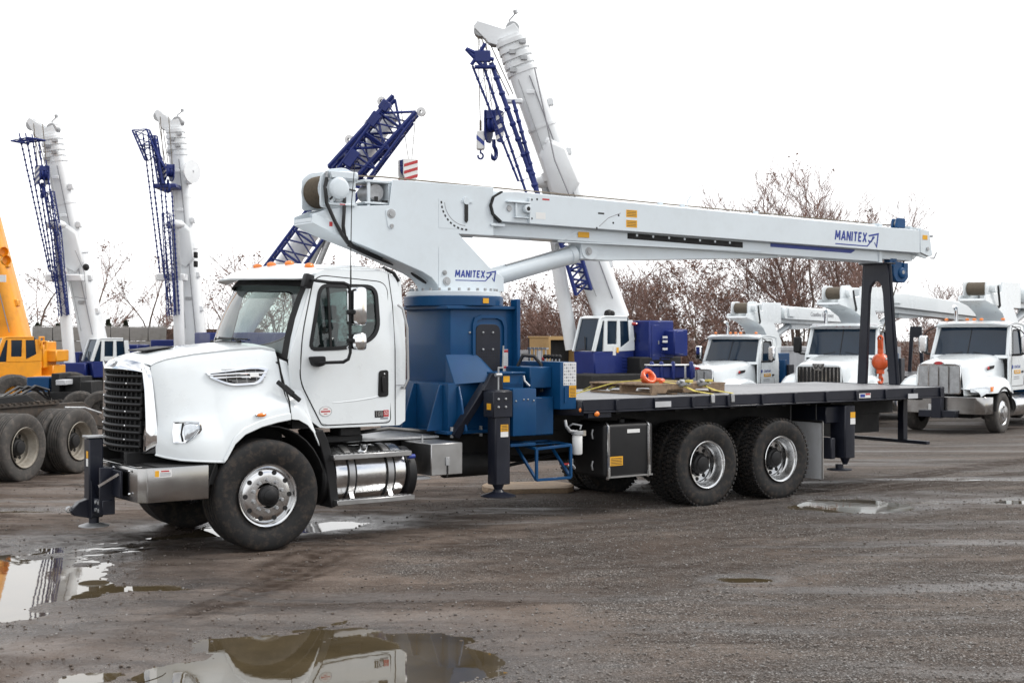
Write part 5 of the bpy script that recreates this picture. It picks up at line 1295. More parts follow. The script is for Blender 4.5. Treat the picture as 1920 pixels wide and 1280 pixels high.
mb = MB(); mb.lathe([(.05, -.05), (.42, -.03), (.42, .03), (.05, .05)], at(360, 322, 47.6), (.85, -.5, 0), 18); mb.cyl(at(345, 322, 47.8), at(362, 322, 47.6), .08, n=8); W('cable_reel', mb, CRANEW, r2)
for a_, b_ in (((300, 300), (312, 318)), ((289, 262), (306, 345))):
    mb = MB(); mb.cyl(at(*a_, 46.9), at(*b_, 46.9), .07, n=6); W('jib_strut', mb, PURB, r2)

# --- crane with the folded blue lattice boom
Yl = 46
lr = thing('lattice_crane', 'white crane boom slanting right with a blue lattice jib folded along it, behind the cab', 'mobile crane', (at(455, 600, Yl).x, Yl, gz(Yl)))
a, b = at(436, 640, Yl + .9), at(742, 206, Yl + .9)
mb, x, y, z = boom_mesh(a, b, .80, .60, .9, .7, 0, .55); lb_ = W('boom_base_section', mb, CRANEW, lr, smooth=40)
mb, *_ = boom_mesh(a, b, .70, .52, .8, .6, .5, .97); W('boom_inner_section', mb, CRANEW, lr, lb_, smooth=40)
for q in (.55, .72, .88, .97):
    mb, *_ = boom_mesh(a, b, .78, .62, .9, .72, q, q + .012); W('boom_collar', mb, CRANEW, lr, lb_, smooth=40)
mb = MB(); lattice(mb, at(520, 520, Yl - .2), at(750, 212, Yl - .2), 1.05, .6, 17, .055, x, y); lj = W('lattice_jib', mb, PURB, lr)
mb = MB(); lattice(mb, at(640, 330, Yl - .1), at(760, 198, Yl - .1), .95, .7, 4, .085, x, y); W('jib_head', mb, PURB, lr, lj)
for c_, sz in ((at(660, 298, Yl - .3), .62), (at(702, 225, Yl - .3), .5), (at(722, 200, Yl - .3), .36)):
    mb = MB(); mb.obox(c_, (sz, .5, .34), Matrix.Rotation(R(-55), 3, 'Y')); W('jib_winch', mb, PURB, lr, lj, bevel=.03)
for c_ in (at(716, 190, Yl - .3), at(790, 210, Yl - .3), at(655, 262, Yl - .3), at(692, 232, Yl - .2)):
    mb = MB(); mb.lathe([(.05, -.06), (.16, -.05), (.13, 0), (.16, .05), (.05, .06)], c_, (0.3, 1, 0), 16); W('sheave', mb, LABELW, lr, lj)
for p_, q_ in (((575, 512), (613, 432)), ((590, 512), (622, 436))):
    mb = MB(); mb.cyl(at(*p_, Yl - .4), at(*q_, Yl - .4), .10, n=12); W('lift_cylinder', mb, GALV, lr)
    mb = MB(); mb.cyl(at(p_[0] - 16, 650, Yl - .4), at(*p_, Yl - .4), .16, n=12); W('cylinder_barrel', mb, CRANEW, lr)
obx(lr, at(458, 650, Yl + .5), (3.0, 1.8, 1.0), R(30), 'superstructure', PURB); obx(lr, at(500, 715, Yl + .5), (5.0, 1.9, .5), R(30), 'carrier_frame', MATTE)
for uu, yy in ((420, Yl - .8), (560, Yl + 1.2)):
    c = at(uu, 0, yy); c.z = gz(yy) + .65; mb = MB(); big_tyre(mb, c, .65, .45, (-.5, .87, 0)); W('wheel', mb, OLDRUB, lr)
hook_block('dark hook block with red and white stripes above the turret', at(765, 299, Yl - .3), .58, .80, R(35), LABELW, INKR)
mb = MB(); mb.cyl(at(766, 300, Yl - .3), at(752, 205, Yl - .3), .012, n=4); mb.cyl(at(772, 300, Yl - .3), at(780, 210, Yl - .3), .012, n=4); W('hoist_rope', mb, ROPE, lr)

# --- orange crane at the left edge
Yo = 39
root, b0, b1, x, y, z, bm_ = tele_crane('orange mobile crane cut by the left edge, boom raised', 30, Yo, (18, 660, -92, 175), (.95, .82), None, 0, CRORANGE, CRORANGE, CRORANGE, split_q=.6)
crane_cab(root, R(36), at(4, 712, Yo - .8), 1.12, .78, 1.22, CRORANGE, CRORANGE)
for u0, u1, v0, v1, yy, nm in ((62, 82, 640, 690, Yo, 'engine_housing'), (72, 106, 656, 678, Yo + .3, 'counterweight'), (0, 92, 704, 718, Yo - .3, 'deck_plate'), (-8, 26, 720, 760, Yo - 1.3, 'outrigger_box'), (60, 100, 684, 708, Yo + .4, 'rear_step')): box_px(u0, u1, v0, v1, yy, 1.1, CRORANGE, nm, root)
for u, v in ((74, 632), (78, 640)):
    mb = MB(); mb.tube([at(u, v + 14, Yo - .2), at(u, v, Yo - .2), at(u + 8, v, Yo - .1), at(u + 8, v + 14, Yo - .1)], .025, 6); W('hand_rail', mb, CRORANGE, root)
for v in (472, 488):
    mb = MB(); mb.lathe([(.001, -.10), (.12, -.09), (.14, -.05), (.14, .05)], at(6 + (v - 472) * .3, v, Yo - .75), (.8, -.6, 0), 16); wl_ = W('boom_roller', mb, CRORANGE, root)
mb = MB(); mb.obox(at(2, 522, Yo - .75), (.28, .04, .2)); W('boom_label', mb, LABELW, root, bm_)
obx(root, at(30, 745, Yo + .2), (4.6, 1.7, .42), R(36), 'carrier_frame', MATTE)
for uu, yy in ((25, Yo - 1.2), (100, Yo + .9)):
    c = at(uu, 0, yy); c.z = gz(yy) + .66; mb = MB(); big_tyre(mb, c, .66, .45, (-.59, .81, 0)); W('wheel', mb, OLDRUB, root)
# dark equipment parked between the cranes and the chassis
eq = thing('flat_trailer', 'low dark trailer with a blue box parked behind the rusty chassis', 'trailer', (at(120, 0, 34).x, 34, gz(34)))
for u0, u1, v0, v1, yy, m, nm in ((50, 200, 735, 752, 34, MATTE, 'trailer_frame'), (50, 92, 707, 736, 34.3, BLUE, 'blue_box'), (96, 112, 700, 745, 34.2, MATTE, 'upright'), (104, 122, 712, 722, 33.8, GREYBOX, 'white_box'), (122, 152, 706, 760, 34.4, MATTE, 'engine_block'), (150, 172, 715, 760, 34, MATTE, 'hose_rack')): box_px(u0, u1, v0, v1, yy, .9, m, nm, eq, bevel=.015)
for uu in (66, 150, 190):
    c = at(uu, 0, 33.6); c.z = gz(33.6) + .48; mb = MB(); big_tyre(mb, c, .48, .3, (-.3, 1, 0)); W('wheel', mb, OLDRUB, eq)

# ------------------------------------------------------------------ rusty chassis at the left edge
CHD = R(72)
ch = thing('truck_chassis', 'rusty bare truck chassis with dusty dual wheels at the left edge', 'truck chassis', (-7.21, 19.75, base_z(0, 19.75)), CHD)
# its near side is -y in its own frame
C_TYRE = tyre_mesh('tyre', .505, .275, OLDRUB, 0, .30, .012); _r = R_RIM.copy(); _r.materials[0] = RUSTRIM; _h = R_HUB.copy(); _h.materials[0] = MATTE
for t in (0, 1.32):
    for w0, sd in ((.13, -1), (.45, -1), (1.75, 1), (2.07, 1)):
        rear_wheel(ch, t, w0, .50, sd, w0 in (.13, 2.07), C_TYRE, _r, _h)
for w in (.68, 1.52):
    mb = MB(); mb.box(-3.2, 2.3, w - .04, w + .04, .80, 1.06); P('chassis_rail', mb, FRAMEM, ch, bevel=.006)
    mb = MB(); mb.prism([(1.9, .80), (2.9, .60), (2.9, .70), (2.3, 1.06)], w - .035, w + .035); P('rail_tail', mb, FRAMEM, ch, bevel=.006)
for t in (-2.4, -1.2, .66, 2.1):
    mb = MB(); mb.box(t - .06, t + .06, .7, 1.5, .84, 1.0); P('cross_member', mb, FRAMEM, ch, bevel=.006)
for t in (0, 1.32):
    mb = MB(); mb.cyl((t, .3, .5), (t, 1.9, .5), .09, n=12); mb.ball((t, 1.1, .5), .25, 12); P('axle', mb, FRAMEM, ch)
mb = MB(); mb.prism([(-.2, 1.10), (.2, 1.22), (1.0, 1.24), (1.3, 1.10)], .75, 1.45); P('fifth_wheel', mb, MATTE, ch, bevel=.02)
mb = MB(); mb.box(-3.2, 1.6, .60, .64, 1.06, 1.10); P('rail_edge', mb, FRAMEM, ch)
for t in [-3.0 + .14 * i for i in range(34)]:
    mb = MB(); mb.box(t, t + .05, .58, .66, 1.10, 1.125); P('grip_tooth', mb, FRAMEM, ch)
for k in range(3):
    mb = MB(); mb.tube([(.4 + .2 * k, .8, 1.2), (.8 + .2 * k, .75, 1.36), (1.3 + .15 * k, .8, 1.28), (1.7, .85, 1.1)], .02, 6); P('air_hose', mb, HOSE, ch)
mb = MB(); mb.tube([(1.6, .5, 1.0), (2.0, .42, .98), (2.5, .45, .86)], .02, 6); P('fender_bracket', mb, GALV, ch)

# ------------------------------------------------------------------ white crane trucks on the right
GT = 'white crane trucks parked in a row on the right'
def small_tyres():
    mb = MB(); r, h = .50, .15; mb.lathe([(.29, -h * .8), (.33, -h), (.45, -h), (.495, -h * .8), (.50, -h * .7), (.50, h * .7), (.495, h * .8), (.45, h), (.33, h), (.29, h * .8)], (0, 0, 0), (0, 1, 0), 36); t = mb.mesh('tyre', OLDRUB)
    mb = MB(); mb.lathe([(.30, -.14), (.285, -.12), (.26, -.14), (.16, -.145), (.15, -.20), (.001, -.21)], (0, 0, 0), (0, 1, 0), 28); return t, mb.mesh('rim', POLISH)
ST_, SRIM = small_tyres()
def white_truck(label, X, Y, phi, sc, style, boom_dir=0.0, boom_len=6.8, boom_drop=.25, logo=True, boomtext=None, btpos=0.45):
    o = thing('crane_truck', label, 'crane truck', (X, Y, gz(Y)), phi, GT, sc)
    gw = .56 if style == 'west' else .50; gz0, gz1 = .98, (1.62 if style == 'west' else 1.66)
    # hood
    def ring(t, hw, zt, zb, s):
        return [(t, 0, zt + .03), (t, s * hw * .6, zt + .02), (t, s * hw * .88, zt - .02), (t, s * hw, zt - .10), (t, s * (hw + .03), zt - .35), (t, s * (hw + .06), zb)]
    st = [(-1.02, gw + .02, gz1 - .06, .92), (-.95, gw + .08, gz1 + .02, .92), (-.6, gw + .12, gz1 + .08, .92), (0, gw + .17, gz1 + .15, .95), (.5, gw + .24, gz1 + .20, 1.0), (.92, gw + .30, gz1 + .20, 1.0)]
    mb = MB(); mb.loft([ring(t, hw, zt, zb, 1)[::-1] + ring(t, hw, zt, zb, -1)[1:] for t, hw, zt, zb in st], closed=False); hd = P('hood', mb, WHITE, o, smooth=55)
    for s in (-1, 1):
        mb = MB(); rows = []
        for t, wo, zt in ((-1.02, .98, 1.02), (-.93, 1.08, 1.10), (-.75, 1.13, 1.19), (-.45, 1.16, 1.30), (-.1, 1.17, 1.34), (.25, 1.16, 1.32), (.55, 1.14, 1.22), (.80, 1.10, 1.05)):
            rows.append([(t, s * (gw + .03), zt + .06), (t, s * (wo - .16), zt + .04), (t, s * (wo - .05), zt - .01), (t, s * wo, zt - .07), (t, s * (wo + .005), max(zt - .32, min(.98, zt - .12)))])
        mb.loft(rows, closed=False); P('fender', mb, WHITE, o, smooth=55, solid=.015)
        mb = MB(); mb.tube([(.56 * math.cos(R(a)) * 1.02, s * 1.165, .50 + .60 * math.sin(R(a))) for a in range(5, 176, 17)], .03, 6); P('fender_trim', mb, MATTE, o)
        mb = MB(); mb.loft([[(.56 * math.cos(R(a)), s * w, .5 + .58 * math.sin(R(a))) for w in (.6, 1.12)] for a in range(0, 181, 15)], closed=False); P('arch_liner', mb, MATTE, o)
        hp = [(-.98, .70 if style != 'west' else .78), (-.80, 1.10)]
        mb = MB(); mb.loft([[(-1.035, s * .74, 1.0), (-1.04, s * .74, 1.10), (-.90, s * 1.08, 1.15), (-.80, s * 1.135, 1.14), (-.80, s * 1.14, 1.03), (-.92, s * 1.06, .99)], [(-.98, s * .74, 1.0), (-.98, s * .74, 1.10), (-.86, s * 1.05, 1.13), (-.76, s * 1.10, 1.12), (-.76, s * 1.1, 1.03), (-.86, s * 1.03, .99)]]); hl_ = P('headlight', mb, LENS, o, bevel=.008)
        mb = MB(); mb.loft([[(-.80, s * 1.142, 1.03), (-.80, s * 1.142, 1.14), (-.66, s * 1.16, 1.14), (-.70, s * 1.16, 1.03)], [(-.80, s * 1.10, 1.03), (-.80, s * 1.10, 1.14), (-.66, s * 1.12, 1.14), (-.70, s * 1.12, 1.03)]]); P('turn_lamp', mb, AMBER, hl_)
    # grille
    mb = MB(); mb.prism(rpoly([(-gw - .03, gz0 - .03), (gw + .03, gz0 - .03), (gw + .02, gz1 - .02), (gw - .10, gz1 + .02), (-gw + .10, gz1 + .02), (-gw - .02, gz1 - .02)], .05), -1.075, -1.0, 'x'); gs = P('grille_surround', mb, CHROME if style != 'west' else WHITE, o, bevel=.01)
    mb = MB(); mb.prism(rpoly([(-gw, gz0), (gw, gz0), (gw - .01, gz1 - .04), (-gw + .01, gz1 - .04)], .04), -1.082, -1.05, 'x'); gr = P('grille', mb, MATTE if style == 'west' else GALV, gs)
    nbar = 11 if style == 'west' else 3
    for k in range(nbar):
        w = -gw + 2 * gw * (k + 1) / (nbar + 1) if style != 'west' else -gw + .06 + (2 * gw - .12) * k / (nbar - 1)
        mb = MB(); mb.box(-1.10, -1.08, w - .018, w + .018, gz0 + .01, gz1 - .05); P('grille_bar', mb, CHROME, gr)
    if style == 'west':
        mb = MB(); mb.prism([(-.17, gz1 + .05), (.17, gz1 + .05), (.15, gz1 - .08), (.09, gz1 - .15), (-.09, gz1 - .15), (-.15, gz1 - .08)], -1.11, -1.07, 'x'); em = P('emblem', mb, CHROME, gs, bevel=.008)
        mb = MB(); pts = [(-.13, gz1 + .03), (-.065, gz1 - .09), (0, gz1 + .0), (.065, gz1 - .09), (.13, gz1 + .03)]
        for i in range(4): mb.beam((-1.116, *pts[i]), (-1.116, *pts[i + 1]), .012, .035, up=(1, 0, 0))
        P('emblem_letter', mb, MATTE, em)
    else:
        mb = MB(); mb.lathe([(.001, -.02), (.085, -.018), (.10, 0)], (0, 0, 0), (1, 0, 0), 20); mb.warp(lambda x, y, z: (-1.085 + x, y * 1.35, gz1 + .03 + z * .55)); em = P('oval_badge', mb, CHROME, gs)
        mb = MB(); mb.lathe([(.001, -.024), (.078, -.022)], (0, 0, 0), (1, 0, 0), 20); mb.warp(lambda x, y, z: (-1.085 + x, y * 1.35, gz1 + .03 + z * .5)); P('badge_face', mb, INKR, em)
    # bumper
    mb = MB(); bo_ = [(-.72, -1.17), (-1.14, -1.13), (-1.24, -.9), (-1.26, 0), (-1.24, .9), (-1.14, 1.13), (-.72, 1.17)]; bi_ = [(a + .05, b * .95) for a, b in bo_]
    mb.loft([[(a, b, z) for a, b in bo_] + [(a, b, z) for a, b in reversed(bi_)] for z in (.50, .90)]); bp_ = P('bumper', mb, STEEL, o, bevel=.01)
    mb = MB(); mb.box(-1.268, -1.262, -.18, .18, .56, .72); P('number_plate', mb, LABELW, bp_)
    if style == 'pete_c':
        mb = MB(); mb.box(-1.46, -1.27, -.55, .35, .42, .58); mb.box(-1.50, -1.30, -.22, .02, .40, .95); P('front_stabiliser', mb, NAVY, o, bevel=.01)
    # cab
    def lean_(z): return 1.0 - .09 * max(0, (z - 1.8) / .9)
    sd_ = resample(rpoly([(.80, 1.80), (.78, 1.0), (2.08, 1.0), (2.10, 2.5), (2.02, 2.66), (1.16, 2.66), (1.08, 2.58)], .06), 64, (1.5, 2.1)); wn = resample(rpoly([(1.06, 1.86), (1.72, 1.86), (1.72, 2.48), (1.24, 2.48)], .07), 64, (1.5, 2.1))
    dsd = None
    for s in (-1, 1):
        f_ = lambda x, y, z: (x, s * (lean_(z) + y), z)
        mb = MB(); mb.frame(sd_, wn, -.04, 0); mb.warp(f_); cs_ = P('cab_side', mb, WHITE, o, smooth=25); dsd = dsd or cs_
        mb = MB(); mb.frame(resample(offset_loop(wn, .02), 64, (1.5, 2.1)), resample(offset_loop(wn, -.015), 64, (1.5, 2.1)), -.02, .008); mb.warp(f_); P('window_frame', mb, BLACK, o)
        mb = MB(); mb.loft([[(a, -.02, b) for a, b in wn], [(a, -.026, b) for a, b in wn]]); mb.warp(f_); P('window_glass', mb, DGLASS, o)
        dd = rpoly([(.92, 1.10), (1.80, 1.10), (1.80, 2.56), (1.20, 2.56), (1.0, 1.9)], .06); mb = MB(); mb.tube([(a, .003, b) for a, b in dd + dd[:1]], .006, 4, False); mb.warp(f_); P('door_seam', mb, MATTE, o)
        mb = MB(); mb.box(1.66, 1.76, .002, .02, 1.42, 1.47); mb.warp(f_); P('door_handle', mb, BLACK, o)
        mb = MB(); mb.obox((1.10, s * 1.30, 2.12), (.14, .22, .44)); mi = P('mirror', mb, CHROME if style != 'west' else BLACK, o, bevel=.04)
        mb = MB(); mb.tube([(1.0, s * .98, 1.86), (1.08, s * 1.2, 1.88), (1.10, s * 1.28, 1.92)], .03, 6); mb.tube([(1.15, s * .94, 2.58), (1.10, s * 1.2, 2.45), (1.10, s * 1.29, 2.34)], .014, 6); P('mirror_arm', mb, BLACK, mi)
        mb = MB(); mb.prism(rpoly([(.05, 1.50), (.36, 1.54), (.42, 1.62), (.14, 1.60)], .03), .0, .02); mb.warp(lambda x, y, z: (x, s * (gw + .22 + x * .12 + y), z)); hv = P('hood_vent', mb, MATTE, hd) if s < 0 else None
        if s > 0: continue
        mb = MB(); mb.ball((.10, s * (gw + .25), 1.56), .06, 10, (1, .25, .7)); P('vent_badge', mb, INKR, hv)
    def wp(u, v): a = Vector((.84 - .14 * (1 - u * u), .92 * u, 1.84 + .02 * (1 - u * u))); b = Vector((1.13 - .10 * (1 - u * u), .86 * u, 2.54)); return a.lerp(b, v)
    mb = MB(); mb.grid(lambda a, b: wp(-1 + 2 * a, b), 10, 4); P('windshield', mb, DGLASS, o, smooth=70, solid=.01)
    for s in (-1, 1):
        mb = MB(); mb.beam(wp(s * 1.03, 0), wp(s * 1.03, 1.02), .10, .08); P('windshield_pillar', mb, WHITE, o, bevel=.02)
    mb = MB(); mb.tube([wp(0, 0), wp(0, 1)], .012, 6); P('windshield_bar', mb, BLACK, o)
    mb = MB(); mb.grid(lambda a, b: (.82 - .12 * (1 - (2 * a - 1) ** 2) + .05 * b - .03, (-1 + 2 * a) * .96, 1.79 + .07 * b), 8, 2); P('cowl', mb, WHITE, o, smooth=60, solid=.02)
    mb = MB(); mb.grid(lambda a, b: (.98 + 1.1 * b - .10 * (1 - (2 * a - 1) ** 2) * (1 - b), (-1 + 2 * a) * .935, 2.58 + .13 * math.sin(math.pi * (.10 + .80 * b)) ** .5 - .05 * abs(2 * a - 1) ** 3), 14, 8); P('roof', mb, WHITE, o, smooth=60, solid=.03)
    mb = MB(); mb.prism([(1.0, 2.55), (1.02, 2.66), (1.2, 2.70), (1.2, 2.56)], -.90, .90); P('visor', mb, WHITE if style != 'west' else GREYBOX, o, bevel=.02)
    mb = MB(); mb.box(2.03, 2.08, -.95, .95, 1.0, 2.6); P('cab_back', mb, WHITE, o)
    for w in (-.72, -.18, .0, .18, .72):
        mb = MB(); mb.ball((1.16 if style != 'west' else .995, w, 2.745 if style != 'west' else 2.625), .055 if style != 'west' else .03, 8, (1, 1, .7)); P('roof_lamp', mb, AMBER if style != 'west' else REDL, o)
    for s in (-1, 1):
        mb = MB(); mb.tube([wp(s * .5, .02), wp(s * .15, .1)], .012, 5); P('wiper', mb, BLACK, o)
    mb = MB(); mb.tube([(2.0, .80, 2.4), (2.0, .80, 2.98), (1.98, .80, 3.06), (1.86, .80, 3.10)], .05, 10); P('exhaust_stack', mb, CHROME, o, smooth=60)
    if logo:
        k = dsd; fx = lambda m_, x, z, nm='lettering': place(nm, m_, k, (x, -(lean_(z) + .004), z), (R(90), 0, 0))
        fx(text_mesh('COASTLINE', .095, INKB, bold=.002, xs=.85), 1.36, 1.57)
        mb = MB(); mb.box(1.15, 1.57, -1.006, -1.002, 1.40, 1.49); ob2 = P('logo_band', mb, YELLOW, k)
        place('lettering', text_mesh('EQUIPMENT', .062, LABELW, bold=.001), ob2, (1.36, -1.0075, 1.445), (R(90), 0, 0))
        mb = MB(); mb.cyl((1.02, -1.002, 1.57), (1.02, -1.006, 1.57), .05, n=14); P('round_logo', mb, INKB, k)
        for j in range(2):
            mb = MB(); mb.box(1.12, 1.5, -1.005, -1.002, 1.27 + j * .05, 1.285 + j * .05); P('small_print', mb, INKG, k)
    # chassis, wheels
    mb = MB(); mb.box(-1.1, 8.2, -.43, .43, .62, .92); P('chassis_frame', mb, MATTE, o, bevel=.01)
    for t, ws_ in ((0, (-1.0, 1.0)), (4.9, (-1.03, -.72, .72, 1.03)), (6.2, (-1.03, -.72, .72, 1.03))):
        for w in ws_:
            ty = place('wheel', ST_, o, (t, w, .50), (0, 0, 0 if w < 0 else math.pi)); place('rim', SRIM, ty)
    mb = MB(); mb.cyl((1.0, -.85, .62), (2.2, -.85, .62), .27, n=20); P('fuel_tank', mb, POLISH, o, bevel=.02)
    mb = MB(); mb.box(3.9, 9.0, -1.2, 1.2, 1.06, 1.22); P('deck', mb, NAVY, o, bevel=.01)
    mb = MB(); mb.box(-.3, .3, -.5, .5, .35, .6); mb.cyl((0, -.95, .5), (0, .95, .5), .07, n=10); P('front_axle', mb, MATTE, o)
    # crane
    mb = MB(); mb.box(2.35, 3.5, -.62, .62, .95, 2.1); mb.box(2.3, 2.45, -1.1, 1.1, .9, 1.9); P('crane_pedestal', mb, BLUE, o, bevel=.02)
    mb = MB(); mb.box(2.4, 2.75, -1.18, -.85, .35, 1.75); P('outrigger_leg', mb, NAVY, o, bevel=.01)
    tc_ = Vector((3.0, 0, 0)); M = Matrix.Translation(tc_) @ Matrix.Rotation(boom_dir, 4, 'Z'); wv = lambda mb: mb.warp(lambda x, y, z: M @ Vector((x, y, z)))
    mb = MB(); mb.cyl((0, 0, 2.1), (0, 0, 2.28), .5, n=24); tt = P('slew_ring', wv(mb), WHITE, o)
    pr = [(-.45, 2.28), (.42, 2.28), (.42, 2.5), (-.05, 3.05), (.40, 3.05), (.40, 3.72), (-.75, 3.72), (-.80, 3.45), (-1.75, 3.35), (-1.80, 3.22), (-1.2, 3.1), (-.75, 2.9), (-.50, 2.6)]
    for s in (-1, 1):
        mb = MB(); mb.prism(pr, s * .34 - .025, s * .34 + .025); P('turret_plate', wv(mb), WHITE, o, bevel=.006)
    un = [(-.45, 2.28), (-.50, 2.6), (-.75, 2.9), (-1.2, 3.1), (-1.80, 3.22)]
    mb = MB(); mb.loft([[(a, -.32, b), (a, .32, b), (a + .05, .32, b + .05), (a + .05, -.32, b + .05)] for a, b in un]); P('turret_underside', wv(mb), WHITE, o)
    mb = MB(); mb.box(-.6, -.15, -.20, .20, 2.9, 2.92); mb.cyl((-1.35, -.26, 3.53), (-1.35, .26, 3.53), .17, n=20); dr_ = P('winch_drum', wv(mb), ROPE, o)
    for s in (-1, 1):
        mb = MB(); mb.prism(rpoly([(-1.62, 3.32), (-1.08, 3.38), (-1.08, 3.70), (-1.2, 3.74), (-1.55, 3.73), (-1.62, 3.64)], .06), s * .29 - .02, s * .29 + .02); P('winch_side', wv(mb), WHITE, o, bevel=.006)
    mb = MB(); mb.cyl((-1.32, -.30, 3.53), (-1.32, -.45, 3.53), .11, n=16); P('winch_motor', wv(mb), WHITE, o)
    mb = MB(); mb.tube([(-1.25, -.45, 3.6), (-1.2, -.46, 3.35), (-1.05, -.42, 3.1), (-.8, -.2, 2.95)], .03, 6); P('hydraulic_hose', wv(mb), HOSE, o)
    Lb = boom_len; dz = boom_drop
    mb = MB(); mb.loft([[(t, w, z) for w, z in ((-.27, 3.10 - dz * q), (.27, 3.10 - dz * q), (.27, 3.66 - dz * q), (-.27, 3.66 - dz * q))] for t, q in ((-.7, 0), (Lb, 1))]); bmn = P('main_boom', wv(mb), WHITE, o, bevel=.01)
    mb = MB(); mb.prism(rpoly([(.55, 3.20), (.50, 3.42), (.62, 3.62), (Lb - .3, 3.58 - dz), (Lb - .3, 3.24 - dz)], [.1, .15, .1, .02, .02]), -.42, -.28); jb = P('stowed_jib', wv(mb), WHITE, o, bevel=.01)
    mb = MB(); mb.box(Lb - .1, Lb + .35, -.22, .22, 3.15 - dz, 3.7 - dz); P('boom_tip', wv(mb), WHITE, o, bevel=.02)
    mb = MB(); mb.loft([[(t, -.16, z), (t, .16, z), (t, .16, 3.11), (t, -.16, 3.11)] for t, z in ((1.5, 2.88), (1.9, 2.86), (4.4, 3.0))]); P('boom_beam', wv(mb), WHITE, o)
    mb = MB(); mb.cyl(M @ Vector((.2, 0, 2.5)), M @ Vector((1.55, 0, 2.98)), .10, n=14); P('lift_cylinder', mb, WHITE, o, smooth=50)
    mb = MB(); mb.box(.75, 1.15, -.47, -.42, 3.28, 3.55); P('jib_bracket', wv(mb), WHITE, o, bevel=.01)
    if boomtext:
        tm_ = text_mesh(*boomtext[:2], boomtext[2], bold=.003); tx_ = place('lettering', tm_, jb); tx_.matrix_basis = M @ Matrix.Translation((Lb * btpos, -.424, 3.42 - dz * btpos * .9)) @ Matrix.Rotation(R(90), 4, 'X') @ Matrix.Rotation(-math.atan2(dz, Lb + .7), 4, 'Z')
    mb = MB(); mb.prism([(-.25, 1.22), (-.18, 3.05 - dz), (.18, 3.05 - dz), (.25, 1.22), (.15, 1.22), (.08, 2.7 - dz), (-.08, 2.7 - dz), (-.15, 1.22)], 8.6, 8.68, 'x'); P('boom_rest', mb, NAVY, o)
    return o
white_truck('white crane truck furthest left in the row, gold lettered door, right of the timber stack', 5.62, 36.7, R(50), .90, 'pete', 0, 6.3, .15, True, ('Coastline Equipment', .20, INKG), .50)
white_truck('white crane truck in the middle of the row with wing emblem on its grille', 8.37, 34.9, R(59), 1.0, 'west', R(-17), 7.6, .40, False, ('Manitex', .22, INKB), .80)
white_truck('white crane truck at the right edge with chrome bumper and three bar grille', 10.88, 32.64, R(50), 1.0, 'pete_c', R(-3), 6.8, .2, True)
# ------------------------------------------------------------------ crane base, turret, boom
mb = MB(); mb.box(2.63, 3.55, -.50, .50, 1.60, 2.50); ped = P('crane_pedestal', mb, BLUE, bevel=.025, seg=2)
mb = MB(); mb.box(2.55, 3.60, -.56, .56, 2.475, 2.515); P('pedestal_flange', mb, BLUE, ped, bevel=.006)
mb = MB(); mb.cyl((3.0, 0, 2.515), (3.0, 0, 2.63), .60, n=48); P('slew_collar', mb, BLUE, ped, bevel=.008)
mb = MB(); mb.cyl((3.0, 0, 2.63), (3.0, 0, 2.69), .57, n=48); P('slew_ring', mb, BOOMW, ped, bevel=.006)
mb = MB()
for i in range(28):
    a = 2 * math.pi * i / 28; mb.cyl((3.0 + .52 * math.cos(a), .52 * math.sin(a), 2.69), (3.0 + .52 * math.cos(a), .52 * math.sin(a), 2.725), .019, n=6)
P('slew_bolt', mb, GALV, ped)
mb = MB(); mb.box(3.20, 3.27, -.606, -.603, 2.54, 2.60); mb.warp(lambda x, y, z: (x, -math.sqrt(max(0, .606 ** 2 - (x - 3.0) ** 2)) - .001, z)) ; mb = MB(); mb.box(3.02, 3.10, -.607, -.600, 2.545, 2.605); P('collar_sticker', mb, YELLOW, ped)
mb = MB(); mb.box(3.52, 3.57, -.60, -.45, 1.55, 2.60); P('pedestal_corner_post', mb, BLUE, ped, bevel=.01)
# lower mounting box with gussets
mb = MB(); mb.prism([(2.47, 1.06), (3.30, 1.06), (3.55, 1.62), (2.47, 1.62)], -.70, .70); low = P('pedestal_base', mb, BLUE, bevel=.02, seg=2)
mb = MB(); mb.box(2.42, 3.35, -.76, .76, 1.035, 1.075); P('base_plate', mb, BLUE, low, bevel=.006)
for w in (-.58, .0, .58):
    mb = MB(); mb.prism([(2.26, 1.075), (2.47, 1.075), (2.47, 1.60), (2.43, 1.60)], w - .012, w + .012); P('gusset', mb, BLUE, low, bevel=.004)
for t in (2.60, 3.02):
    mb = MB(); mb.prism([(-.90, 1.075), (-.70, 1.075), (-.70, 1.58), (-.735, 1.58)], t - .012, t + .012, 'x'); P('gusset', mb, BLUE, low, bevel=.004)
for t in (2.50, 2.90, 3.20):
    mb = MB(); mb.cyl((t, -.735, 1.0), (t, -.735, 1.12), .022, n=8); P('mounting_bolt', mb, GALV, low)
mb = MB(); mb.loft([[(2.56, -.50, 1.95), (2.56, -.70, 1.60), (2.56, -.50, 1.60)], [(2.98, -.50, 1.95), (3.06, -.90, 1.64), (3.06, -.50, 1.60)], [(3.06, -.5, 1.90), (3.14, -.92, 1.58), (3.14, -.5, 1.56)]]); P('sloped_cover', mb, BLUE, low, bevel=.008)
mb = MB(); mb.box(2.95, 3.32, -1.0, -.5, 1.45, 1.62); P('outrigger_box_lid', mb, BLUE, low, bevel=.012)
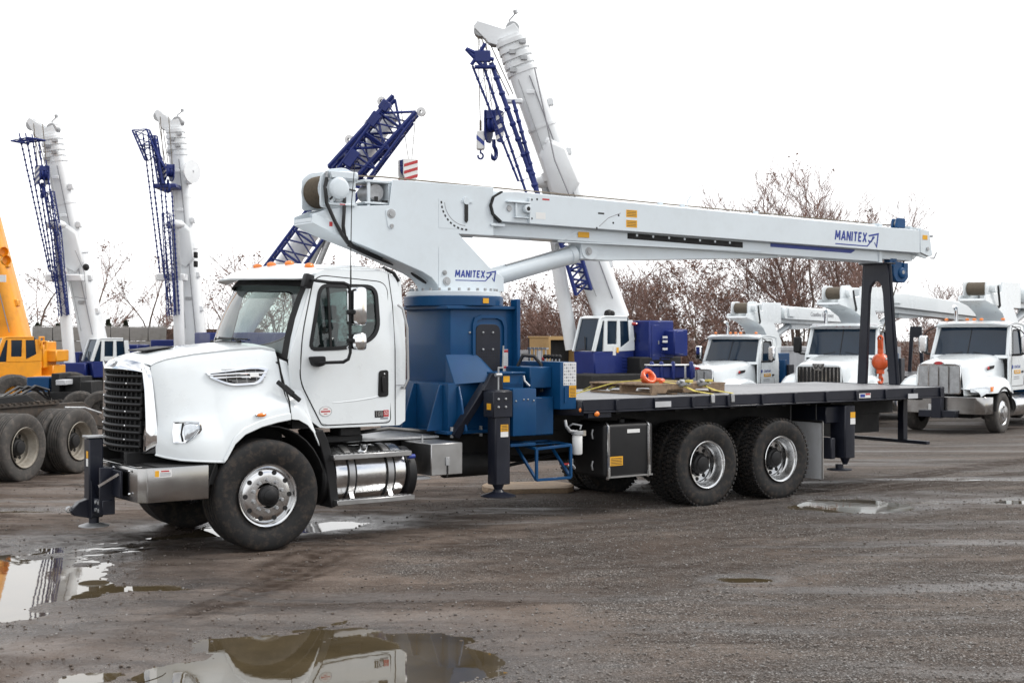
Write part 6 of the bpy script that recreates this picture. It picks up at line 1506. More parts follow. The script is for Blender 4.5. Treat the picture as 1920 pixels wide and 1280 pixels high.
# arched access recess on the near face
ar = [(2.93, 1.62), (3.42, 1.62), (3.42, 2.30), (3.38, 2.38), (3.30, 2.41), (3.05, 2.41), (2.96, 2.38), (2.93, 2.30)]
mb = MB(); mb.frame(ar, [(3.175 + (a - 3.175) * .84, 1.62 + (b - 1.62) * .95) for a, b in ar], -.525, -.495); P('recess_rim', mb, BLUE, ped, bevel=.008)
mb = MB(); mb.prism(rpoly([(2.98, 1.66), (3.33, 1.66), (3.33, 2.30), (2.98, 2.30)], .10), -.516, -.499); mp_ = P('recess_panel', mb, NAVY, ped, bevel=.004)
mb = MB()
for i in range(9):
    for j in range(9): mb.cyl((3.03 + i * .033, -.5165, 1.70 + j * .036), (3.03 + i * .033, -.518, 1.70 + j * .036), .010, n=6)
P('perforation', mb, MATTE, mp_)
for a, b in ((3.08, 2.20), (3.22, 2.20), (3.08, 2.00), (3.22, 2.00), (2.90, 2.20), (2.96, 2.20)):
    mb = MB(); mb.ball((a, -.517 if a > 2.97 else -.503, b), .016, 8); P('panel_bolt', mb, GALV, mp_)
mb = MB(); mb.box(3.36, 3.43, -.531, -.5255, 1.64, 2.0); sc_ = P('capacity_sticker', mb, LABELW, ped)
mb = MB(); mb.box(3.36, 3.43, -.533, -.5312, 1.96, 1.995); mb.box(3.36, 3.43, -.533, -.5312, 1.775, 1.80); P('sticker_heading', mb, INKR, sc_)
mb = MB()
for k in range(12): mb.box(3.37, 3.42, -.533, -.5312, 1.66 + k * .0245 + (0.03 if k > 4 else 0), 1.668 + k * .0245 + (0.03 if k > 4 else 0))
P('sticker_print', mb, INKG, sc_)
# ---- turret
XF[0] = True
tp = [(.89, 3.40), (.89, 3.49), (1.08, 3.565), (1.34, 3.605), (1.86, 3.645), (1.90, 3.94), (3.30, 3.94), (3.30, 3.36), (2.80, 3.36), (3.23, 2.99), (3.45, 2.86), (3.455, 2.69), (2.53, 2.69)]
curve = [(2.50, 2.76), (2.42, 2.84), (2.30, 2.90), (2.10, 2.97), (1.85, 3.06), (1.58, 3.155), (1.12, 3.30)]
tp = tp + curve
tur = None
for s in (-1, 1):
    mb = MB(); mb.prism(tp, s * .385, s * .42); o = P('turret_plate', mb, BOOMW, bevel=.006); tur = tur or o
mb = MB(); mb.loft([[(t, w, z) for w in (-.385, .385)] + [(t + .01, w, z + .03) for w in (.385, -.385)] for t, z in [(2.53, 2.69)] + curve + [(.89, 3.40)]]); und = P('turret_underside', mb, BOOMW, tur, smooth=50)
for c0, c1, ww, zz in (((1.42, 3.20), (2.02, 2.995), .07, 0), ((2.26, 2.912), (2.47, 2.79), .055, 0)):
    mb = MB(); a = Vector((c0[0], -.10, c0[1])); b = Vector((c1[0], -.10, c1[1])); d = (b - a); n = Vector((-d.z, 0, d.x)).normalized() * -1
    m_ = (a + b) / 2 + n * .012; out = []
    for i in range(20):
        q = 2 * math.pi * i / 20; out.append(m_ + d * .5 * math.cos(q) + Vector((0, ww * 1.4 * math.sin(q), 0)))
    mb.loft([out, [p + n * .012 for p in out]]); P('hose_opening', mb, MATTE, und)
mb = MB(); mb.box(.89, 1.08, -.385, .385, 3.42, 3.46); mb.box(1.08, 1.9, -.385, .385, 3.50, 3.54); mb.box(2.55, 3.40, -.385, .385, 2.70, 2.74); P('turret_deck', mb, BOOMW, tur)
mb = MB(); mb.prism([(3.24, 2.74), (3.42, 2.74), (3.40, 2.86), (3.2, 2.98)], -.385, .385); P('turret_front_web', mb, BOOMW, tur)
mb = MB(); mb.box(2.52, 2.545, -.428, -.42, 2.72, 3.20); P('turret_stiffener', mb, BOOMW, tur, bevel=.004)
mb = MB(); mb.prism(rpoly([(.87, 3.405), (1.14, 3.30), (1.12, 3.44), (.90, 3.50)], .02), -.435, -.421); P('tail_gusset', mb, BOOMW, tur, bevel=.004)
mb = MB(); mb.box(1.09, 1.13, -.4375, -.4355, 3.37, 3.42); P('tail_sticker', mb, INKR, tur)
for t, z, r, gl in ((1.88, 3.55, .055, True), (2.60, 2.90, .03, False), (2.63, 2.80, .05, False)):
    mb = MB(); mb.lathe([(.001, -.035), (r * .55, -.035), (r * .6, -.02), (r, -.018), (r, .0)], (t, -.42, z), (0, 1, 0), 20)
    po = P('pivot_pin', mb, GALV, tur)
    if gl:
        mb = MB(); mb.prism(rpoly([(1.80, 3.60), (1.95, 3.60), (1.92, 3.38), (1.84, 3.38)], .04), -.432, -.4205); P('pin_keeper', mb, BOOMW, po, bevel=.004)
        mb = MB(); mb.cyl((1.885, -.432, 3.41), (1.885, -.45, 3.41), .025, n=8); P('keeper_bolt', mb, GALV, po)
# angle gauge with printed arc and pendulum
mb = MB(); mb.prism([(2.52, 3.42), (2.96, 3.42), (2.96, 3.76), (2.52, 3.76)], -.424, -.4205); ga = P('angle_gauge', mb, BOOMW, tur)
gc = (2.90, 3.74)
mb = MB(); mb.tube([(gc[0] - .30 * math.cos(R(a)), -.4245, gc[1] - .28 * math.sin(R(a))) for a in range(4, 91, 7)], .004, 4); P('gauge_arc', mb, INKG, ga)
mb = MB()
for i in range(10):
    a = R(4 + i * 9.6); c = Vector((gc[0] - .345 * math.cos(a), -.4245, gc[1] - .325 * math.sin(a)))
    mb.obox(c, (.022, .002, .030), Matrix.Rotation(-a, 3, 'Y'))
P('gauge_marks', mb, INK, ga)
mb = MB(); mb.prism(rpoly([(2.875, 3.75), (2.925, 3.75), (2.925, 3.52), (2.90, 3.49), (2.875, 3.52)], .012), -.45, -.432); P('gauge_pointer', mb, MATTE, ga, bevel=.004)
mb = MB(); mb.cyl((2.90, -.42, 3.755), (2.90, -.455, 3.755), .045, n=14); mb.box(2.84, 2.99, -.44, -.424, 3.735, 3.76); P('pointer_mount', mb, BOOMW, ga)
# lettering on the turret and boom
ROTN = (R(90), 0, 0)
LET = {'M': ([(0, 0, .05, 1), (.05, 1, .35, .25), (.35, .25, .65, 1), (.65, 1, .70, 0)], .70), 'A': ([(0, 0, .30, 1), (.30, 1, .60, 0), (.12, .30, .48, .30)], .60), 'N': ([(0, 0, 0, 1), (0, 1, .52, 0), (.52, 0, .52, 1)], .52),
       'I': ([(0, 0, 0, 1)], .0), 'T': ([(0, .93, .52, .93), (.26, 0, .26, .93)], .52), 'E': ([(0, 0, 0, 1), (0, .93, .42, .93), (0, .5, .36, .5), (0, .07, .42, .07)], .42), 'X': ([(0, 0, .55, 1), (0, 1, .55, 0)], .55)}
def stroke_word(word, h, th, m):
    mb = MB(); x = 0; k = 0
    for ch_ in word:
        st, w = LET[ch_]
        for x0, y0, x1, y1 in st:
            a, b = Vector((x + x0 * h, y0 * h)), Vector((x + x1 * h, y1 * h)); d = (b - a).normalized(); n = Vector((-d.y, d.x)) * th / 2; e = .0006 + .00025 * (k % 4); k += 1
            mb.loft([[(p.x, p.y, 0) for p in (a - n, b - n, b + n, a + n)], [(p.x, p.y, e) for p in (a - n, b - n, b + n, a + n)]])
        x += w * h + .30 * h
    W_ = x - .30 * h; mb.v = [(p[0] - W_ / 2 + .10 * p[1], p[1] - h / 2, p[2]) for p in mb.v]
    return mb.mesh('lettering', m), W_
def brand(parent, cx_, w, cz, width, tilt=0.0):
    k = width / 1.0; ro = (R(90), R(tilt), 0) 
    m_, w0 = stroke_word('MANITEX', .150, .032, INKB); m_.transform(Matrix.Diagonal((.74 / w0, 1, 1, 1)))
    o = place('lettering', m_, parent, xf(cx_ - .185 * k, w, cz + .035 * k), (R(90), R(tilt), 0)); o.scale = (k, k, k)
    b = MB()
    b.prism([(-.555, -.115), (.22, -.115), (.40, .045), (.385, .060), (.205, -.098), (-.555, -.098)], -.001, .001)
    b.prism([(.24, .075), (.50, .125), (.455, -.125), (.43, -.105), (.462, .088), (.255, .05)], -.001, .001)
    b.prism([(.23, -.02), (.27, -.055), (.33, -.03), (.37, .06), (.35, .07), (.31, -.005), (.275, -.02), (.245, .0)], -.001, .001)
    b.prism([(.455, -.125), (.43, -.105), (.385, -.045), (.40, -.03)], -.001, .001)
    me = b.mesh('brand_arrow', INKB); a = place('brand_arrow', me, parent, xf(cx_, w, cz), (0, R(tilt), 0)); a.scale = (k, 1, k)
brand(tur, 3.06, -.4225, 2.875, .56)
# ---- winch on the tail
for s in (-1, 1):
    mb = MB(); mb.prism(rpoly([(.985, 3.57), (1.42, 3.60), (1.43, 3.97), (1.28, 4.03), (1.08, 4.0), (.985, 3.92)], .05), s * .40 - .025, s * .40 + .025); P('winch_side_plate', mb, BOOMW, tur, bevel=.006)
mb = MB(); mb.cyl((1.17, -.37, 3.78), (1.17, .37, 3.78), .12, n=24); 
for y in np.arange(-.35, .36, .028): mb.lathe([(.165, -.014), (.180, 0), (.165, .014)], (1.17, float(y), 3.78), (0, 1, 0), 28)
P('winch_drum', mb, ROPE, tur, smooth=60)
for s in (-1, 1):
    mb = MB(); mb.cyl((1.17, s * .362, 3.78), (1.17, s * .372, 3.78), .20, n=32); P('drum_flange', mb, BOOMW, tur)
mb = MB(); mb.lathe([(.15, 0), (.15, -.05), (.12, -.07), (.12, -.16), (.085, -.18), (.001, -.18)], (1.18, -.42, 3.79), (0, 1, 0), 28); mb.box(1.08, 1.40, -.56, -.43, 3.90, 3.975); mb.cyl((1.2, -.50, 3.93), (1.42, -.50, 3.93), .055, n=14)
wm = P('winch_motor', mb, BOOMW, tur, bevel=.008)
mb = MB()
for i in range(8):
    a = 2 * math.pi * i / 8; mb.cyl((1.16 + .135 * math.cos(a), -.49, 3.79 + .135 * math.sin(a)), (1.16 + .135 * math.cos(a), -.52, 3.79 + .135 * math.sin(a)), .013, n=6)
P('motor_bolt', mb, GALV, wm)
mb = MB(); mb.box(1.03, 1.42, -.50, -.42, 3.605, 3.63); mb.box(1.08, 1.13, -.49, -.43, 3.63, 3.70); P('motor_foot', mb, BOOMW, wm, bevel=.005)
mb = MB(); mb.box(1.20, 1.27, -.505, -.501, 3.61, 3.622); P('motor_label', mb, INKR, wm)
for pts, r in (([(1.05, -.48, 3.90), (1.02, -.50, 3.80), (1.04, -.50, 3.62), (1.15, -.48, 3.42), (1.24, -.47, 3.28), (1.34, -.36, 3.20), (1.55, -.20, 3.135), (1.85, -.14, 3.04)], .022),
               ([(1.27, -.47, 3.70), (1.26, -.48, 3.52), (1.25, -.48, 3.38), (1.28, -.44, 3.27), (1.42, -.30, 3.17), (1.7, -.16, 3.08)], .022),
               ([(1.08, -.50, 3.66), (1.15, -.51, 3.74), (1.28, -.51, 3.79), (1.40, -.5, 3.775)], .011)):
    mb = MB(); mb.tube(pts, r, 8); P('hydraulic_hose', mb, HOSE, tur, smooth=70)
for c in ((1.05, -.48, 3.90), (1.27, -.47, 3.70)):
    mb = MB(); mb.cyl(c, (c[0], c[1], c[2] + .07), .02, n=10); mb.cyl((c[0], c[1], c[2] + .05), (c[0], c[1] + .12, c[2] + .05), .016, n=8); P('hose_fitting', mb, GALV, tur)
# boom heel rollers between winch and boom
mb = MB(); mb.box(1.60, 1.64, -.34, -.30, 3.60, 3.90); mb.box(1.60, 1.64, .30, .34, 3.60, 3.90); mb.box(1.56, 1.92, -.36, .36, 3.895, 3.925); mb.box(1.56, 1.9, -.36, .36, 3.65, 3.675); mb.box(1.87, 1.92, -.35, .35, 3.65, 3.92); P('boom_heel', mb, BOOMW, tur, bevel=.005)
mb = MB(); mb.cyl((1.74, -.25, 3.79), (1.74, .25, 3.79), .095, n=24); P('heel_roller', mb, GALV, tur)
mb = MB(); mb.box(1.70, 1.74, -.33, -.30, 3.68, 3.74); mb.box(1.80, 1.86, -.35, -.30, 3.675, 3.70); P('heel_bracket', mb, MATTE, tur)
# ---- main boom sections
def ztop(t): return 3.94 - (t - 1.9) * .0125
def zbot(t): return 3.375 - (t - 2.8) * .0135
mb = MB(); mb.loft([[(t, -.33, zbot(t)), (t, .33, zbot(t)), (t, .33, ztop(t) - .02), (t, .25, ztop(t)), (t, -.25, ztop(t)), (t, -.33, ztop(t) - .02)] for t in (1.90, 4, 7, 10.45)]); boom = P('main_boom', mb, BOOMW, bevel=.008)
mb = MB(); mb.loft([[(t, -.27, zbot(t) + .05), (t, .27, zbot(t) + .05), (t, .27, ztop(t) - .05), (t, -.27, ztop(t) - .05)] for t in (10.44, 11.25)]); P('inner_boom_section', mb, BOOMW, boom, bevel=.006)
mb = MB(); mb.box(10.40, 10.48, -.36, .36, zbot(10.4) - .02, ztop(10.4) + .02); P('boom_collar', mb, BOOMW, boom, bevel=.008)
mb = MB(); mb.loft([[(t, -.20, z), (t, .20, z), (t, .20, zbot(t) + .005), (t, -.20, zbot(t) + .005)] for t, z in ((4.72, 3.135), (5.2, 3.13), (8.3, 3.265), (8.32, 3.30))]); P('boom_stiffening_beam', mb, BOOMW, boom, bevel=.008)
mb = MB(); mb.box(4.3, 7.9, -.345, -.331, 3.33, 3.345); P('boom_ledge', mb, BOOMW, boom)
mb = MB(); mb.prism([(4.30, zbot(4.3)), (4.72, zbot(4.7) + .18), (4.76, zbot(4.7) + .18), (4.40, zbot(4.3))], -.345, -.331); P('boom_brace', mb, BOOMW, boom)
mb = MB(); mb.prism([(5.44, 3.415), (7.53, 3.375), (7.53, 3.455), (5.44, 3.49)], -.336, -.331); P('slot_opening', mb, MATTE, boom)
mb = MB(); 
for i in range(7): t = 5.6 + i * .28; mb.cyl((t, -.34, 3.47 - (t - 5.44) * .018), (t, -.331, 3.47 - (t - 5.44) * .018), .018, n=10)
P('slot_pad', mb, BOOMW, boom)
mb = MB(); mb.prism([(8.08, 3.41), (9.78, 3.38), (9.86, 3.42), (9.86, 3.435), (8.08, 3.462)], -.337, -.331); P('blue_wear_strip', mb, INKB, boom)
mb = MB(); mb.box(4.62, 4.80, -.345, -.342, 3.40, 3.47); P('boom_sticker', mb, YELLOW, boom)
# side-stowed jib
def jz0(t): return 3.515 - (t - 3.7) * .0115
def jz1(t): return 3.905 - (t - 3.7) * .0165
jr = [(3.40 + .0, 3.53), (3.28, 3.62), (3.25, 3.72), (3.29, 3.82), (3.42, 3.89), (3.60, 3.905)]
body = jr + [(11.30, jz1(11.3)), (11.30, jz0(11.3))]
mb = MB(); mb.prism(body, -.485, -.37); jib = P('stowed_jib', mb, BOOMW, bevel=.008)
mb = MB(); mb.prism([(a - .018, 3.71 + (b - 3.71) * 1.06) for a, b in jr[:5]] + [(3.42, 3.88), (3.40, 3.54)], -.480, -.40); P('jib_edge_seal', mb, MATTE, jib)
mb = MB(); mb.box(3.45, 3.80, -.56, -.485, 3.765, 3.785); mb.box(3.57, 3.80, -.54, -.485, 3.585, 3.60); mb.box(3.78, 3.81, -.55, -.485, 3.53, 3.84); mb.prism([(3.58, 3.60), (3.61, 3.60), (3.61, 3.765), (3.58, 3.765)], -.53, -.485); P('jib_bracket', mb, BOOMW, jib, bevel=.005)
mb = MB(); mb.cyl((3.745, -.49, 3.70), (3.745, -.60, 3.70), .05, n=18); pb = P('jib_pin', mb, BOOMW, jib, bevel=.006)
mb = MB(); mb.cyl((3.745, -.60, 3.70), (3.745, -.604, 3.70), .026, n=12); P('pin_hole', mb, MATTE, pb)
mb = MB(); mb.lathe([(.001, -.02), (.035, -.02), (.04, 0)], (3.50, -.485, 3.695), (0, 1, 0), 16); P('jib_bolt', mb, GALV, jib)
mb = MB(); mb.box(3.25, 3.46, -.45, -.425, 3.475, 3.51); P('jib_rest', mb, BOOMW, boom, bevel=.005)
for t, z in ((3.84, 3.82), (3.84, 3.59), (3.92, 3.83), (5.22, 3.70), (5.13, 3.60), (4.86, 3.52)):
    mb = MB(); mb.cyl((t, -.486, z), (t, -.489, z), .014, n=8); P('jib_hole', mb, MATTE, jib)
mb = MB(); mb.box(4.88, 4.98, -.488, -.4855, 3.70, 3.72); P('jib_slot', mb, MATTE, jib)
mb = MB(); mb.tube([(4.9, -.488, 3.545), (5.05, -.488, 3.66), (5.25, -.488, 3.73)], .004, 4); P('weld_line', mb, INKG, jib)
mb = MB(); mb.box(4.0, 4.11, -.488, -.4855, 3.825, 3.845); P('jib_red_label', mb, INKR, jib)
for z in (3.685, 3.555):
    mb = MB(); mb.box(5.345, 5.53, -.488, -.4855, z, z + .095); sy = P('yellow_label', mb, YELLOW, jib)
    mb = MB()
    for k in range(4): mb.box(5.36, 5.515, -.4892, -.4882, z + .015 + k * .02, z + .022 + k * .02)
    P('label_print', mb, INK, sy)
mb = MB(); mb.box(3.9, 4.05, -.488, -.4855, 3.59, 3.67); P('jib_plate', mb, LABELW, jib)
brand(jib, 9.85, -.4875, 3.59, .93, .9)
# boom tip
mb = MB()
for s in (-1, 1): mb.prism([(11.22, 3.42), (11.62, 3.36), (11.72, 3.44), (11.66, 3.78), (11.22, 3.82)], s * .20 - .015, s * .20 + .015)
mb.box(11.20, 11.26, -.27, .27, 3.33, 3.85); mb.prism([(11.28, 3.44), (11.50, 3.38), (11.58, 3.40), (11.50, 3.78), (11.28, 3.80)], -.50, -.40)
tip = P('boom_tip', mb, BOOMW, bevel=.006)
mb = MB(); mb.lathe([(.14, -.05), (.16, -.04), (.13, 0), (.16, .04), (.14, .05), (.03, .05), (.03, -.05)], (11.55, 0, 3.60), (0, 1, 0), 24, closed=True); P('sheave', mb, GALV, tip)
mb = MB(); mb.cyl((11.45, -.53, 3.50), (11.45, .3, 3.50), .03, n=10); mb.cyl((11.56, -.52, 3.70), (11.56, .3, 3.70), .018, n=8); mb.tube([(11.52, -.50, 3.36), (11.60, -.52, 3.36), (11.66, -.52, 3.45)], .014, 6); P('tip_pin', mb, GALV, tip)
mb = MB(); mb.box(11.33, 11.45, -.506, -.5005, 3.64, 3.71); P('tip_sticker', mb, YELLOW, tip)
mb = MB(); mb.box(11.30, 11.5, -.22, .12, 3.81, 3.835); P('tip_top_plate', mb, BOOMW, tip)
mb = MB(); mb.prism(rpoly([(10.86, 3.81), (11.08, 3.81), (11.08, 3.96), (10.90, 3.965)], .03), -.28, -.20); mb.prism(rpoly([(10.88, 3.81), (11.06, 3.81), (11.06, 3.95), (10.90, 3.955)], .03), -.12, -.04); tb = P('top_roller_bracket', mb, BLUE, boom, bevel=.008)
mb = MB(); mb.cyl((10.98, -.20, 3.88), (10.98, -.12, 3.88), .07, n=16); P('top_roller', mb, GALV, tb)
mb = MB(); mb.prism(rpoly([(10.78, 3.30), (11.12, 3.27), (11.14, 3.05), (11.05, 2.97), (10.85, 2.98), (10.78, 3.08)], .03), -.30, -.05); tw_ = P('tip_winch', mb, BLUE, bevel=.012)
mb = MB(); mb.lathe([(.001, -.05), (.06, -.05), (.085, -.03), (.09, 0)], (10.98, -.30, 3.12), (0, 1, 0), 16); mb.box(11.0, 11.1, -.34, -.30, 3.15, 3.27); P('winch_gear', mb, BLUE, tw_, bevel=.004)
mb = MB(); mb.cyl((10.98, -.342, 3.13), (10.98, -.352, 3.13), .03, n=10); P('winch_cap', mb, GALV, tw_)
mb = MB(); mb.box(10.72, 10.88, -.27, -.05, 3.22, 3.34); P('winch_bracket', mb, BLUE, tw_, bevel=.005)
mb = MB(); 
for t in (6.1, 6.5, 7.9): mb.box(t, t + .07, -.10, -.04, ztop(t) - .005, ztop(t) + .05)
P('rope_guide', mb, BOOMW, boom)
mb = MB(); mb.tube([(6.55, -.2, ztop(6.5)), (6.56, -.2, ztop(6.5) + .09), (6.62, -.2, ztop(6.5) + .16)], .01, 5); P('wire_pole', mb, BOOMW, boom)
mb = MB(); mb.tube([(1.2, .0, 3.97), (1.9, 0, 3.99), (6.1, 0, ztop(6.1) + .04), (11.5, 0, ztop(11.5) + .03), (11.66, 0, 3.72)], .009, 5); P('hoist_rope', mb, ROPE, boom)
# lift cylinder and its lug
XF[1] = 1.0
a = Vector((3.15, 0, 2.80)); b = Vector((4.84, 0, 3.235)); d = (b - a).normalized()
mb = MB(); mb.cyl(a, a + d * 1.52, .115, n=28); mb.cyl(a + d * 1.50, a + d * 1.60, .125, n=28); lc = P('lift_cylinder', mb, BOOMW, bevel=.008, smooth=40)
mb = MB(); mb.cyl(a + d * 1.55, b, .06, n=18); P('cylinder_rod', mb, CHROME, lc)
mb = MB(); mb.tube([a + d * .45 + Vector((0, -.07, .115)), a + d * 1.45 + Vector((0, -.07, .115))], .012, 6); mb.cyl(a + d * 1.3 + Vector((0, -.02, .11)), a + d * 1.3 + Vector((0, -.02, .19)), .02, n=8); P('cylinder_pipe', mb, GALV, lc)
XF[1] = .56
for s in (-1, 1):
    mb = MB(); mb.prism(rpoly([(4.72, 3.38), (5.02, 3.38), (4.98, 3.15), (4.90, 3.125), (4.78, 3.14), (4.73, 3.22)], .05), s * .20 - .02, s * .20 + .02); lu = P('cylinder_lug', mb, BOOMW, boom, bevel=.006)
    mb = MB(); mb.lathe([(.001, -.03), (.03, -.03), (.032, -.015), (.052, -.013), (.052, 0)], (4.845, s * .22, 3.235), (0, -s if s > 0 else 1, 0), 18); P('lug_pin', mb, GALV, lu)
# ---- boom rest
XF[0] = False
mb = MB()
legs = lambda sgn: None
ol = [(-.47, 1.41), (-.31, 3.255), (.14, 3.255), (.25, 1.41), (.11, 1.41), (.045, 2.80), (.02, 2.92), (-.05, 2.99), (-.13, 2.99), (-.19, 2.92), (-.215, 2.80), (-.33, 1.41)]
mb.prism(ol, 10.69, 10.75, 'x'); br_ = P('boom_rest', mb, NAVY, bevel=.008)
for pts in (((-.47, 1.41), (-.31, 3.25)), ((.25, 1.41), (.14, 3.25))):
    mb = MB(); mb.beam((10.72, pts[0][0], pts[0][1]), (10.72, pts[1][0], pts[1][1]), .09, .02, up=(1, 0, 0)); P('rest_flange', mb, NAVY, br_, bevel=.004)
mb = MB(); mb.box(10.62, 10.82, -.36, .19, 3.25, 3.272); P('rest_cap', mb, NAVY, br_, bevel=.004)
# ---- deck
mb = MB(); mb.prism([(3.80, -.75), (4.02, -1.22), (10.78, -1.22), (10.78, 1.22), (3.80, 1.22)], 1.385, 1.402, 'z'); deck = P('deck_floor', mb, DECK)
mb = MB()
for k in range(11):
    w = -1.1 + .2 * k
    mb.box(3.9, 10.76, w - .006, w + .006, 1.402, 1.4045)
P('deck_seam', mb, INKG, deck)
for s in (-1, 1):
    mb = MB(); mb.box(4.02, 10.78, s * 1.22 - .02, s * 1.22 + .02, 1.27, 1.405); mb.box(4.02, 10.78, s * 1.20 - .05, s * 1.20 + .025, 1.245, 1.268); rail = P('deck_side_rail', mb, NAVY, bevel=.006)
    for t in [4.5 + .62 * i for i in range(11)]:
        mb = MB(); mb.prism([(t, 1.268), (t + .05, 1.268), (t + .05, 1.395), (t, 1.395)], s * 1.24 if s < 0 else 1.24, s * 1.268 if s < 0 else 1.268); P('stake_pocket', mb, NAVY, rail, bevel=.005)
mb = MB(); mb.prism([(3.80, -.75), (4.02, -1.22), (4.04, -1.22), (3.84, -.75)], 1.22, 1.405, 'z'); P('deck_corner_rail', mb, NAVY, bevel=.004)
mb = MB(); mb.box(10.78, 10.83, -1.24, 1.24, 1.24, 1.41); tr_ = P('deck_tail_rail', mb, NAVY, bevel=.008)
for w in (-1.05, -.85, .85, 1.05):
    mb = MB(); mb.cyl((10.83, w, 1.31), (10.85, w, 1.31), .05, n=14); P('tail_lamp', mb, REDL, tr_)
for t in [4.1 + .48 * i for i in range(14)]:
    mb = MB(); mb.box(t, t + .07, -1.17, 1.17, 1.22, 1.384); P('deck_cross_beam', mb, MATTE)
for s in (-1, 1):
    mb = MB(); mb.box(3.9, 10.6, s * .43 - .05, s * .43 + .05, 1.0, 1.22); P('deck_sill', mb, MATTE)
mb = MB(); mb.box(4.10, 4.45, -1.232, -1.16, 1.19, 1.25); P('lamp_bracket', mb, NAVY)
for t in (4.22, 4.03):
    mb = MB(); mb.ball((t, -1.245 if t > 4.1 else -1.19, 1.285 - (.05 if t > 4.1 else 0)), .04, 10, (1, .5, .8)); P('side_marker_lamp', mb, AMBER)
for t, wd_, zz in ((5.12, .26, 1.285), (9.95, .22, 1.255)):
    mb = MB(); mb.box(t, t + wd_, -1.272, -1.269, zz, zz + .07); P('deck_label', mb, GREYBOX, truck)
mb = MB(); mb.box(8.92, 9.16, -1.247, -1.242, 1.29, 1.355); dl_ = P('deck_sticker', mb, LABELW)
mb = MB(); mb.box(8.94, 9.04, -1.2485, -1.2472, 1.30, 1.345); P('sticker_symbol', mb, INKB, dl_)
mb = MB(); mb.box(9.05, 9.15, -1.2485, -1.2472, 1.33, 1.352); P('sticker_heading', mb, INKR, dl_)
# ---- mid outriggers
def outrigger(t, zt, zb, wi):
    mb = MB(); mb.prism(rpoly([(t - .07, -1.22), (t + .14, -1.22), (t + .14, -wi), (t - .07, -wi)], .02, 2), zb, zt, 'z'); o = P('outrigger_leg', mb, NAVY, bevel=.008)
    mb = MB(); mb.cyl((t + .03, -1.13, zb), (t + .03, -1.13, zb - .09), .07, .03, n=14); P('outrigger_jack', mb, NAVY, o)
    return o
og = outrigger(2.84, 1.55, .48, 1.05)
mb = MB(); mb.box(2.73, 3.0, -1.235, -1.03, 1.24, 1.54); head = P('outrigger_head', mb, NAVY, og, bevel=.01)
for a in (2.80, 2.90):
    for b in (1.36, 1.45):
        mb = MB(); mb.ball((a, -1.237, b), .016, 8); P('head_bolt', mb, GALV, head)
mb = MB(); mb.beam((2.80, -.98, 1.60), (2.52, -.75, 1.02), .09, .13, up=(0, 1, 0)); P('outrigger_arm', mb, NAVY, og, bevel=.01)
mb = MB(); mb.prism([(2.72, 1.54), (3.0, 1.54), (2.98, 1.72), (2.84, 1.74)], -1.05, -.98); P('outrigger_lug', mb, NAVY, og, bevel=.006)
mb = MB(); mb.lathe([(.001, .075), (.05, .07), (.07, .04), (.20, .0), (.20, -.012), (.001, -.012)], (2.87, -1.13, .355), (0, 0, 1), 28); P('outrigger_pad', mb, NAVY, og, smooth=30)
mb = MB(); mb.box(2.84, 2.945, -1.2225, -1.2205, 1.08, 1.16); s1 = P('yellow_label', mb, YELLOW, og)
mb = MB()
for k in range(4): mb.box(2.85, 2.935, -1.2238, -1.2228, 1.09 + k * .018, 1.097 + k * .018)
P('label_print', mb, INK, s1)
mb = MB(); mb.box(2.84, 2.945, -1.2225, -1.2205, 1.02, 1.078); P('white_label', mb, LABELW, og)
mb = MB(); mb.box(2.726, 2.729, -1.19, -1.11, 1.33, 1.40); P('front_label', mb, YELLOW, og)
mb = MB(); mb.tube([(2.88, -1.12, 1.55), (2.88, -1.12, 1.70), (2.88, -1.12, 1.80), (2.94, -1.12, 1.80), (2.95, -1.12, 2.05)], .010, 6); mb.cyl((2.84, -1.12, 1.72), (2.92, -1.12, 1.72), .022, n=8); P('level_rod', mb, GALV, og)
# blue locker, control console, tank, steps
mb = MB(); mb.box(3.02, 3.35, -1.21, -.80, 1.02, 1.56); lk = P('side_locker', mb, BLUE, bevel=.012, seg=2)
for a, b in ((3.06, 1.42), (3.17, 1.435), (3.23, 1.435), (3.31, 1.42)):
    mb = MB(); mb.ball((a, -1.212, b), .011, 8); P('locker_bolt', mb, GALV, lk)
mb = MB(); mb.box(2.98, 3.32, -1.0, -.60, 1.56, 1.72); mb.box(2.96, 3.34, -1.02, -.58, 1.72, 1.745); ls = P('locker_top', mb, BLUE, lk, bevel=.006)
mb = MB(); mb.box(3.03, 3.12, -1.004, -1.001, 1.63, 1.70); P('yellow_label', mb, YELLOW, lk)
mb = MB(); mb.tube([(3.30, -1.03, 1.70), (3.30, -1.05, 1.64), (3.35, -1.08, 1.58)], .012, 6); P('locker_hook', mb, GALV, lk)
mb = MB(); mb.box(3.72, 3.96, -1.18, -.34, 1.30, 1.855); cs = P('control_console', mb, BLUE, bevel=.012, seg=2)
mb = MB(); mb.box(3.40, 3.72, -1.02, .30, 1.55, 1.80); P('console_shelf', mb, BLUE, cs, bevel=.01)
mb = MB(); mb.box(3.35, 3.72, -1.06, -.40, 1.0, 1.45); P('hydraulic_tank', mb, BLUE, cs, bevel=.015)
mb = MB(); mb.box(3.765, 3.955, -1.1835, -1.181, 1.58, 1.85); lc_ = P('load_chart', mb, LABELW, cs)
for i in range(6):
    for j in range(7):
        mb = MB(); mb.box(3.772 + i * .030, 3.793 + i * .030, -1.1848, -1.1836, 1.588 + j * .037, 1.612 + j * .037); P('chart_cell', mb, GREYBOX if (i + j) % 3 else INKG, lc_)
mb = MB(); mb.box(3.85, 3.955, -1.1835, -1.181, 1.44, 1.575); yl = P('yellow_label', mb, YELLOW, cs)
mb = MB()
